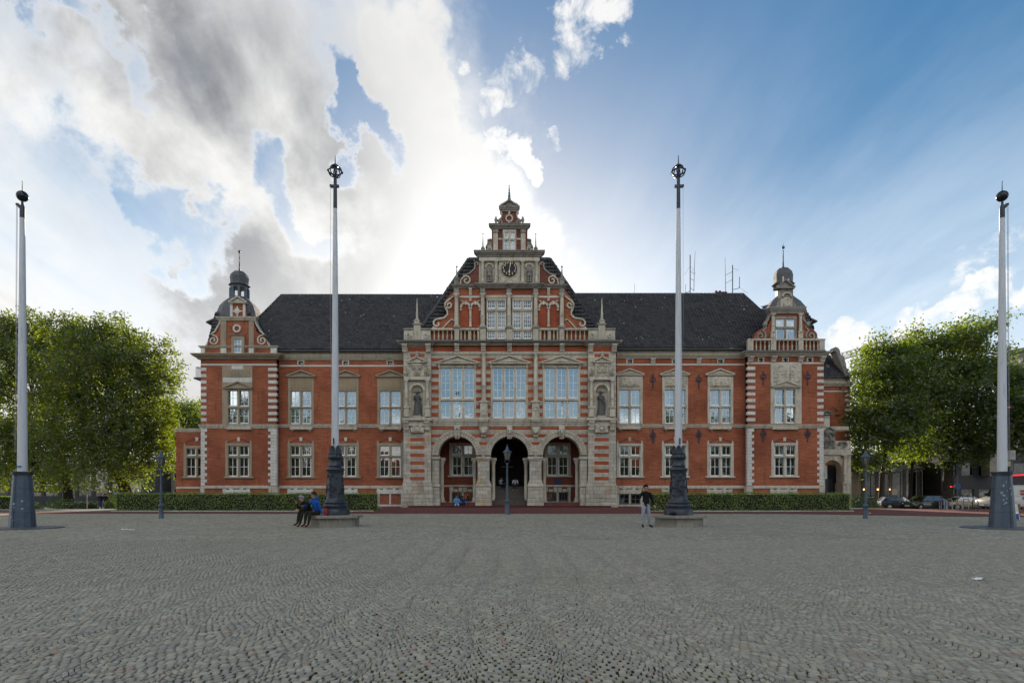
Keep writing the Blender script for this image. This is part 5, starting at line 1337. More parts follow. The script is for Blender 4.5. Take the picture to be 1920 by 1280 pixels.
# third tier
T3 = T2+.04
gb = MB(); poly(gb, [(922, 474), (989, 474), (989, 428), (922, 428)], T3, .6); part(gb, 'gable', BRICKD)
for f in ((lambda p: p), mir):
    p, q = sorted((f([(924.5, 0)])[0][0], f([(933.5, 0)])[0][0])); fbox('pilaster', STONE, p, q, 434, 472, T3-.16, .2, .03); fbox('capital_block', DARKST, p-1, q+1, 430, 436, T3-.22, .25, .02)
    sb = MB(); poly(sb, f([(922, 473), (911, 473), (911, 462), (914, 455), (914, 448), (922, 448)]), T3+.02, .4); part(sb, 'gable', DARKST)
    volute(f(spiral(917, 466.5, 5.5, 1.2, -2.2, 1.3, 18)), 2.2, T3-.1, .5, STONE); volute(f([(911, 463), (914.5, 456), (914.5, 449), (921, 448)]), 2.2, T3-.08, .5, DARKST)
    obelisk(f([(905.5, 0)])[0][0], 438, 472.5, 6, T3, DARKST, True, ped=.2)
stone_window(945.5, 965, [(435, 446), (450, 471)], T3-.14, 2, STONE, jl=3, jr=3, top=4.5, sill=0, mull=4, nx=2, nys=(2, 3), ears=False, depth=.2, inset=.03)
fbox('stone_course', STONE, 934, 942.5, 446, 449.5, T3-.06, .1, .01); fbox('stone_course', STONE, 968, 976.5, 446, 449.5, T3-.06, .1, .01)
cornice(924, 987, 421.5, 430, T3-.06, .36, DARKST)
# fourth tier
gb = MB(); poly(gb, [(932, 423), (978, 423), (976, 414), (970, 410), (968, 396), (942, 396), (940, 410), (934, 414)], T3+.05, .5); part(gb, 'gable', BRICKD)
m_ = MB(); m_.ribbon(PT([(954.8+6*math.cos(u), 409.5+6*math.sin(u)) for u in np.linspace(0, 2*math.pi, 21)], T3), .13, T3-.06, T3+.08); m_.ribbon(PT([(954.8, 403), (954.8, 396)], T3), .16, T3-.06, T3+.08); m_.ribbon(PT([(954.8, 416), (954.8, 422)], T3), .1, T3-.06, T3+.08); part(m_, 'oculus', STONE)
for f in ((lambda p: p), mir):
    volute(f(spiral(937, 416.5, 5.4, 1.2, -2.4, 1.3, 18)), 2.2, T3-.06, .5, DARKST); volute(f([(936, 411), (940, 407), (941, 399), (938, 396)]), 2.2, T3-.06, .5, STONE)
    fi = MB(); X = px2x(f([(929.8, 0)])[0][0], T3); fi.lathe([(.14, 0), (.16, .15), (.07, .25), (.14, .42), (.15, .55), (.03, .85)], (X, T3+.1, py2z(422, T3)), 8); part(fi, 'finial', DARKST, smooth=40)
    fi = MB(); X = px2x(f([(941.3, 0)])[0][0], T3); fi.lathe([(.1, 0), (.06, .2), (.1, .3), (.02, .42)], (X, T3+.1, py2z(388, T3)), 8); part(fi, 'finial', DARKST, smooth=40)
cornice(940, 970, 387.5, 397, T3, .22, DARKST)
pediment(937.5, 972, 388, 374.5, T3-.2, DARKST, depth=.6)
X = px2x(954.8, T3); z = py2z(376, T3); sp = MB(); sp.lathe([(.13, 0), (.17, .15), (.10, .3), (.13, .42), (.08, .6), (.10, .7), (.055, .85), (.07, 1.0), (.03, 1.15)], (X, T3+.1, z), 8); sp.ball((X, T3+.1, z+1.2), .06, 8, 5); sp.ball((X, T3+.1, z+1.36), .06, 8, 5); part(sp, 'spire', COPPER, smooth=50)
# roof behind the gable
RG = G+.6; q0, q1 = (782, 640), (1128, 640)
zt = py2z(486, RG+1.2); zb = py2z(622, RG)
fr = [(px2x(786, RG), RG, zb), (px2x(1124, RG), RG, zb), (px2x(1031, RG+1.2), RG+1.2, zt), (px2x(879, RG+1.2), RG+1.2, zt)]
tiles(fr, 'roof', seed=21)
ridge([fr[0], fr[3], fr[2], fr[1]], r=.18)
bk = [(fr[3][0], RG+1.2, zt), (fr[2][0], RG+1.2, zt), (fr[2][0], RG+9, zt), (fr[3][0], RG+9, zt)]
m_ = MB(); m_.add(bk+[(fr[0][0], RG, zb), (fr[0][0], RG+9, zb), (fr[1][0], RG, zb), (fr[1][0], RG+9, zb)], [(0, 1, 2, 3), (0, 3, 5, 4), (1, 6, 7, 2), (3, 2, 7, 5)]); part(m_, 'roof', ROOF)
# ------------------------------------------------------------------ flagpoles, benches, lamps
def local(name, mb, mats, parent, smooth=None, kind=None, label=None):
    return tag(mb.build(name, mats, parent, smooth), label, None, None, kind)
def m_polewhite():
    m, q, b = newmat('weathered_white_pole'); setp(b, .5, 0, .3)
    p = pos(q); sx, sy, sz = q.sep(p)
    s_ = q.noise(q.comb(q.m('MULTIPLY', sx, 9), q.m('MULTIPLY', sy, 9), q.m('MULTIPLY', sz, .7)), 1.4, 5, .7)
    q.l.new(q.mix(q.m('MULTIPLY', q.ramp(s_, .48, .75), .5), (.54, .55, .58), (.24, .25, .28)), b.inputs['Base Color']); return m
PWHITE = m_polewhite()
BALLM = m_plain('dark_gloss_ball', (.012, .016, .022), .18, .3, .1, 4, .5)
ROPE = m_plain('halyard_rope', (.25, .25, .27), .8)
BENCHST = m_stone('weathered_bench_stone', (.30, .275, .23), dirtamt=.6)
def ornate_pole(px, label, seed):
    Y = 24.75; x = px2x(px, Y); z0 = g1(x, Y)
    # stone bench round the foot
    b = empty('stone_bench', (x, Y, z0), 'octagonal weathered stone bench round the foot of the '+('left ornate flagpole' if px < 900 else 'right ornate flagpole'), 'bench', 'stone benches at the flagpoles')
    m_ = MB(); m_.lathe([(1.10, .355), (1.14, .365), (1.14, .455), (1.11, .47)], (0, 0, 0), 8, math.pi/8); local('seat_slab', m_, BENCHST, b)
    for k in range(8):
        u0, u1 = math.pi/8+k*math.pi/4+.006, math.pi/8+(k+1)*math.pi/4-.006; r0, r1 = .99, .5; m_ = MB()
        m_.add([(r*math.cos(u), r*math.sin(u), z) for z in (-.05, .355) for r, u in ((r0, u0), (r0, u1), (r1, u1), (r1, u0))], [(3, 2, 1, 0), (4, 5, 6, 7), (0, 1, 5, 4), (1, 2, 6, 5), (2, 3, 7, 6), (3, 0, 4, 7)])
        local('base_block', m_, BENCHST, b)
    p = empty('flagpole', (x, Y, z0+.47), label, 'flagpole', 'ornate flagpoles on stone benches')
    m_ = MB()
    m_.lathe([(.60, 0), (.60, .24), (.58, .26), (.52, .27)], (0, 0, 0), 8, math.pi/8)
    m_.lathe([(.50, .26), (.50, .36), (.52, .38), (.49, .44), (.45, .47), (.47, .52), (.42, .60), (.375, .66), (.365, .70), (.365, .74), (.355, .76)], (0, 0, 0), 32); local('foot', m_, IRON, p, 45)
    # tapered drum with cast scrollwork
    m_ = MB(); m_.lathe([(.365, .74), (.305, 1.74)], (0, 0, 0), 32); dr = local('drum', m_, IRON, p, 45)
    rr = np.random.default_rng(seed); rad = lambda z: .365-(z-.74)*.06
    m_ = MB()
    for a0 in (0, math.pi/2, math.pi, 1.5*math.pi):
        fr = lambda u, v: ((rad(v)+.012)*math.cos(a0+u/rad(v)), (rad(v)+.012)*math.sin(a0+u/rad(v)), v)
        for rr_ in (.155, .115): m_.tube([fr(rr_*math.cos(t_), 1.12+rr_*math.sin(t_)) for t_ in np.linspace(0, 2*math.pi, 21)], .016, 5)
        m_.tube([fr(.05*math.cos(t_), 1.12+.07*math.sin(t_)) for t_ in np.linspace(0, 2*math.pi, 13)], .02, 5)
    for k in range(64):
        a, z, r0 = rr.uniform(0, 2*math.pi), rr.uniform(.80, 1.68), rr.uniform(.035, .075); s_ = rr.choice([-1, 1])
        m_.tube([((rad(z)+.010)*math.cos(a+s_*q*math.cos(t_)/.34), (rad(z)+.010)*math.sin(a+s_*q*math.cos(t_)/.34), z+q*math.sin(t_)) for t_, q in zip(np.linspace(0, 6.5, 12), np.linspace(r0, r0*.25, 12))], .017, 4)
    tag(local('scrollwork', m_, IRON, dr, 60), kind='stuff')
    m_ = MB(); m_.lathe([(.305, 1.74), (.33, 1.76), (.33, 1.80), (.36, 1.86), (.39, 1.90), (.385, 1.93), (.30, 2.0), (.27, 2.03), (.29, 2.06), (.25, 2.12), (.235, 2.2), (.225, 2.26), (.25, 2.28), (.25, 2.31), (.225, 2.33)], (0, 0, 0), 32); local('collar', m_, IRON, p, 45)
    m_ = MB(); m_.lathe([(.225, 2.31), (.30, 2.38), (.305, 2.45), (.27, 2.52), (.225, 2.56)], (0, 0, 0), 48, rib=.045, ribn=16); local('fluted_bulb', m_, IRON, p, 45)
    for k in range(12):
        m_ = MB(); u = k*math.pi/6; m_.ball((.255*math.cos(u), .255*math.sin(u), 2.56), .035, 6, 4); local('stud', m_, IRON, p, 60)
    for k in range(6):   # upright leaves that hold the white shaft
        m_ = MB(); u = k*math.pi/3+.3; ct, st = math.cos(u), math.sin(u)
        pr = [(0, .10, .215), (.12, .11, .205), (.24, .10, .20), (.33, .07, .215), (.37, .03, .235)]
        vs = []
        for (z, w, r) in pr:
            for q in (-1, 0, 1): vs.append((r*ct*(1.0+.10*(q == 0))-q*w*st, r*st*(1.0+.10*(q == 0))+q*w*ct, 2.54+z))
        n = len(vs); vs += [(a*.93, b_*.93, c) for a, b_, c in vs]
        fs = []
        for j in range(len(pr)-1):
            for i in range(2):
                s0 = j*3+i; fs += [(s0, s0+1, s0+4, s0+3), (n+s0+3, n+s0+4, n+s0+1, n+s0)]
        m_.add(vs, fs); local('leaf', m_, IRON, p, 50)
    top = 13.85
    m_ = MB(); m_.lathe([(.155, 2.5), (.145, 5), (.122, 8.5), (.092, 12), (.080, 12.9)], (0, 0, 0), 20); local('shaft', m_, PWHITE, p, 50)
    m_ = MB(); m_.lathe([(.083, 12.9), (.076, top), (.07, top+.04), (.07, top+.06), (.065, top+.45)], (0, 0, 0), 16); local('shaft_head', m_, IRON, p, 50)
    m_ = MB(); m_.box(-.20, .16, -.05, .05, top-.05, top+.05) if px < 900 else m_.box(-.16, .20, -.05, .05, top-.05, top+.05)
    m_.lathe([(.06, 0), (.06, .08)], (-.18 if px < 900 else .18, 0, top-.02), 8); local('pulley_arm', m_, IRON, p)
    # crown of hoops
    m_ = MB(); zc = top+.62; r = .27
    for a in (0, math.pi/3, 2*math.pi/3): m_.tube([(r*math.cos(t_)*math.cos(a), r*math.cos(t_)*math.sin(a), zc+r*.9*math.sin(t_)) for t_ in np.linspace(0, 2*math.pi, 21)], .026, 5)
    m_.tube([(r*1.02*math.cos(t_), r*1.02*math.sin(t_), zc) for t_ in np.linspace(0, 2*math.pi, 25)], .032, 5)
    for k in range(6): u = k*math.pi/3+.4; m_.ball((r*1.08*math.cos(u), r*1.08*math.sin(u), zc), .05, 6, 4)
    m_.ball((0, 0, zc+r*.9), .10, 8, 5, (1.3, 1.3, .7)); m_.tube([(0, 0, zc-r), (0, 0, zc+r)], .035, 6); m_.tube([(0, 0, zc+r), (0, 0, zc+r+.42)], [.03, .012], 6); local('crown', m_, IRON, p, 60)
    m_ = MB(); m_.box(-.02, .02, -.25, -.19, 2.95, 3.22); local('cleat', m_, BLACK, p)
    s_ = -1 if px < 900 else 1
    m_ = MB(); m_.tube([(s_*.18, -.05, top), (s_*.19, -.06, 8), (s_*.06, -.22, 3.1)], .006, 4); local('halyard', m_, ROPE, p)
ornate_pole(628.5, 'left of two tall white flagpoles with ornate cast iron foot and hoop crown', 3)
ornate_pole(1272, 'right of two tall white flagpoles with ornate cast iron foot and hoop crown', 4)
def plain_pole(px, label, side):
    Y = 23.1; x = px2x(px, Y); z0 = g1(x, Y); p = empty('flagpole', (x, Y, z0), label, 'flagpole', 'plain outer flagpoles')
    m_ = MB(); m_.lathe([(1.34, -.02), (1.34, .035), (1.30, .045)], (0, 0, 0), 32); local('base_plate', m_, LEAD, p)
    m_ = MB(); n = 12; m_.lathe([(.44, .04), (.305, 2.10)], (0, 0, 0), n, math.pi/n); cn = local('cone_foot', m_, IRONB, p)
    m_ = MB(); m_.lathe([(.36, 2.10), (.36, 2.13), (.345, 2.14), (.345, 2.17), (.365, 2.18), (.365, 2.22), (.20, 2.23)], (0, 0, 0), 24); local('collar', m_, IRON, p, 40)
    for z in (.62, 1.55):
        r = .44-(z-.04)*.0655; m_ = MB(); m_.lathe([(r+.003, z), (r+.002, z+.014)], (0, 0, 0), n, math.pi/n, False); local('seam', m_, IRON, cn)
    m_ = MB(); m_.tube([(0, -.448*math.cos(math.pi/n)*1.0, .05), (0, -.308*math.cos(math.pi/n), 2.08)], .007, 4); local('seam', m_, IRON, cn)
    rr = np.random.default_rng(int(px)+1)
    for k in range(13):     # torn sticker remains
        z = rr.uniform(.25, 1.95); u = rr.uniform(-.75, .75)-math.pi/2; r = (.44-(z-.04)*.0655)*1.004; w, h = rr.uniform(.015, .05), rr.uniform(.012, .045)
        m_ = MB(); m_.add([(r*math.cos(u+a*w/r), r*math.sin(u+a*w/r), z+b) for a, b in ((-1, -h), (.8, -h*.7), (1, h), (-.6, h*.8))], [(0, 1, 2, 3)]); local('sticker', m_, m_sticker, cn)
    m_ = MB(); m_.lathe([(.166, 2.22), (.150, 5), (.120, 8.5), (.088, 12.2)], (0, 0, 0), 20); local('shaft', m_, PWHITE, p, 50)
    m_ = MB(); m_.lathe([(.092, 12.2), (.088, 12.6), (.07, 12.68), (.05, 12.72), (.035, 12.95)], (0, 0, 0), 16); local('shaft_head', m_, IRON, p, 50)
    m_ = MB(); m_.tube([(0, 0, 12.55), (side*.16, -.03, 12.72), (side*.21, -.03, 12.74)], [.07, .06, .05], 8); local('pulley_arm', m_, IRON, p, 50)
    m_ = MB(); m_.ball((0, 0, 13.06), .205, 24, 16); local('ball', m_, BALLM, p, 60)
    m_ = MB(); m_.tube([(0, 0, 13.2), (0, 0, 13.62)], [.022, .01], 6); m_.ball((0, 0, 13.63), .025, 6, 4); local('tip', m_, IRON, p)
    m_ = MB(); m_.tube([(side*.21, -.03, 12.7), (side*.22, -.05, 7), (side*.2, -.12, 3.0)], .007, 4); m_.tube([(side*.17, -.03, 12.7), (side*.19, -.08, 3.0)], .007, 4); local('halyard', m_, ROPE, p)
    if side > 0: m_ = MB(); m_.ball((side*.215, -.05, 4.75), .055, 10, 7); local('weight', m_, m_plain('pink_weight', (.6, .16, .2), .5), p, 60)
    else: m_ = MB(); m_.box(-.10, .12, -.193, -.185, 2.40, 2.45); local('tape', m_, m_plain('blue_tape', (.02, .10, .2), .5), p)
m_sticker = m_plain('torn_sticker', (.30, .34, .38), .7, 0, .3, 30)
plain_pole(42, 'outer white flagpole with black ball and blue conical foot before the weeping tree', -1)
plain_pole(1879, 'outer white flagpole with black ball and blue conical foot beside the white van', 1)
# graffiti tag on the foot of the right one: a pale painted loop
gt = bpy.data.objects[[o.name for o in bpy.data.objects if o.name.startswith('cone_foot')][-1]]
m_ = MB(); lp = [(.36, -.27, z_) for z_ in ()]
pts = [(-.42, .30), (-.36, .36), (-.33, .48), (-.37, .58), (-.44, .60), (-.50, .52), (-.51, .42), (-.47, .34), (-.43, .44), (-.40, .46)]
for (u, z_) in pts: r = (.44-(z_-.04)*.0655)*1.006; lp.append((r*math.cos(u), r*math.sin(u), z_))
m_.tube(lp, .012, 4); local('paint_mark', m_, m_plain('pale_spray_paint', (.45, .5, .55), .6), gt)

LAMPG = m_glass('lantern_glass', .10, (.10, .10, .085))
def lamp(px, Y, sc, label):
    x = px2x(px, Y); p = empty('street_lamp', (x, Y, g1(x, Y)), label, 'street lamp', 'old style lanterns on the square'); p.scale = (sc, sc, sc)
    m_ = MB(); m_.lathe([(.135, 0), (.135, .05), (.12, .08), (.115, .55), (.12, .60), (.15, .64), (.155, .70), (.10, .76), (.075, .80)], (0, 0, 0), 16); local('foot', m_, IRONB, p, 40)
    m_ = MB(); m_.lathe([(.068, .78), (.060, 1.1), (.044, 2.2), (.044, 2.24), (.054, 2.26), (.044, 2.3), (.040, 2.62), (.060, 2.66), (.046, 2.72)], (0, 0, 0), 14); local('post', m_, IRONB, p, 40)
    m_ = MB(); m_.tube([(-.26, 0, 2.52), (.26, 0, 2.52)], .022, 6); m_.ball((-.27, 0, 2.52), .03, 6, 4); m_.ball((.27, 0, 2.52), .03, 6, 4); local('ladder_bar', m_, IRON, p, 50)
    m_ = MB()
    for s_ in (-1, 1): m_.tube([(0, 0, 2.7), (s_*.10, 0, 2.74), (s_*.14, 0, 2.82), (s_*.13, 0, 2.88)], .018, 5)
    m_.lathe([(.14, 2.86), (.15, 2.88), (.13, 2.90)], (0, 0, 0), 6); local('cradle', m_, IRON, p)
    n = 6; ang = [k*2*math.pi/n+math.pi/6 for k in range(n)]
    for k in range(n):
        a, b = ang[k], ang[(k+1) % n]; m_ = MB()
        m_.add([(.125*math.cos(a), .125*math.sin(a), 2.90), (.125*math.cos(b), .125*math.sin(b), 2.90), (.215*math.cos(b), .215*math.sin(b), 3.27), (.215*math.cos(a), .215*math.sin(a), 3.27)], [(0, 1, 2, 3)]); local('glass_pane', m_, LAMPG, p)
        m_ = MB(); m_.tube([(.128*math.cos(a), .128*math.sin(a), 2.88), (.22*math.cos(a), .22*math.sin(a), 3.28)], .013, 4); local('glazing_bar', m_, IRON, p)
    m_ = MB(); m_.lathe([(.235, 3.26), (.255, 3.29), (.20, 3.34), (.12, 3.42), (.085, 3.46), (.09, 3.50), (.07, 3.55), (.03, 3.60), (.045, 3.63), (.02, 3.68), (.004, 3.72)], (0, 0, 0), 6, math.pi/6); local('hood', m_, IRONB, p, 30)
    for a in ang:
        m_ = MB(); m_.ball((.255*math.cos(a), .255*math.sin(a), 3.31), .024, 6, 4); local('hood_knob', m_, IRONB, p, 60)
    return p
lamp(302, 31.4, .985, 'old style lamp post before the left hedge near the weeping tree')
lamp(951, 36.0, 1.155, 'old style lamp post in front of the central arch')
lamp(1623, 31.0, .99, 'old style lamp post before the plane trees past the right hedge')
# modern lantern behind the right flagpole
p = empty('street_lamp', (px2x(1896, 27), 27, g1(24, 27)), 'slim grey modern street lamp close behind the far right flagpole', 'street lamp')
m_ = MB(); m_.tube([(0, 0, 0), (0, 0, 2.9)], .055, 8); local('post', m_, LEAD, p, 50)
m_ = MB(); m_.bbox(-.12, .14, -.1, .12, 2.9, 3.35, .03); local('lamp_head', m_, m_plain('frosted_lamp_head', (.28, .28, .27), .4), p)
m_ = MB(); m_.ball((0, -.06, 2.05-.85), .04, 8, 5); local('red_cap', m_, m_plain('red_cap', (.4, .05, .04), .5), p)
m_ = MB(); m_.box(-.28, -.05, -.03, .03, 2.62, 2.86); local('sign_plate', m_, CREAM, p)

# ------------------------------------------------------------------ hedges
def leaf_cloud(P, N, size, mat_idx=0, rngs=None, droop=0., aspect=1.0, nw=1.):
    """one small quad per point P, facing roughly N"""
    r_ = rngs or rng; n = len(P)
    N = N*nw+r_.normal(0, .55, (n, 3)); N /= np.linalg.norm(N, axis=1)[:, None]
    a = np.cross(N, r_.normal(0, 1, (n, 3))); a /= np.linalg.norm(a, axis=1)[:, None]
    if droop: a = a*(1-droop)+np.array([0, 0, -1.])*droop; a -= N*(a*N).sum(1)[:, None]; a /= np.linalg.norm(a, axis=1)[:, None]
    b = np.cross(N, a); s_ = (size*r_.uniform(.65, 1.35, n))[:, None]
    a = a*s_*aspect; b = b*s_*.55
    V = np.stack([P-a*.5, P+b*.5+N*s_*.12, P+a*.5, P-b*.5+N*s_*.12], 1).reshape(-1, 3)
    return V, np.arange(4*n).reshape(-1, 4)
def hedge(px0, px1, Y0, Y1, h, label, seed):
    x0, x1 = px2x(px0, Y0), px2x(px1, Y0); r_ = np.random.default_rng(seed); L, D = x1-x0, Y1-Y0
    xc, yc = (x0+x1)/2, (Y0+Y1)/2; zb = g1(xc, Y0)
    p = empty('hedge', (xc, yc, zb), label, 'hedge', 'clipped hedges before the building')
    core = MB(); core.bbox(-L/2+.08, L/2-.08, -D/2+.08, D/2-.08, -.05, h-.08, .02); local('twig_core', core, m_plain('hedge_inner_twigs', (.018, .022, .010), .95), p)
    def face(n, f): q = f(r_.uniform(-.5, .5, n), r_.uniform(0, 1, n)); return q
    n1 = int(L*h*260); n2 = int(L*D*200); n3 = int(D*h*230)
    P, N = [], []
    u, v = r_.uniform(-.5, .5, n1), r_.uniform(0, 1, n1)**.92; wob = .05*np.sin(u*L*1.7+seed)+.03*np.sin(v*9+u*L*4)
    P.append(np.stack([u*L, -D/2+r_.normal(0, .035, n1)+wob, v*h], 1)); N.append(np.tile([0, -1, .35], (n1, 1)))
    u, v = r_.uniform(-.5, .5, n2), r_.uniform(-.5, .5, n2)
    P.append(np.stack([u*L, v*D, h+r_.normal(0, .045, n2)+.045*np.sin(u*L*1.3+seed)+.03*np.sin(u*L*4.1)-.06*(np.abs(v)*2)**4], 1)); N.append(np.tile([0, -.2, 1], (n2, 1)))
    for s_ in (-1, 1):
        u, v = r_.uniform(-.5, .5, n3), r_.uniform(0, 1, n3)
        P.append(np.stack([s_*L/2+r_.normal(0, .04, n3), u*D, v*h], 1)); N.append(np.tile([s_, -.1, .3], (n3, 1)))
    k = int(L*14); u = r_.uniform(-.5, .5, k); P.append(np.stack([u*L, r_.uniform(-.5, .2, k)*D, h+r_.uniform(.03, .11, k)], 1)); N.append(np.tile([0, -.6, .6], (k, 1)))
    P = np.concatenate(P); N = np.concatenate(N).astype(float)
    V, Q = leaf_cloud(P, N, .085, rngs=r_)
    o = obj('leaves', np_mesh('leaves', V, Q, LEAF_H), p); tag(o, kind='stuff')
hedge(215, 703, 42.0, 43.2, 1.27, 'long clipped green hedge under the left wing windows', 1)
hedge(1213, 1596, 42.0, 43.2, 1.27, 'long clipped green hedge under the right wing windows', 2)
kb = MB()
for (a, b) in ((215, 703), (1213, 1596)):
    xs = np.linspace(px2x(a, 42), px2x(b, 42), 40)
    for x0, x1 in zip(xs[:-1], xs[1:]):
        m_ = MB(); z = g1((x0+x1)/2, 41.7); m_.bbox(x0+.006, x1-.006, 41.62, 41.76, z-.1, z+.06, .012); tag(m_.build('kerb_stone', STONE, bpy.data.objects['grey_footpath']))
# ------------------------------------------------------------------ trees
def tree(name, px, Y, label, lobes, n, size, mat, droop=0., lean=(0, 0), trunk_r=.45, trunk_h=4.5, seed=1, group=None, twig=1.0, shell=.45, Z0=None):
    """lobes: (px, py, depth offset, rx, ry, rz) of the crown masses as seen from the square"""
    r_ = np.random.default_rng(seed); x = px2x(px, Y); z0 = g1(x, Y) if Z0 is None else Z0
    p = empty(name, (x, Y, z0), label, 'tree', group)
    top = Vector((lean[0], lean[1], trunk_h))
    m_ = MB(); m_.tube([(0, 0, -.2), (lean[0]*.1, 0, .35), (lean[0]*.4, lean[1]*.4, trunk_h*.45), top], [trunk_r*1.45, trunk_r*1.05, trunk_r*.86, trunk_r*.72], 10)
    P, N = [], []
    vol = [l[3]*l[4]*l[5] for l in lobes]; tot = sum(v**.75 for v in vol)
    for l, v in zip(lobes, vol):
        YY = Y+l[2]; c = np.array([px2x(l[0], YY)-x, l[2], py2z(l[1], YY)-z0]); rad = np.array(l[3:6])
        m = int(n*v**.75/tot)
        cv = Vector(c); mid = top.lerp(cv, .5)+Vector((0, 0, .12*(cv-top).length))
        m_.tube([top-Vector((0, 0, .5)), mid, cv], [trunk_r*.42, trunk_r*.25, trunk_r*.10], 6)
        nc = max(8, int(m/95)); d_ = r_.normal(0, 1, (nc, 3)); d_ /= np.linalg.norm(d_, axis=1)[:, None]
        rr = r_.uniform(shell, 1.04, nc)*(1+.20*np.sin(d_[:, 0]*6+seed)*np.cos(d_[:, 2]*5+d_[:, 1]*3))
        cc = c+d_*rr[:, None]*rad
        for k in range(min(nc, 16)):
            m_.tube([mid.lerp(cv, .5), cv.lerp(Vector(cc[k]), .5)+Vector((0, 0, .3)), Vector(cc[k])], [trunk_r*.12, .06, .025], 4)
        lf = m//nc; idx = np.repeat(np.arange(nc), lf)
        sp = np.array([.78, .78, .46])*twig
        off = r_.normal(0, 1, (len(idx), 3))*sp
        if droop:
            t_ = r_.uniform(0, 1, len(idx)); low = np.clip(1.15-(cc[idx, 2]-c[2])/rad[2]*.5, .25, 1.6)
            off = off*np.array([.5, .5, .4]); off[:, 2] -= t_*1.9*droop*low; off[:, :2] += d_[idx, :2]*(.5-t_[:, None]**2*.2)
        P.append(cc[idx]+off); N.append(d_[idx]*.5+np.array([0, 0, .55]))
    local('trunk', m_, BARK, p, 60)
    P = np.concatenate(P); N = np.concatenate(N); ok = P[:, 2] > 1.9; P, N = P[ok], N[ok]
    V, Q = leaf_cloud(P, N, size, rngs=r_, droop=.55*droop, aspect=1.15, nw=.45)
    tag(obj('crown', np_mesh('crown', V, Q, mat), p), kind='stuff')
    return p
GT = 'trees round the town hall'
tree('weeping_tree', 250, 60, 'broad weeping tree with leaning trunk beside the left hedge', [(205, 700, 0, 5.6, 5.0, 5.2), (150, 660, 2, 5, 5, 3.6), (255, 660, 1, 3.6, 4, 3.2), (275, 735, -1, 3.0, 3.6, 4.2), (225, 800, -2, 4.6, 4.5, 3.6), (150, 780, -1, 5, 5, 4.4), (285, 815, 0, 2.4, 3, 2.8), (180, 865, -2, 5.2, 4, 1.5), (190, 615, 2, 4, 4, 1.7)],
     62000, .27, LEAF_A, .9, (-2.2, .5), .62, 4.6, 11, GT)
tree('weeping_tree', 132, 66, 'dense weeping tree behind the far left flagpole', [(40, 720, 0, 6.5, 6, 6), (100, 650, 2, 5, 5, 3.8), (20, 640, 1, 5.5, 5, 3.6), (-50, 700, 0, 5, 5, 6), (90, 800, -2, 5.5, 5, 4.2), (10, 820, -2, 6, 5, 3.2), (60, 870, -3, 6.5, 4, 1.5), (-60, 820, 0, 5, 5, 4), (60, 608, 2, 3.8, 4, 1.4)],
     62000, .28, LEAF_A, .85, (-1.0, .5), .55, 5, 12, GT)
tree('round_tree', 352, 84, 'smaller pale green tree far behind the low brick annex', [(345, 800, 0, 3.6, 4, 4.2), (362, 780, 2, 2.5, 3, 2.6), (325, 830, 0, 3.2, 3, 3), (335, 765, 1, 2.4, 3, 2)], 12000, .30, LEAF_B, 0, (0, 0), .3, 5, 13, GT)
tree('plane_tree', 1652, 66, 'plane tree with sunlit leaves next to the stone portal', [(1650, 720, 0, 3.9, 4, 4.0), (1625, 770, -1, 2.4, 3, 3.4), (1680, 680, 1, 3.6, 4, 3.0), (1660, 810, -1, 4.0, 4, 3.6), (1618, 850, -1, 1.9, 3, 2.4), (1660, 655, 0, 2.0, 2.5, 1.5), (1690, 760, 0, 3.5, 4, 4)],
     27000, .33, LEAF_B, 0, (.2, 0), .32, 5, 14, GT, .95, .35)
tree('plane_tree', 1775, 68, 'tallest plane tree with thick trunk behind the parked cars', [(1785, 660, 0, 4.4, 4.5, 3.6), (1840, 625, 1, 2.6, 3, 2.2), (1740, 640, 0, 2.8, 3, 2.2), (1740, 720, -1, 4.2, 4, 3.8), (1815, 730, -1, 4.6, 4.5, 4.4), (1770, 810, -1, 5.6, 5, 3.6), (1850, 690, 1, 2.6, 3, 2.6), (1850, 800, -2, 4, 4, 3.6)],
     34000, .33, LEAF_B, 0, (.3, 0), .62, 6, 15, GT, .95, .35)
tree('plane_tree', 1705, 74, 'slim plane tree between the two larger plane trees', [(1712, 735, 0, 4.2, 4, 4.6), (1725, 820, 0, 4.2, 4, 3.2), (1700, 690, 1, 2.6, 3, 2.2)], 13000, .33, LEAF_B, 0, (.4, 0), .24, 6, 16, GT)
tree('plane_tree', 1935, 62, 'plane tree standing behind the far right flagpole', [(1935, 750, 0, 4.2, 4, 3.6), (1905, 790, -1, 2.8, 4, 3.6), (1960, 800, -1, 3.5, 4, 4), (1905, 715, 0, 1.4, 2.5, 1.6)], 15000, .33, LEAF_B, 0, (0, 0), .35, 4.5, 17, GT)
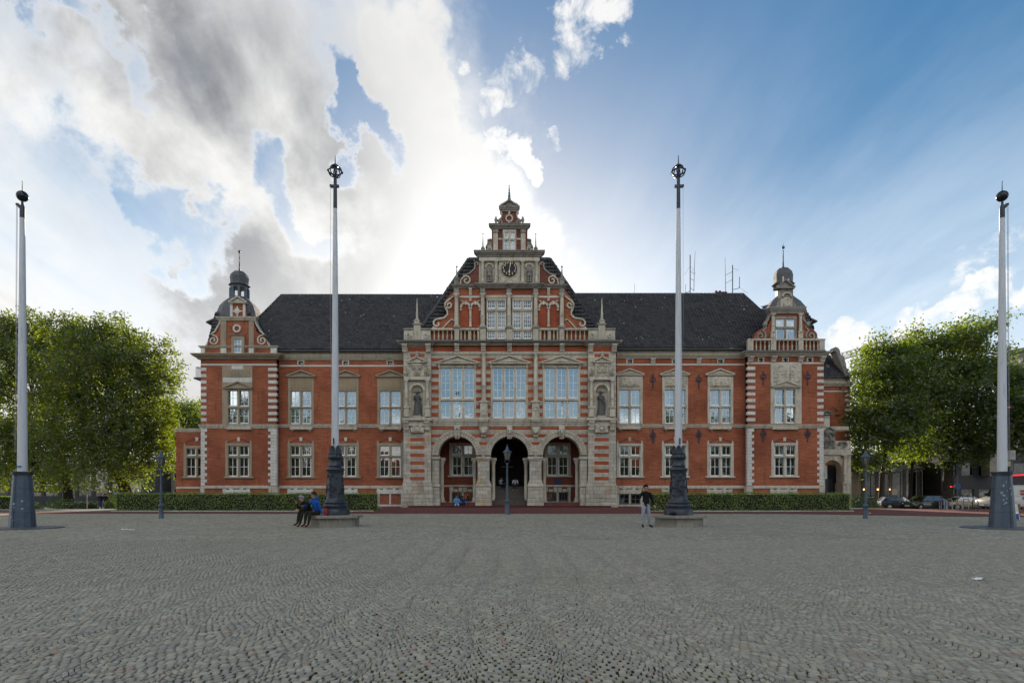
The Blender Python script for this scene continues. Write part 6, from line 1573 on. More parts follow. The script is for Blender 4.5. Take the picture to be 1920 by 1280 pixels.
# a belt of trees on the far side of the square, behind the photographer (it shows in the window panes)
def belt():
    r_ = np.random.default_rng(44); P, N = [], []; tr = MB()
    for k in range(34):
        x = -115+k*7+r_.uniform(-2, 2); y = -48+r_.uniform(-5, 5); R_ = r_.uniform(4, 5.5); ax = abs(x)
        h = (9 if ax < 6 else 19 if ax < 23 else 12 if ax < 41 else 26)*r_.uniform(.88, 1.1)
        tr.tube([(x, y, -.5), (x, y, h*.6)], [.4, .2], 6)
        nc = 60; d_ = r_.normal(0, 1, (nc, 3)); d_ /= np.linalg.norm(d_, axis=1)[:, None]
        cc = np.array([x, y, h*.54])+d_*r_.uniform(.5, 1, nc)[:, None]*np.array([R_, R_, h*.46])
        idx = np.repeat(np.arange(nc), 52); P.append(cc[idx]+r_.normal(0, .8, (len(idx), 3))); N.append(d_[idx]+np.array([0, 0, .5]))
    P = np.concatenate(P); N = np.concatenate(N); V, Q = leaf_cloud(P, N, .72, rngs=r_)
    tag(obj('distant_trees', np_mesh('distant_trees', V, Q, LEAF_B)), kind='stuff')
    tag(tr.build('distant_tree_trunks', BARK), kind='stuff')
belt()
hb = MB(); r_ = np.random.default_rng(3)
for k in range(16):      # sunlit brick fronts across the square, seen only in the panes
    x = -120+k*15; h_ = r_.uniform(8, 13); hb.box(x, x+14.6, -72, -62, -.5, h_); hb.add([(x, -62, h_), (x+14.6, -62, h_), (x+14.6, -67, h_+3), (x, -67, h_+3)], [(0, 1, 2, 3)])
tag(hb.build('distant_houses', BRICK), kind='stuff')
# shrubs, flowers and the low hedge in the garden on the left
def shrub(px, Y, w, h, n, label, mat, seed, flowers=0, size=.12, cat='shrub', group='garden shrubs', name='shrub'):
    r_ = np.random.default_rng(seed); x = px2x(px, Y); p = empty(name, (x, Y, g1(x, Y)), label, cat, group)
    d_ = r_.normal(0, 1, (n, 3)); d_[:, 2] = np.abs(d_[:, 2]); d_ /= np.linalg.norm(d_, axis=1)[:, None]
    bump_ = 1+.22*np.sin(d_[:, 0]*5+seed)*np.cos(d_[:, 2]*4)
    P = d_*(r_.uniform(.35, 1, n)*bump_)[:, None]*np.array([w/2, w*.35, h])+np.array([0, 0, .08])
    V, Q = leaf_cloud(P, d_+np.array([0, 0, .4]), size, rngs=r_); tag(obj('foliage', np_mesh('foliage', V, Q, mat), p), kind='stuff')
    m_ = MB()
    for k in range(6): u = k*1.05; m_.tube([(0, 0, 0), (w*.2*math.cos(u), w*.15*math.sin(u), h*.6)], [.02, .008], 4)
    local('stem', m_, BARK, p)
    if flowers:
        k = r_.integers(0, n, flowers); V, Q = leaf_cloud(P[k]+d_[k]*.08, d_[k], .10, rngs=r_); tag(obj('blossom', np_mesh('blossom', V, Q, PETAL), p), kind='stuff')
for i, (px, Y, w, h, fl, lb) in enumerate(((108, 60.5, 2.6, 1.6, 40, 'leafy garden bush nearest the far left flagpole'), (138, 61.0, 2.2, 1.1, 130, 'low bush full of white flowers left of the thin post'), (160, 61.2, 1.8, .9, 110, 'small white flowering bush beside the thin post'), (174, 61.6, 1.2, .8, 20, 'small green bush right of the thin post'),
                                         (208, 62.5, 2.0, 1.3, 30, 'yellow green bush at the left end of the clipped hedge'), (222, 64.5, 3.4, 3.6, 60, 'tall pale bush under the leaning trunk'), (60, 62, 3.0, .9, 0, 'dark low bush behind the blue cone foot'))):
    shrub(px, Y, w, h, 1500, lb, LEAF_G, 50+i, fl)
shrub(1608, 56, 2.6, 1.5, 1600, 'dark bush with pale flowers past the end of the right hedge', LEAF_G, 71, 25); shrub(1632, 58, 2.6, 1.2, 1400, 'dark green bush by the café terrace', LEAF_G, 72, 0)
hx = empty('hedge', (px2x(5, 63), 63, g1(-50, 63)), 'low hedge in the garden at the far left edge', 'hedge'); r_ = np.random.default_rng(5); n = 5200
P = np.stack([r_.uniform(-5, 1.6, n), r_.uniform(-.6, .6, n), r_.uniform(0, 1.5, n)], 1); V, Q = leaf_cloud(P, np.tile([0, -1., .6], (n, 1)), .13, rngs=r_); tag(obj('leaves', np_mesh('leaves', V, Q, LEAF_H), hx), kind='stuff')
bc = MB(); bc.box(-5, 1.5, -.4, .5, 0, 1.4); local('twig_core', bc, bpy.data.materials['hedge_inner_twigs'], hx)
po = empty('post', (px2x(163, 59.5), 59.5, g1(-43, 59.5)), 'thin pale metal post on the path beside the flowering bushes', 'post'); m_ = MB(); m_.tube([(0, 0, 0), (0, 0, 3.3)], .055, 8); local('shaft', m_, m_plain('galvanised_post', (.30, .27, .22), .5, .5), po, 50); m_ = MB(); m_.ball((0, 0, 3.32), .07, 8, 5); local('cap', m_, LEAD, po, 50)

# ------------------------------------------------------------------ buildings beyond the trees
DARKF = m_plain('dark_shopfront', (.03, .03, .033), .5, 0, .3, 2); PALEW = m_plain('pale_render', (.30, .27, .22), .85, 0, .12, 2); GREYW = m_plain('grey_render', (.16, .155, .15), .85, 0, .15, 2)
def block(name, label, px0, px1, Y, depth, top, mat, floors, nwin, cat='building', glass=GLASSD, win=(.6, .55), Z0=-.4):
    x0, x1 = px2x(px0, Y), px2x(px1, Y); zt = py2z(top, Y); b = empty(name, ((x0+x1)/2, Y, Z0), label, cat)
    hs_ = []; fh = (zt-Z0-.4)/floors; ww = (x1-x0)/nwin
    for f in range(floors):
        for k in range(nwin):
            a = x0+ww*(k+.5-win[0]/2); c = Z0+fh*(f+.25); hs_.append((a, a+ww*win[0], c, c+fh*win[1]))
    m_ = MB(); wall_holes(m_, x0, x1, Z0, zt, Y, .35, hs_); m_.box(x0+.01, x1-.01, Y+.36, Y+depth, Z0, zt-.01); part(m_, 'wall', mat, b)
    m_ = MB(); m_.bbox(x0-.2, x1+.2, Y-.25, Y+depth, zt, zt+.3, .03); part(m_, 'roof', LEAD, b)
    for (a, c, d_, e) in hs_:
        m_ = MB(); m_.box(a, a+.08, Y+.1, Y+.18, d_, e); m_.box(c-.08, c, Y+.1, Y+.18, d_, e); m_.box(a+.08, c-.08, Y+.1, Y+.18, e-.08, e); m_.box(a+.08, c-.08, Y+.1, Y+.18, d_, d_+.08); w_ = part(m_, 'window', WHITE if mat is not DARKF else LEAD, b)
        m_ = MB(); m_.add([(a, Y+.15, d_), (c, Y+.15, d_), (c, Y+.15, e), (a, Y+.15, e)], [(0, 1, 2, 3)]); part(m_, 'pane', glass, w_)
    return b
block('garden_pavilion', 'long dark low building under the weeping trees', -170, 268, 96, 10, 872, DARKF, 1, 14, win=(.8, .75), glass=GLASSK)
block('white_house', 'white house glimpsed between the trunk and the brick annex', 270, 345, 104, 8, 868, PALEW, 2, 3)
cf = block('cafe_building', 'low café building with pale corner pillar behind the street lamp', 1592, 1775, 79, 9, 868, GREYW, 1, 7, win=(.78, .68), glass=GLASSK)
for a, b in ((1597, 1613), (1756, 1762)): m_ = MB(); Y = 78.6; fb(m_, a, b, 884, 952, Y, .39); part(m_, 'pillar', PALEW, cf)
tr_ = MB(); A, B = Vector((px2x(1611, 77), 77, py2z(893, 77))), Vector((px2x(1729, 77), 77, py2z(882, 77)))
for dz in (0, .45): tr_.tube([A+Vector((0, 0, dz)), B+Vector((0, 0, dz))], .05, 5)
for k in range(24): tr_.tube([A.lerp(B, k/24)+Vector((0, 0, .45*(k % 2))), A.lerp(B, (k+1)/24)+Vector((0, 0, .45*((k+1) % 2)))], .03, 4)
for q in (0, .5, 1): tr_.tube([A.lerp(B, q), A.lerp(B, q)*1+Vector((0, 0, -A.lerp(B, q).z))], .05, 6)
part(tr_, 'canopy_truss', PALEW, cf)
aw = MB(); aw.add([tuple(A+Vector((0, 0, .5))), tuple(B+Vector((0, 0, .5))), tuple(B+Vector((0, 1.9, 1.0))), tuple(A+Vector((0, 1.9, 1.0)))], [(0, 1, 2, 3)]); part(aw, 'canopy', GREYW, cf)
WARM = bpy.data.materials.new('warm_lamp'); WARM.use_nodes = True; b_ = WARM.node_tree.nodes['Principled BSDF']; b_.inputs['Emission Color'].default_value = (1, .45, .12, 1); b_.inputs['Emission Strength'].default_value = 3
for px in (1620, 1646, 1669): m_ = MB(); m_.ball((px2x(px, 77.6), 77.6, py2z(917, 77.6)), .11, 10, 7); part(m_, 'lamp', WARM, cf, 60)
block('corner_block', 'tall dark shop building behind the plane trees and van', 1765, 2060, 76, 12, 800, DARKF, 3, 9, win=(.7, .5), glass=GLASSK)
sb_ = bpy.data.objects['corner_block']; m_ = MB(); fb(m_, 1856, 1872, 845, 892, 74.5, 1.4, .03); part(m_, 'bay', PALEW, sb_)
RED = bpy.data.materials.new('red_sign_tube'); RED.use_nodes = True; b_ = RED.node_tree.nodes['Principled BSDF']; b_.inputs['Base Color'].default_value = (.4, .01, .01, 1); b_.inputs['Emission Color'].default_value = (1, .02, .03, 1); b_.inputs['Emission Strength'].default_value = 1.2
m_ = MB(); m_.tube([(px2x(1896, 75.5), 75.5, py2z(891, 75.5)), (px2x(1960, 75.5), 75.5, py2z(888, 75.5))], .07, 6); part(m_, 'neon_tube', RED, sb_)
rb = empty('round_building', (px2x(1935, 150), 150, 0), 'grey rounded high building at the right edge above the trees', 'building'); m_ = MB(); m_.lathe([(7.5, 0), (7.5, py2z(668, 150)), (7.8, py2z(667, 150)), (7.8, py2z(660, 150))], (0, 0, 0), 40); local('wall', m_, GREYW, rb, 40); m_ = MB(); m_.lathe([(7.6, py2z(690, 150)), (7.6, py2z(678, 150))], (0, 0, 0), 40, 0, False); local('window_band', m_, GLASSD, rb)
cr = empty('tower_crane', (px2x(1705, 140), 140, 0), 'pale lattice jib of a building crane beside the side gable', 'crane')
m_ = MB(); A, B = Vector((px2x(1560, 140), 140, py2z(679, 140))), Vector((px2x(1720, 140), 140, py2z(634, 140))); w = .95
for (dy, dz) in ((-.6, 0), (.6, 0), (0, 1.5)): m_.tube([A+Vector((0, dy, dz)), B+Vector((0, dy, dz))], .10, 5)
n = 20
for k in range(n):
    p, q = A.lerp(B, k/n), A.lerp(B, (k+1)/n); h_ = A.lerp(B, (k+.5)/n)+Vector((0, 0, 1.5))
    for dy in (-.6, .6): m_.tube([p+Vector((0, dy, 0)), h_], .05, 4); m_.tube([h_, q+Vector((0, dy, 0))], .05, 4)
part(m_, 'jib', PALEW, cr)
m_ = MB(); xm = px2x(1705, 140)
for dx_, dy in ((-.8, -.8), (.8, -.8), (.8, .8), (-.8, .8)): m_.tube([(xm+dx_, 140+dy, 0), (xm+dx_, 140+dy, py2z(640, 140))], .1, 4)
for k in range(16):
    z = k*2.3; m_.tube([(xm-.8, 139.2, z), (xm+.8, 139.2, z+2.3)], .05, 4)
part(m_, 'mast', PALEW, cr)
# aerials on the right roof
def aerial(px, Y, label, segs):
    x = px2x(px, Y); z0 = RZr-.3; p = empty('aerial_mast', (x, Y, z0), label, 'aerial', 'aerials on the right roof')
    for nm, pts, r in segs:
        m_ = MB(); m_.tube([(px2x(a, Y)-x, dy, py2z(b, Y)-z0) for a, b, dy in pts], r, 5); local(nm, m_, LEAD, p)
AY = RY+.4
aerial(1294, AY, 'aerial mast with whip and rungs on the right roof next to the flagpole', (('mast', [(1294, 556, 0), (1294, 478, 0)], .05), ('whip', [(1301, 546, 0), (1302, 500, 0), (1303.5, 470, 0)], [.03, .025, .012]), ('rung', [(1294, 508, 0), (1302, 514, 0)], .02), ('rung', [(1294, 522, 0), (1302, 526, 0)], .02), ('rung', [(1294, 539, 0), (1301, 545, 0)], .02), ('arm', [(1294, 545, 0), (1287, 549, 0), (1285.5, 547, 0)], .03), ('whip', [(1285.5, 549, 0), (1285.5, 533, 0)], .02), ('radial', [(1294, 498, 0), (1283, 516, 0)], .01), ('radial', [(1294, 498, 0), (1305, 514, 0)], .01)))
aerial(1373, AY, 'aerial mast with side arm on the right roof by the chimney', (('mast', [(1373.5, 556, 0), (1373.5, 497, 0)], .05), ('whip', [(1360.5, 548, 0), (1360, 516, 0), (1359.5, 482, 0)], [.03, .025, .012]), ('rung', [(1373.5, 509, 0), (1360, 516, 0)], .02), ('rung', [(1373.5, 524, 0), (1360, 531, 0)], .02), ('arm', [(1373.5, 543, 0), (1384, 541, 0), (1386.5, 537, 0)], .03), ('whip', [(1386.5, 540, 0), (1386.5, 519, 0)], .035), ('radial', [(1373, 503, 0), (1386, 507, 0)], .01), ('radial', [(1386.5, 539, 0), (1402, 550, 0)], .01)))
aerial(1190, AY, 'single thin whip aerial on the right roof beside the gable', (('whip', [(1190, 553, 0), (1190, 532, 0)], .015),))
# ------------------------------------------------------------------ vehicles
def m_paint(name, col, rough=.28, metal=.2):
    m, q, b = newmat(name); setp(b, rough, metal, .5); b.inputs['Coat Weight'].default_value = .6; b.inputs['Coat Roughness'].default_value = .08
    n = q.noise(pos(q), 3, 4); q.l.new(q.mix(n, c3(col, .92), c3(col, 1.08)), b.inputs['Base Color']); return m
TYRE = m_plain('tyre_rubber', (.015, .015, .015), .85); RIM = m_plain('alloy_rim', (.30, .30, .31), .35, .7)
LIGHTC = m_plain('clear_headlight', (.55, .55, .52), .15); LIGHTR = m_plain('red_tail_light', (.30, .012, .010), .2); PLATE = m_plain('number_plate_blank', (.6, .6, .58), .5)
def loft(mb, secs):
    n = len(secs[0]); mb.add([p for s_ in secs for p in s_], [(j*n+i, j*n+(i+1) % n, (j+1)*n+(i+1) % n, (j+1)*n+i) for j in range(len(secs)-1) for i in range(n)]+[tuple(range(n-1, -1, -1)), tuple((len(secs)-1)*n+i for i in range(n))])
def make_car(name, label, loc, rz, paint, L=4.3, W_=1.78, H=1.46, kind='hatch', group='cars parked along the street', cat='car'):
    p = empty(name, loc, label, cat, group, rz)
    w = W_/2
    # side outline: x from nose (-) to tail (+)
    if kind == 'sedan': st = [(-.5, .42, .62), (-.475, .30, .72), (-.40, .24, .80), (-.26, .22, .90), (-.18, .22, .94), (.0, .22, .96), (.2, .22, .97), (.34, .22, .98), (.44, .26, .95), (.49, .34, .88), (.5, .42, .74)]; gh = (-.22, -.06, .16, .36)
    elif kind == 'van': st = [(-.5, .45, .80), (-.485, .32, .98), (-.43, .28, 1.12), (-.36, .26, 1.22), (-.30, .26, 1.28), (0, .26, 1.30), (.3, .26, 1.30), (.47, .28, 1.30), (.5, .36, 1.28)]; gh = None
    else: st = [(-.5, .42, .64), (-.475, .30, .75), (-.40, .24, .84), (-.27, .22, .94), (-.18, .22, .97), (0, .22, .99), (.2, .22, 1.01), (.36, .22, 1.03), (.455, .26, 1.0), (.49, .34, .92), (.5, .44, .76)]; gh = (-.24, -.08, .34, .475)
    secs = []
    for f, zb, zt in st:
        e = 1-.16*max(0, abs(f)-.38)/.12
        ww = w*e; zm = zb+(zt-zb)*.5
        half = [(ww*.86, zb), (ww*.985, zb+.10), (ww, zm), (ww*.97, zt-.07), (ww*.86, zt)]
        secs.append([(f*L, -y, z) for y, z in half]+[(f*L, y, z) for y, z in half[::-1]])
    m_ = MB(); loft(m_, secs); body = local('body', m_, paint, p, 35)
    if gh:
        zb = st[5][2]-.03; a, b, c, d_ = [q*L for q in gh]
        lo = [(a, w*.88), (b*.98, w*.90), (c, w*.90), (d_, w*.82)]; hi = [(b-.02*L, w*.66), (b+.03*L, w*.72), (c, w*.72), (c+(d_-c)*.25, w*.66)]
        m_ = MB(); v = [(x, -y, zb) for x, y in lo]+[(x, y, zb) for x, y in lo]+[(x, -y, H-.04) for x, y in hi]+[(x, y, H-.04) for x, y in hi]
        m_.add(v, [(0, 1, 9, 8), (1, 2, 10, 9), (2, 3, 11, 10), (5, 4, 12, 13), (6, 5, 13, 14), (7, 6, 14, 15), (4, 0, 8, 12), (3, 7, 15, 11)]); local('window', m_, GLASSV, p)
        m_ = MB(); rs = [(hi[0][0]-.02, hi[0][1]), hi[1], ((hi[1][0]+hi[2][0])/2, w*.74), hi[2], (hi[3][0]+.03, hi[3][1])]
        loft(m_, [[(x, -y, H-.045), (x, -y*.9, H-.012), (x, 0, H), (x, y*.9, H-.012), (x, y, H-.045)] for x, y in rs]); local('roof', m_, paint, p, 40)
        for s_ in (-1, 1):
            for l0, h0, r in ((lo[0], hi[0], .035), ((.5*(b+c)-.05, w*.90), (.5*(b+c), w*.725), .03), (lo[3], hi[3], .06), (lo[2], hi[2], .045)):
                m_ = MB(); m_.tube([(l0[0], s_*l0[1], zb), (h0[0], s_*h0[1], H-.05)], r, 5); local('pillar', m_, paint, p)
            m_ = MB(); m_.ball((a+.18*L*.5+.1, s_*(w+.08), zb+.08), .09, 8, 6, (.8, 1, .8)); local('wing_mirror', m_, paint, p, 50)
    else:   # panel van upper body
        up = [(-.34, 1.26, 1.27), (-.27, 1.26, 1.60), (-.20, 1.26, H-.1), (-.14, 1.26, H-.01), (.1, 1.26, H), (.46, 1.26, H), (.495, 1.26, H-.08)]
        secs = [[(f*L, -w*.97, zb), (f*L, -w*(.97-.08*(zt-1.2)), zt-.10), (f*L, -w*.72, zt), (f*L, w*.72, zt), (f*L, w*(.97-.08*(zt-1.2)), zt-.10), (f*L, w*.97, zb)] for f, zb, zt in up]
        m_ = MB(); loft(m_, secs); local('load_body', m_, paint, p, 35)
        m_ = MB(); m_.add([(-.335*L, -w*.80, 1.30), (-.335*L, w*.80, 1.30), (-.212*L, w*.72, H-.14), (-.212*L, -w*.72, H-.14)], [(0, 1, 2, 3)]); m_.xf(Matrix.Translation((-.03, 0, .02))); local('windscreen', m_, GLASSV, p)
        for s_ in (-1, 1):
            m_ = MB(); q = [(-.315*L, 1.32), (-.16*L, 1.32), (-.16*L, H-.32), (-.215*L, H-.32)]; yy = s_*(w*.985); vs = [(x, yy-s_*(z-1.2)*.07, z) for x, z in q]; m_.add(vs, [(0, 1, 2, 3) if s_ < 0 else (3, 2, 1, 0)]); local('side_window', m_, GLASSV, p)
            m_ = MB(); m_.bbox(-.30*L, -.27*L, s_*(w+.16)-.09, s_*(w+.16)+.09, 1.3, 1.6, .02); local('wing_mirror', m_, BLACK, p)
    wr = .33 if kind != 'van' else .35
    for fx_ in (-.315, .30):
        for s_ in (-1, 1):
            m_ = MB(); m_.lathe([(wr*.66, -.11), (wr*.95, -.11), (wr, -.07), (wr, .07), (wr*.95, .11), (wr*.66, .11)], (0, 0, 0), 20, 0, False); m_.xf(Matrix.Translation((fx_*L, s_*(w-.07), wr)) @ Matrix.Rotation(R(90), 4, 'X')); wh = local('wheel', m_, TYRE, p, 40)
            m_ = MB(); m_.lathe([(wr*.67, -.07), (wr*.60, .07), (.05, .09), (.02, .10)], (0, 0, 0), 20); m_.xf(Matrix.Translation((fx_*L, s_*(w-.07), wr)) @ Matrix.Rotation(R(90*s_), 4, 'X') @ Matrix.Rotation(math.pi, 4, 'X')); local('rim', m_, RIM, wh, 40)
            m_ = MB(); m_.ribbon([(fx_*L+(wr+.05)*math.cos(t_), wr+(wr+.05)*math.sin(t_)) for t_ in np.linspace(-.1, math.pi+.1, 13)], .09, s_*(w-.005)-.012, s_*(w-.005)+.012); local('wheel_arch', m_, BLACK, p)
    zl = st[2][2]-.13
    for s_ in (-1, 1):
        m_ = MB(); m_.ball((-.470*L, s_*w*.68, zl), .11, 10, 7, (.7, 1, .55)); local('headlight', m_, LIGHTC, p, 60)
        m_ = MB(); m_.ball((.483*L, s_*w*.78, st[-3][2]-.12), .13, 10, 7, (.5, .8, 1.1)); local('tail_light', m_, LIGHTR, p, 60)
    m_ = MB(); m_.bbox(-.506*L, -.48*L, -.26, .26, .42, .53, .005); local('number_plate', m_, PLATE, p)
    m_ = MB(); m_.box(-.492*L, -.46*L, -w*.7, w*.7, .28, .40); local('grille', m_, BLACK, p)
    for s_ in (-1, 1):
        m_ = MB(); m_.box(.02*L, .06*L, s_*(w*.99)-.012, s_*(w*.99)+.012, .84, .87); local('door_handle', m_, RIM, p)
    return p
def gl(px, Y, dz=0): x = px2x(px, Y); return (x, Y, g1(x, Y)+dz)
DP, DP2 = m_paint('black_car_paint', (.012, .012, .014)), m_paint('dark_grey_car_paint', (.022, .021, .022))
make_car('parked_car', 'small black hatchback parked under the plane tree nearest the café', gl(1685, 63), R(165), DP, 3.7, 1.68, 1.42)
make_car('parked_car', 'larger black hatchback parked second from the café', gl(1731, 62), R(15), DP2, 4.3, 1.8, 1.55)
make_car('parked_car', 'silver car half hidden behind the gold one', gl(1812, 68), R(178), m_paint('silver_car_paint', (.28, .28, .29)), 4.4, 1.8, 1.5)
make_car('parked_car', 'gold green saloon parked left of the white van', gl(1812, 61), R(172), m_paint('gold_car_paint', (.16, .145, .09), .25, .5), 4.4, 1.76, 1.42, 'sedan')
van = make_car('delivery_van', 'white delivery van with red stripes behind the far right flagpole', gl(1899, 55.5), R(0), m_paint('white_van_paint', (.40, .39, .36), .35, 0), 5.9, 1.98, 2.35, 'van', None, 'van')
REDP = m_plain('red_van_stripe', (.32, .02, .02), .4)
for z0, z1 in ((1.42, 1.62), (1.72, 1.88)): m_ = MB(); yv = -.985; m_.box(-.1, 2.85, yv-.012+.0*z0, yv+.02, z0, z1); m_.xf(Matrix.Translation((0, 0, 0))); local('stripe', m_, REDP, van)
def van_text(s_, size, mat, x, z, tilt=0): text_mesh(s_, size, mat, 'lettering', van, (x, -1.012, z), (R(90), 0, 0), .004)
van_text('-flex', .46, BLACK, .35, 1.12); van_text('ön', .36, REDP, .95, 2.06)
# hoops for bicycles
HOOP = m_plain('grey_blue_hoop', (.20, .25, .30), .5, .2)
for i, (px, Y, lb) in enumerate(((1766, 47.5, 'grey metal bicycle hoop nearest the thick plane trunk'), (1769.5, 49, 'grey metal bicycle hoop just behind the first one'), (1781, 45, 'grey metal bicycle hoop before the nose of the gold saloon'), (1799, 44.5, 'grey metal bicycle hoop before the rear wheel of the gold saloon'), (1811, 47, 'grey metal bicycle hoop left of the last hoop'), (1828.5, 42.5, 'dark bicycle hoop nearest the white van'))):
    h_ = empty('bicycle_hoop', gl(px, Y), lb, 'bicycle stand', 'bicycle hoops', R(80)); m_ = MB(); m_.tube([(-.35, 0, -.05), (-.35, 0, .62), (-.28, 0, .76), (-.18, 0, .80), (.18, 0, .80), (.28, 0, .76), (.35, 0, .62), (.35, 0, -.05)], .03, 8); local('hoop', m_, HOOP if i < 5 else IRON, h_, 60)
    m_ = MB(); m_.tube([(-.35, 0, .42), (.35, 0, .42)], .02, 6); local('cross_bar', m_, HOOP if i < 5 else IRON, h_, 60)
ab = empty('advertising_board', gl(1906, 29.8), 'small wooden pavement board with white and blue poster', 'board')
m_ = MB(); m_.bbox(-.16, .16, -.03, .03, .02, .80, .01); m_.xf(Matrix.Rotation(R(-9), 4, 'X')); pn = local('board_panel', m_, WHITE, ab); m_ = MB(); m_.box(-.15, .12, -.036, -.031, .03, .32); m_.xf(Matrix.Rotation(R(-9), 4, 'X')); local('poster', m_, m_plain('blue_poster', (.01, .05, .22), .5), pn)
m_ = MB(); m_.box(.14, .19, .0, .30, .0, .80); m_.box(-.19, -.16, 0, .3, 0, .8); local('frame', m_, m_plain('brown_wood', (.18, .10, .04), .7), ab)
m_ = MB(); 
for k in range(5): m_.box(-.12, .10, -.037, -.032, .42+k*.065, .44+k*.065)
m_.xf(Matrix.Rotation(R(-9), 4, 'X')); tag(local('printed_lines', m_, GREYW, pn), kind='stuff')
ts = empty('traffic_sign', gl(1795, 57), 'round dark blue traffic sign on a thin post before the cars', 'sign'); m_ = MB(); m_.tube([(0, 0, 0), (0, 0, 3.4)], .035, 6); local('post', m_, LEAD, ts, 50)
m_ = MB(); m_.lathe([(.32, 0), (.32, .02)], (0, 0, 0), 20); m_.xf(Matrix.Translation((0, -.04, 2.3)) @ Matrix.Rotation(R(90), 4, 'X')); local('sign_disc', m_, m_plain('sign_blue', (.015, .05, .12), .4), ts)
m_ = MB(); m_.ball((-.62, 0, 2.28), .06, 8, 5); m_.tube([(-.62, 0, 2.28), (0, 0, 2.28)], .012, 4); local('signal_lamp', m_, RED, ts)
iron_col = [empty('traffic_sign', gl(1677, 66), 'small brown notice sign on a post by the parked hatchback', 'sign')]
m_ = MB(); m_.tube([(0, 0, 0), (0, 0, 2.0)], .03, 6); local('post', m_, LEAD, iron_col[0]); m_ = MB(); m_.bbox(-.3, .3, -.05, -.02, 1.6, 2.3, .01); local('sign_plate', m_, m_plain('brown_sign', (.30, .24, .17), .6), iron_col[0])

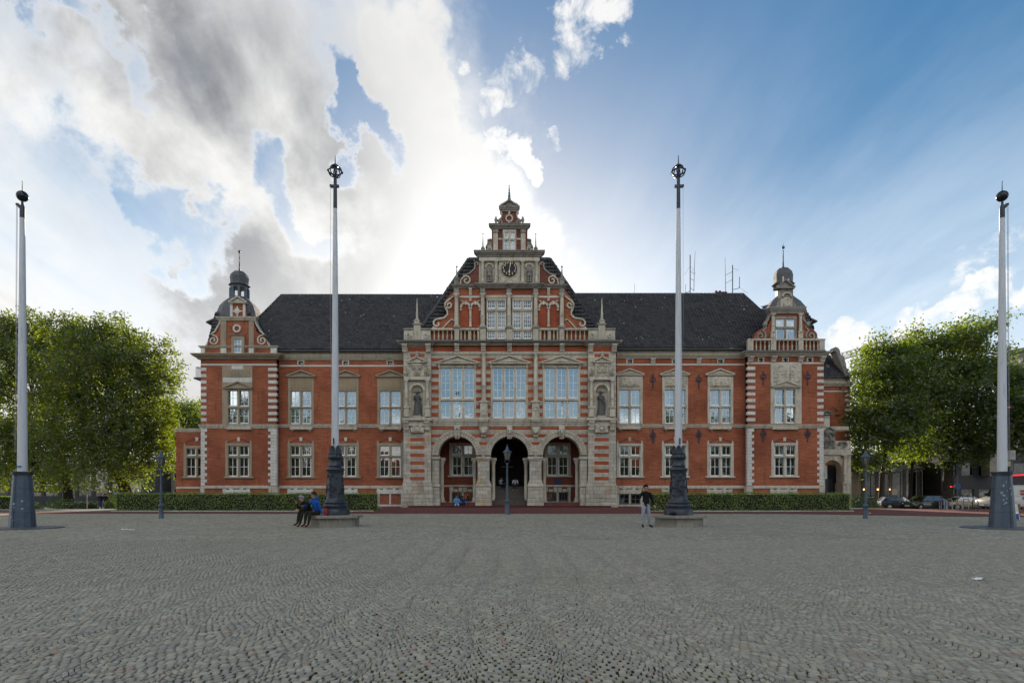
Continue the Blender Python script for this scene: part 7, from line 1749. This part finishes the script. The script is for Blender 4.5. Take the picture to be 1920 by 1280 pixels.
# ------------------------------------------------------------------ people and statues
SKIN = m_plain('skin_light', (.42, .24, .17), .55, 0, .06); SKIND = m_plain('skin_dark', (.10, .05, .032), .5, 0, .06); SKINM = m_plain('skin_medium', (.30, .16, .10), .5, 0, .06)
def cloth(n_, c): return m_plain(n_, c, .85, 0, .2, 14, .2, .01)
def figure(J, mats, regions, head_turn=0, fingers=True):
    """J: joints -> position; one skinned surface; regions: bone prefix -> material index"""
    E, Pn, Rad, idx = [], [], [], {}
    def node(k, p, r):
        idx[k] = len(Pn); Pn.append(Vector(p)); Rad.append(r); return k
    bones = []
    def link(a, b, tag_): E.append((idx[a], idx[b])); bones.append((idx[a], idx[b], tag_))
    V3 = lambda k: Vector(J[k])
    pel, ch, nk, hd = V3('pelvis'), V3('chest'), V3('neck'), V3('head')
    node('pelvis', pel, .125); node('waist', pel.lerp(ch, .5), .118); node('chest', ch, .145); node('neckb', ch.lerp(nk, .8), .075); node('neck', nk, .052)
    up = (hd-nk).normalized(); fw = V3('face').normalized() if 'face' in J else Vector((0, -1, 0))
    node('jaw', nk+up*.075+fw*.025, .068); node('skull', nk+up*.155, .092); node('crown', nk+up*.205-fw*.01, .070)
    for a, b, g_ in (('pelvis', 'waist', 'torso'), ('waist', 'chest', 'torso'), ('chest', 'neckb', 'torso'), ('neckb', 'neck', 'head'), ('neck', 'jaw', 'head'), ('jaw', 'skull', 'head'), ('skull', 'crown', 'head')): link(a, b, g_)
    node('nose', nk+up*.11+fw*.105, .014); link('jaw', 'nose', 'head')
    sdv = up.cross(fw)
    for s_ in 'lr':
        sg = 1 if s_ == 'l' else -1
        node('ear'+s_, nk+up*.13+sdv*sg*.092, .020); link('skull', 'ear'+s_, 'head')
        sh, el, wr = V3('sho'+s_), V3('elb'+s_), V3('wri'+s_)
        node('sho'+s_, sh, .066); node('uar'+s_, sh.lerp(el, .5), .055); node('elb'+s_, el, .045); node('far'+s_, el.lerp(wr, .4), .043); node('wri'+s_, wr, .028)
        for a, b, g_ in (('chest', 'sho', 'torso'), ('sho', 'uar', 'sleeve'), ('uar', 'elb', 'sleeve'), ('elb', 'far', 'forearm'), ('far', 'wri', 'forearm')): link('chest' if a == 'chest' else a+s_, b+s_, g_)
        hd_ = (wr-el).normalized(); node('palm'+s_, wr+hd_*.065, .033); link('wri'+s_, 'palm'+s_, 'hand')
        if fingers:
            sd_ = hd_.cross(Vector((.3, -1, .2))).normalized(); cu_ = hd_.cross(sd_)*sg
            for f, (o_, L_) in enumerate(((-.030, .065), (-.010, .078), (.010, .072), (.030, .055))):
                b0 = wr+hd_*.095+sd_*o_; node(f'f{f}a'+s_, b0, .0095); node(f'f{f}b'+s_, b0+hd_*L_*.5+cu_*.006, .0085); node(f'f{f}c'+s_, b0+hd_*L_*.95+cu_*.026, .007)
                link('palm'+s_, f'f{f}a'+s_, 'hand'); link(f'f{f}a'+s_, f'f{f}b'+s_, 'hand'); link(f'f{f}b'+s_, f'f{f}c'+s_, 'hand')
            node('tha'+s_, wr+hd_*.05-sd_*.045, .011); node('thb'+s_, wr+hd_*.095-sd_*.062+cu_*.012, .009); link('palm'+s_, 'tha'+s_, 'hand'); link('tha'+s_, 'thb'+s_, 'hand')
        hp, kn, an, to = V3('hip'+s_), V3('kne'+s_), V3('ank'+s_), V3('toe'+s_)
        node('hip'+s_, hp, .098); node('thi'+s_, hp.lerp(kn, .45), .098); node('kne'+s_, kn, .074); node('cal'+s_, kn.lerp(an, .35), .070); node('ank'+s_, an, .046); node('ball'+s_, an.lerp(to, .6)+Vector((0, 0, -.035)), .042); node('toe'+s_, to, .032)
        for a, b, g_ in (('pelvis', 'hip', 'leg'), ('hip', 'thi', 'leg'), ('thi', 'kne', 'leg'), ('kne', 'cal', 'shin'), ('cal', 'ank', 'shin'), ('ank', 'ball', 'shoe'), ('ball', 'toe', 'shoe')): link('pelvis' if a == 'pelvis' else a+s_, b+s_, g_)
    me = bpy.data.meshes.new('person_skeleton'); me.from_pydata([tuple(p) for p in Pn], E, []); o = bpy.data.objects.new('person_skeleton', me); COL.objects.link(o)
    sk = o.modifiers.new('skin', 'SKIN'); sk.use_smooth_shade = True; o.modifiers.new('sub', 'SUBSURF').levels = 1
    lay = me.skin_vertices[0].data if me.skin_vertices else None
    if lay is None: raise RuntimeError('no skin layer')
    for i, r in enumerate(Rad): lay[i].radius = (r, r); lay[i].use_root = (i == 0)
    for k, fx_, fy_ in (('pelvis', 1.28, .95), ('waist', 1.18, .85), ('chest', 1.15, .85)): lay[idx[k]].radius = (Rad[idx[k]]*fx_, Rad[idx[k]]*fy_)
    dg = bpy.context.evaluated_depsgraph_get(); bm = bpy.data.meshes.new_from_object(o.evaluated_get(dg), depsgraph=dg); bpy.data.objects.remove(o); bpy.data.meshes.remove(me)
    bm.materials.clear()
    for m_ in mats: bm.materials.append(m_)
    n = len(bm.polygons); C = np.zeros(n*3); bm.polygons.foreach_get('center', C); C = C.reshape(-1, 3)
    best = np.full(n, 1e9); mi = np.zeros(n, np.int32)
    for a, b, g_ in bones:
        A, B = np.array(Pn[a]), np.array(Pn[b]); d_ = B-A; L2 = max(d_@d_, 1e-9); t_ = np.clip(((C-A)@d_)/L2, 0, 1); q = np.linalg.norm(C-(A+t_[:, None]*d_), axis=1)/(Rad[a]*(1-t_)+Rad[b]*t_)
        w = q < best; best[w] = q[w]; mi[w] = regions[g_]
    bm.polygons.foreach_set('material_index', mi); bm.polygons.foreach_set('use_smooth', np.ones(n, bool)); bm.update(); return bm, up, fw, nk
REG = dict(torso=0, sleeve=0, forearm=0, head=1, hand=1, leg=2, shin=2, shoe=3)
SIT = dict(pelvis=(0, 0, .12), chest=(0, -.10, .50), neck=(0, -.17, .70), head=(0, -.22, .95), shol=(.19, -.10, .58), shor=(-.19, -.10, .58), elbl=(.25, -.30, .36), elbr=(-.25, -.30, .36), wril=(.13, -.50, .28), wrir=(-.13, -.50, .28),
           hipl=(.10, -.02, .10), hipr=(-.10, -.02, .10), knel=(.13, -.45, .13), kner=(-.13, -.45, .13), ankl=(.12, -.52, -.34), ankr=(-.12, -.52, -.34), toel=(.14, -.70, -.40), toer=(-.14, -.70, -.40))
STAND = dict(pelvis=(0, 0, .93), chest=(0, .0, 1.30), neck=(0, -.01, 1.49), head=(0, -.03, 1.74), shol=(.185, 0, 1.41), shor=(-.185, 0, 1.41), elbl=(.26, .02, 1.13), elbr=(-.26, .02, 1.13), wril=(.30, -.06, .88), wrir=(-.30, -.06, .88),
             hipl=(.095, 0, .90), hipr=(-.095, 0, .90), knel=(.12, -.02, .49), kner=(-.12, -.02, .49), ankl=(.13, .02, .09), ankr=(-.13, .02, .09), toel=(.17, -.17, .035), toer=(-.17, -.17, .035))
def person(loc, rz, label, J, shirt, skin, trousers, shoes, hair, group=None, hat=None, reg=None, sc=1.0, hood=False, long_hair=False):
    p = empty('person', loc, label, 'person', group, rz); p.scale = (sc, sc, sc)
    bm, up, fw, nk = figure(J, [shirt, skin, trousers, shoes], reg or REG); obj('body', bm, p)
    c = nk+up*.165-fw*.012; Mz = Matrix((up.cross(fw)*1, -fw, up)).transposed().to_4x4()
    m_ = MB(); b0 = len(m_.v)
    prof = [(.118*math.sin(u), .118*math.cos(u)) for u in np.linspace(.02, 1.75, 8)]
    m_.lathe(prof[::-1], (0, 0, 0), 14); 
    for i in range(len(m_.v)):
        x, y, z = m_.v[i]
        if y < 0 and z < .03: z = z*.2+.035
        m_.v[i] = (x*.93, y*1.02+.012, z*1.05)
    m_.xf(Matrix.Translation(c) @ Mz); local('hat' if hat else 'hair', m_, hat or hair, p, 80)
    for s_ in (-1, 1):
        m_ = MB(); e = nk+up*.145+fw*.090+up.cross(fw)*s_*.032; m_.ball(e, .010, 6, 4); local('eye', m_, BLACK, p)
    m_ = MB(); e = nk+up*.072+fw*.098; m_.ball(e, .017, 6, 4, (1.3, .5, .35)); local('mouth', m_, m_lips, p)
    if hood: m_ = MB(); m_.ball(nk+up*-.02-fw*.085, .11, 10, 7, (1.15, .75, .8)); local('hood', m_, shirt, p, 80)
    return p
m_lips = m_plain('lips', (.25, .08, .07), .5)
def jj(base, **k): d_ = dict(base); d_.update({a: b for a, b in k.items()}); return d_
BY = 24.75
bz = g1(0, BY)+.47
NAVY, BLUEJ, MAROON, DKOL, BLK, GREYT, LBLUE, WHT = cloth('dark_navy_cloth', (.012, .013, .02)), cloth('bright_blue_jacket', (.012, .085, .36)), cloth('maroon_cap', (.06, .012, .018)), cloth('dark_olive_trousers', (.02, .02, .015)), cloth('black_cloth', (.008, .008, .009)), cloth('light_grey_trousers', (.26, .27, .32)), cloth('light_blue_outfit', (.10, .30, .55)), cloth('white_shirt', (.66, .66, .68))
HAIRB, HAIRG, HAIRK = cloth('brown_hair', (.04, .025, .015)), cloth('grey_knit_cap', (.22, .23, .24)), cloth('black_hair', (.008, .007, .007))
REDSH = cloth('dark_red_shoes', (.09, .02, .015)); BLKSH = cloth('black_shoes', (.01, .01, .012)); WHSH = cloth('white_shoes', (.7, .7, .7))
JEANS = cloth('blue_jeans', (.03, .06, .17))
# two men on the left bench, turned to the left
person((px2x(591, BY), BY-.55, bz), R(-40), 'man in grey knit cap leaning forward on the left bench', jj(SIT, chest=(0, -.22, .44), neck=(0, -.36, .58), head=(0, -.47, .80), shol=(.19, -.24, .52), shor=(-.19, -.24, .52), elbl=(.24, -.36, .26), elbr=(-.22, -.42, .30), wril=(.12, -.60, .24), wrir=(-.10, -.56, .50), ankl=(.05, -.52, -.34), kner=(-.10, -.44, .18), ankr=(-.03, -.58, -.30), toer=(-.04, -.76, -.36), face=(0, -1, -.15)), NAVY, SKIN, DKOL, REDSH, HAIRG, 'people resting on the square', hat=HAIRG)
person((px2x(606, BY), BY-.72, bz), R(-36), 'man in bright blue hooded jacket and maroon cap on the left bench', jj(SIT, chest=(0, -.12, .50), neck=(0, -.17, .71), head=(0, -.22, .96), shol=(.20, -.12, .58), shor=(-.20, -.12, .58), elbl=(.28, -.10, .32), wril=(.26, .02, .08), elbr=(-.26, -.32, .42), wrir=(-.18, -.56, .40), face=(-.3, -1, -.1)), BLUEJ, SKINM, DKOL, REDSH, MAROON, 'people resting on the square', hat=MAROON, hood=True)
x = px2x(611, BY+.1); bgm = MB(); bgm.ball((0, 0, .13), .13, 12, 8, (.7, .6, 1)); bgm.tube([(-.06, 0, .22), (-.05, 0, .30), (.05, 0, .30), (.06, 0, .22)], .010, 5)
tag(bgm.build('shoulder_bag', m_plain('red_bag_cloth', (.40, .03, .03), .8), None, 60), 'red bag wedged behind the man in blue on the bench', 'bag').location = (px2x(613, BY-.45), BY-.60, bz)
bgm = MB(); bgm.ball((0, 0, .065), .13, 12, 8, (1.25, .8, .5)); bgm.tube([(-.06, 0, .10), (0, 0, .16), (.06, 0, .10)], .012, 5)
tag(bgm.build('shoulder_bag', BLK, None, 60), 'small black bag lying on the right bench', 'bag').location = (px2x(1262, BY-.8), BY-.80, bz)
# standing man on the phone
sx = px2x(1211, 24.0)
ph = person((sx, 24.0, g1(sx, 24)), R(8), 'standing man in black sweater and grey trousers with a hand to his ear', jj(STAND, elbr=(-.30, -.10, 1.19), wrir=(-.155, -.085, 1.50), elbl=(.27, .03, 1.14), wril=(.36, .0, .92), face=(.25, -1, 0), hipr=(-.10, 0, .9), ankl=(.17, .02, .09), ankr=(-.14, .02, .09), toel=(.24, -.15, .035)), BLK, SKIN, GREYT, BLKSH, HAIRK, 'people on the square', sc=.985)
m_ = MB(); m_.bbox(-.018, .018, -.035, .035, -.07, .07, .006); m_.xf(Matrix.Translation((sx-.125, 23.93, g1(sx, 24)+1.60))); tag(m_.build('mobile_phone', BLACK), 'black mobile phone held to the ear of the standing man', 'phone')
for s_ in (-1, 1):
    m_ = MB(); m_.tube([(s_*.165, -.03, .86), (s_*.172, -.045, .5)], .012, 5); local('side_stripe', m_, WHT, ph)
# people in the arches
YL = YC-.3; zs = py2z(947.5, YC-.9)
person((px2x(856, YL), YC-.15, zs), R(8), 'person in light blue sitting on the low step of the left arch', SIT | {'pelvis': (0, 0, .13)}, LBLUE, SKINM, cloth('pale_blue_trousers', (.28, .42, .62)), WHSH, HAIRB, 'people sitting in the arches')
person((px2x(868.5, YL), YC-.12, zs), R(-12), 'person in dark blue beside the one in light blue at the left arch', jj(SIT, chest=(0, -.16, .46), neck=(0, -.28, .62), head=(0, -.36, .86)), cloth('dark_blue_top', (.02, .05, .16)), SKIND, cloth('dark_blue_shorts', (.012, .02, .05)), WHSH, HAIRK, 'people sitting in the arches')
Ys = YC+.55+7*.31; zt_ = top_z
person((px2x(966, Ys), Ys+.35, zt_), R(0), 'person in white T-shirt sitting bent forward on the top step', jj(SIT, chest=(0, -.20, .44), neck=(0, -.34, .58), head=(0, -.44, .78), face=(0, -1, -.6), elbl=(.26, -.30, .24), elbr=(-.26, -.30, .24), wril=(.18, -.48, .0), wrir=(-.18, -.48, .0), ankl=(.16, -.52, -.30), ankr=(-.16, -.52, -.30), toel=(.19, -.70, -.35), toer=(-.19, -.70, -.35)), WHT, SKIND, BLK, WHSH, HAIRK, 'people sitting in the arches', reg=dict(REG, forearm=1))
person((px2x(947.5, Ys), Ys+.30, zt_-.05), R(5), 'person in black sitting behind the lamp post on the steps', jj(SIT, ankl=(.12, -.52, -.30), ankr=(-.12, -.52, -.30), toel=(.14, -.70, -.35), toer=(-.14, -.70, -.35)), BLK, SKIND, BLK, BLKSH, HAIRK, 'people sitting in the arches')
person((px2x(938, Ys), Ys+.40, zt_-.05), R(35), 'person in pale vest at the left side of the steps', jj(SIT, ankl=(.12, -.52, -.30), ankr=(-.12, -.52, -.30), toel=(.14, -.70, -.35), toer=(-.14, -.70, -.35)), cloth('pale_vest', (.30, .31, .36)), SKINM, BLK, BLKSH, HAIRK, 'people sitting in the arches')
# walkers on the left
WALK = jj(STAND, knel=(.11, -.20, .50), ankl=(.11, -.14, .12), toel=(.12, -.32, .06), kner=(-.11, .05, .50), ankr=(-.11, .30, .16), toer=(-.11, .17, .05), wril=(.28, .12, .90), wrir=(-.28, -.22, .92), elbr=(-.26, -.03, 1.13))
def at(px, Y): x = px2x(px, Y); return (x, Y, g1(x, Y))
person(at(190, 60), R(10), 'walker in dark jacket and blue jeans on the path by the hedge', WALK, NAVY, SKIN, JEANS, WHSH, HAIRB, 'people walking on the path')
person(at(197, 64), R(20), 'walker in dark top behind the one in jeans', WALK, BLK, SKIN, cloth('grey_skirt', (.14, .10, .15)), BLKSH, HAIRB, 'people walking on the path')
person(at(201, 64.5), R(-10), 'walker in mauve coat farthest along the path', WALK, cloth('mauve_coat', (.16, .10, .16)), SKIN, cloth('mauve_skirt', (.17, .11, .18)), BLKSH, cloth('fair_hair', (.3, .2, .1)), 'people walking on the path')
# pigeon on the path
pg = empty('pigeon', at(141, 58.8), 'small dark pigeon pecking on the sunlit path', 'bird'); m_ = MB(); m_.ball((0, 0, .16), .10, 10, 7, (1.7, .9, .9)); m_.ball((.15, 0, .25), .05, 8, 6); m_.tube([(.08, 0, .18), (.15, 0, .25)], [.07, .045], 7); m_.tube([(-.12, 0, .17), (-.30, 0, .13)], [.06, .025], 6); m_.tube([(.19, 0, .25), (.23, 0, .24)], [.014, .004], 4)
for s_ in (-.03, .03): m_.tube([(0, s_, .08), (.01, s_, 0)], .008, 4)
local('body', m_, m_plain('pigeon_grey', (.06, .06, .07), .7), pg, 70)
# statues in the niches
def statue(px, Yf, py0, py1, label, seed, mat, pose):
    x = px2x(px, Yf); z0, z1 = py2z(py1, Yf), py2z(py0, Yf); sc = (z1-z0)/1.78
    p = empty('statue', (x, Yf+.33 if pose < 2 else Yf-.2, z0), label, 'statue', 'stone statues in niches'); p.scale = (sc, sc*.9, sc)
    J = jj(STAND, elbl=(.26, -.08, 1.14), wril=(.10, -.24, 1.22), elbr=(-.25, -.06, 1.12), wrir=(-.20, -.26, 1.30)) if pose == 0 else jj(STAND, elbr=(-.26, -.02, 1.15), wrir=(-.12, -.20, 1.42), elbl=(.26, -.08, 1.12), wril=(.16, -.26, 1.05)) if pose == 1 else jj(STAND, wrir=(-.30, -.2, 1.1), elbl=(.28, 0, 1.2), wril=(.18, -.2, 1.25))
    bm, up, fw, nk = figure(J, [mat]*4, REG, fingers=True); obj('figure', bm, p)
    m_ = MB(); m_.ball(nk+up*.17, .115, 10, 7, (1, 1, .95)); local('hair', m_, mat, p, 70)
    if pose < 2:
        m_ = MB(); m_.lathe([(.30, .0), (.27, .25), (.22, .7), (.175, 1.0), (.19, 1.15), (.2, 1.30)], (0, .0, 0), 36, 0, True, .07, 9); local('robe', m_, mat, p, 60)
        m_ = MB(); m_.tube([(-.24, -.10, 1.36), (.0, -.22, 1.15), (.22, -.16, .85), (.26, -.05, .35)], [.06, .075, .09, .05], 8); local('cloak_fold', m_, mat, p, 60)
    else:
        m_ = MB(); m_.lathe([(.26, .70), (.20, .95), (.18, 1.05)], (0, 0, 0), 24, 0, True, .06, 8); local('tunic', m_, mat, p, 60)
        m_ = MB(); m_.tube([(-.33, -.24, .0), (-.31, -.2, 1.9)], .02, 6); local('staff', m_, mat, p)
    m_ = MB(); m_.bbox(-.32, .32, -.26, .2, -.06, .0, .01); local('plinth', m_, mat, p)
STAT = m_stone('dark_statue_stone', (.13, .125, .12), dirtamt=.5)
Yn = YC-.35
statue(782, Yn, 731, 777, 'robed stone statue in the shell niche left of the tall windows', 1, STAT, 0)
statue(1128, Yn, 731, 777, 'robed stone statue in the shell niche right of the tall windows', 2, STAT, 1)
statue(917.6, T2, 502, 529.5, 'small dark statue in the niche left of the clock', 3, DARKST, 2)
statue(992.4, T2, 502, 529.5, 'small dark statue in the niche right of the clock', 4, DARKST, 2)
# litter
for i, (px, Y, lb, s_) in enumerate(((236, 21.9, 'crumpled white paper on the cobbles before the left hedge', .16), (247, 21.6, 'scrap of white paper beside the crumpled paper', .12), (1836, 8.9, 'flat white paper scrap on the cobbles at the lower right', .11), (1630, 37.0, 'white paper by the right street lamp', .14))):
    m_ = MB(); r_ = np.random.default_rng(i); n = 5; vs = [(s_*(a/n-.5)*1.6, s_*(b/n-.5), .012+abs(r_.normal(0, .016))) for b in range(n+1) for a in range(n+1)]
    m_.add(vs, [(b*(n+1)+a, b*(n+1)+a+1, (b+1)*(n+1)+a+1, (b+1)*(n+1)+a) for a in range(n) for b in range(n)]); o = m_.build('paper_scrap', WHITE); x = px2x(px, Y); o.location = (x, Y, g1(x, Y)+.012); tag(o, lb, 'litter')
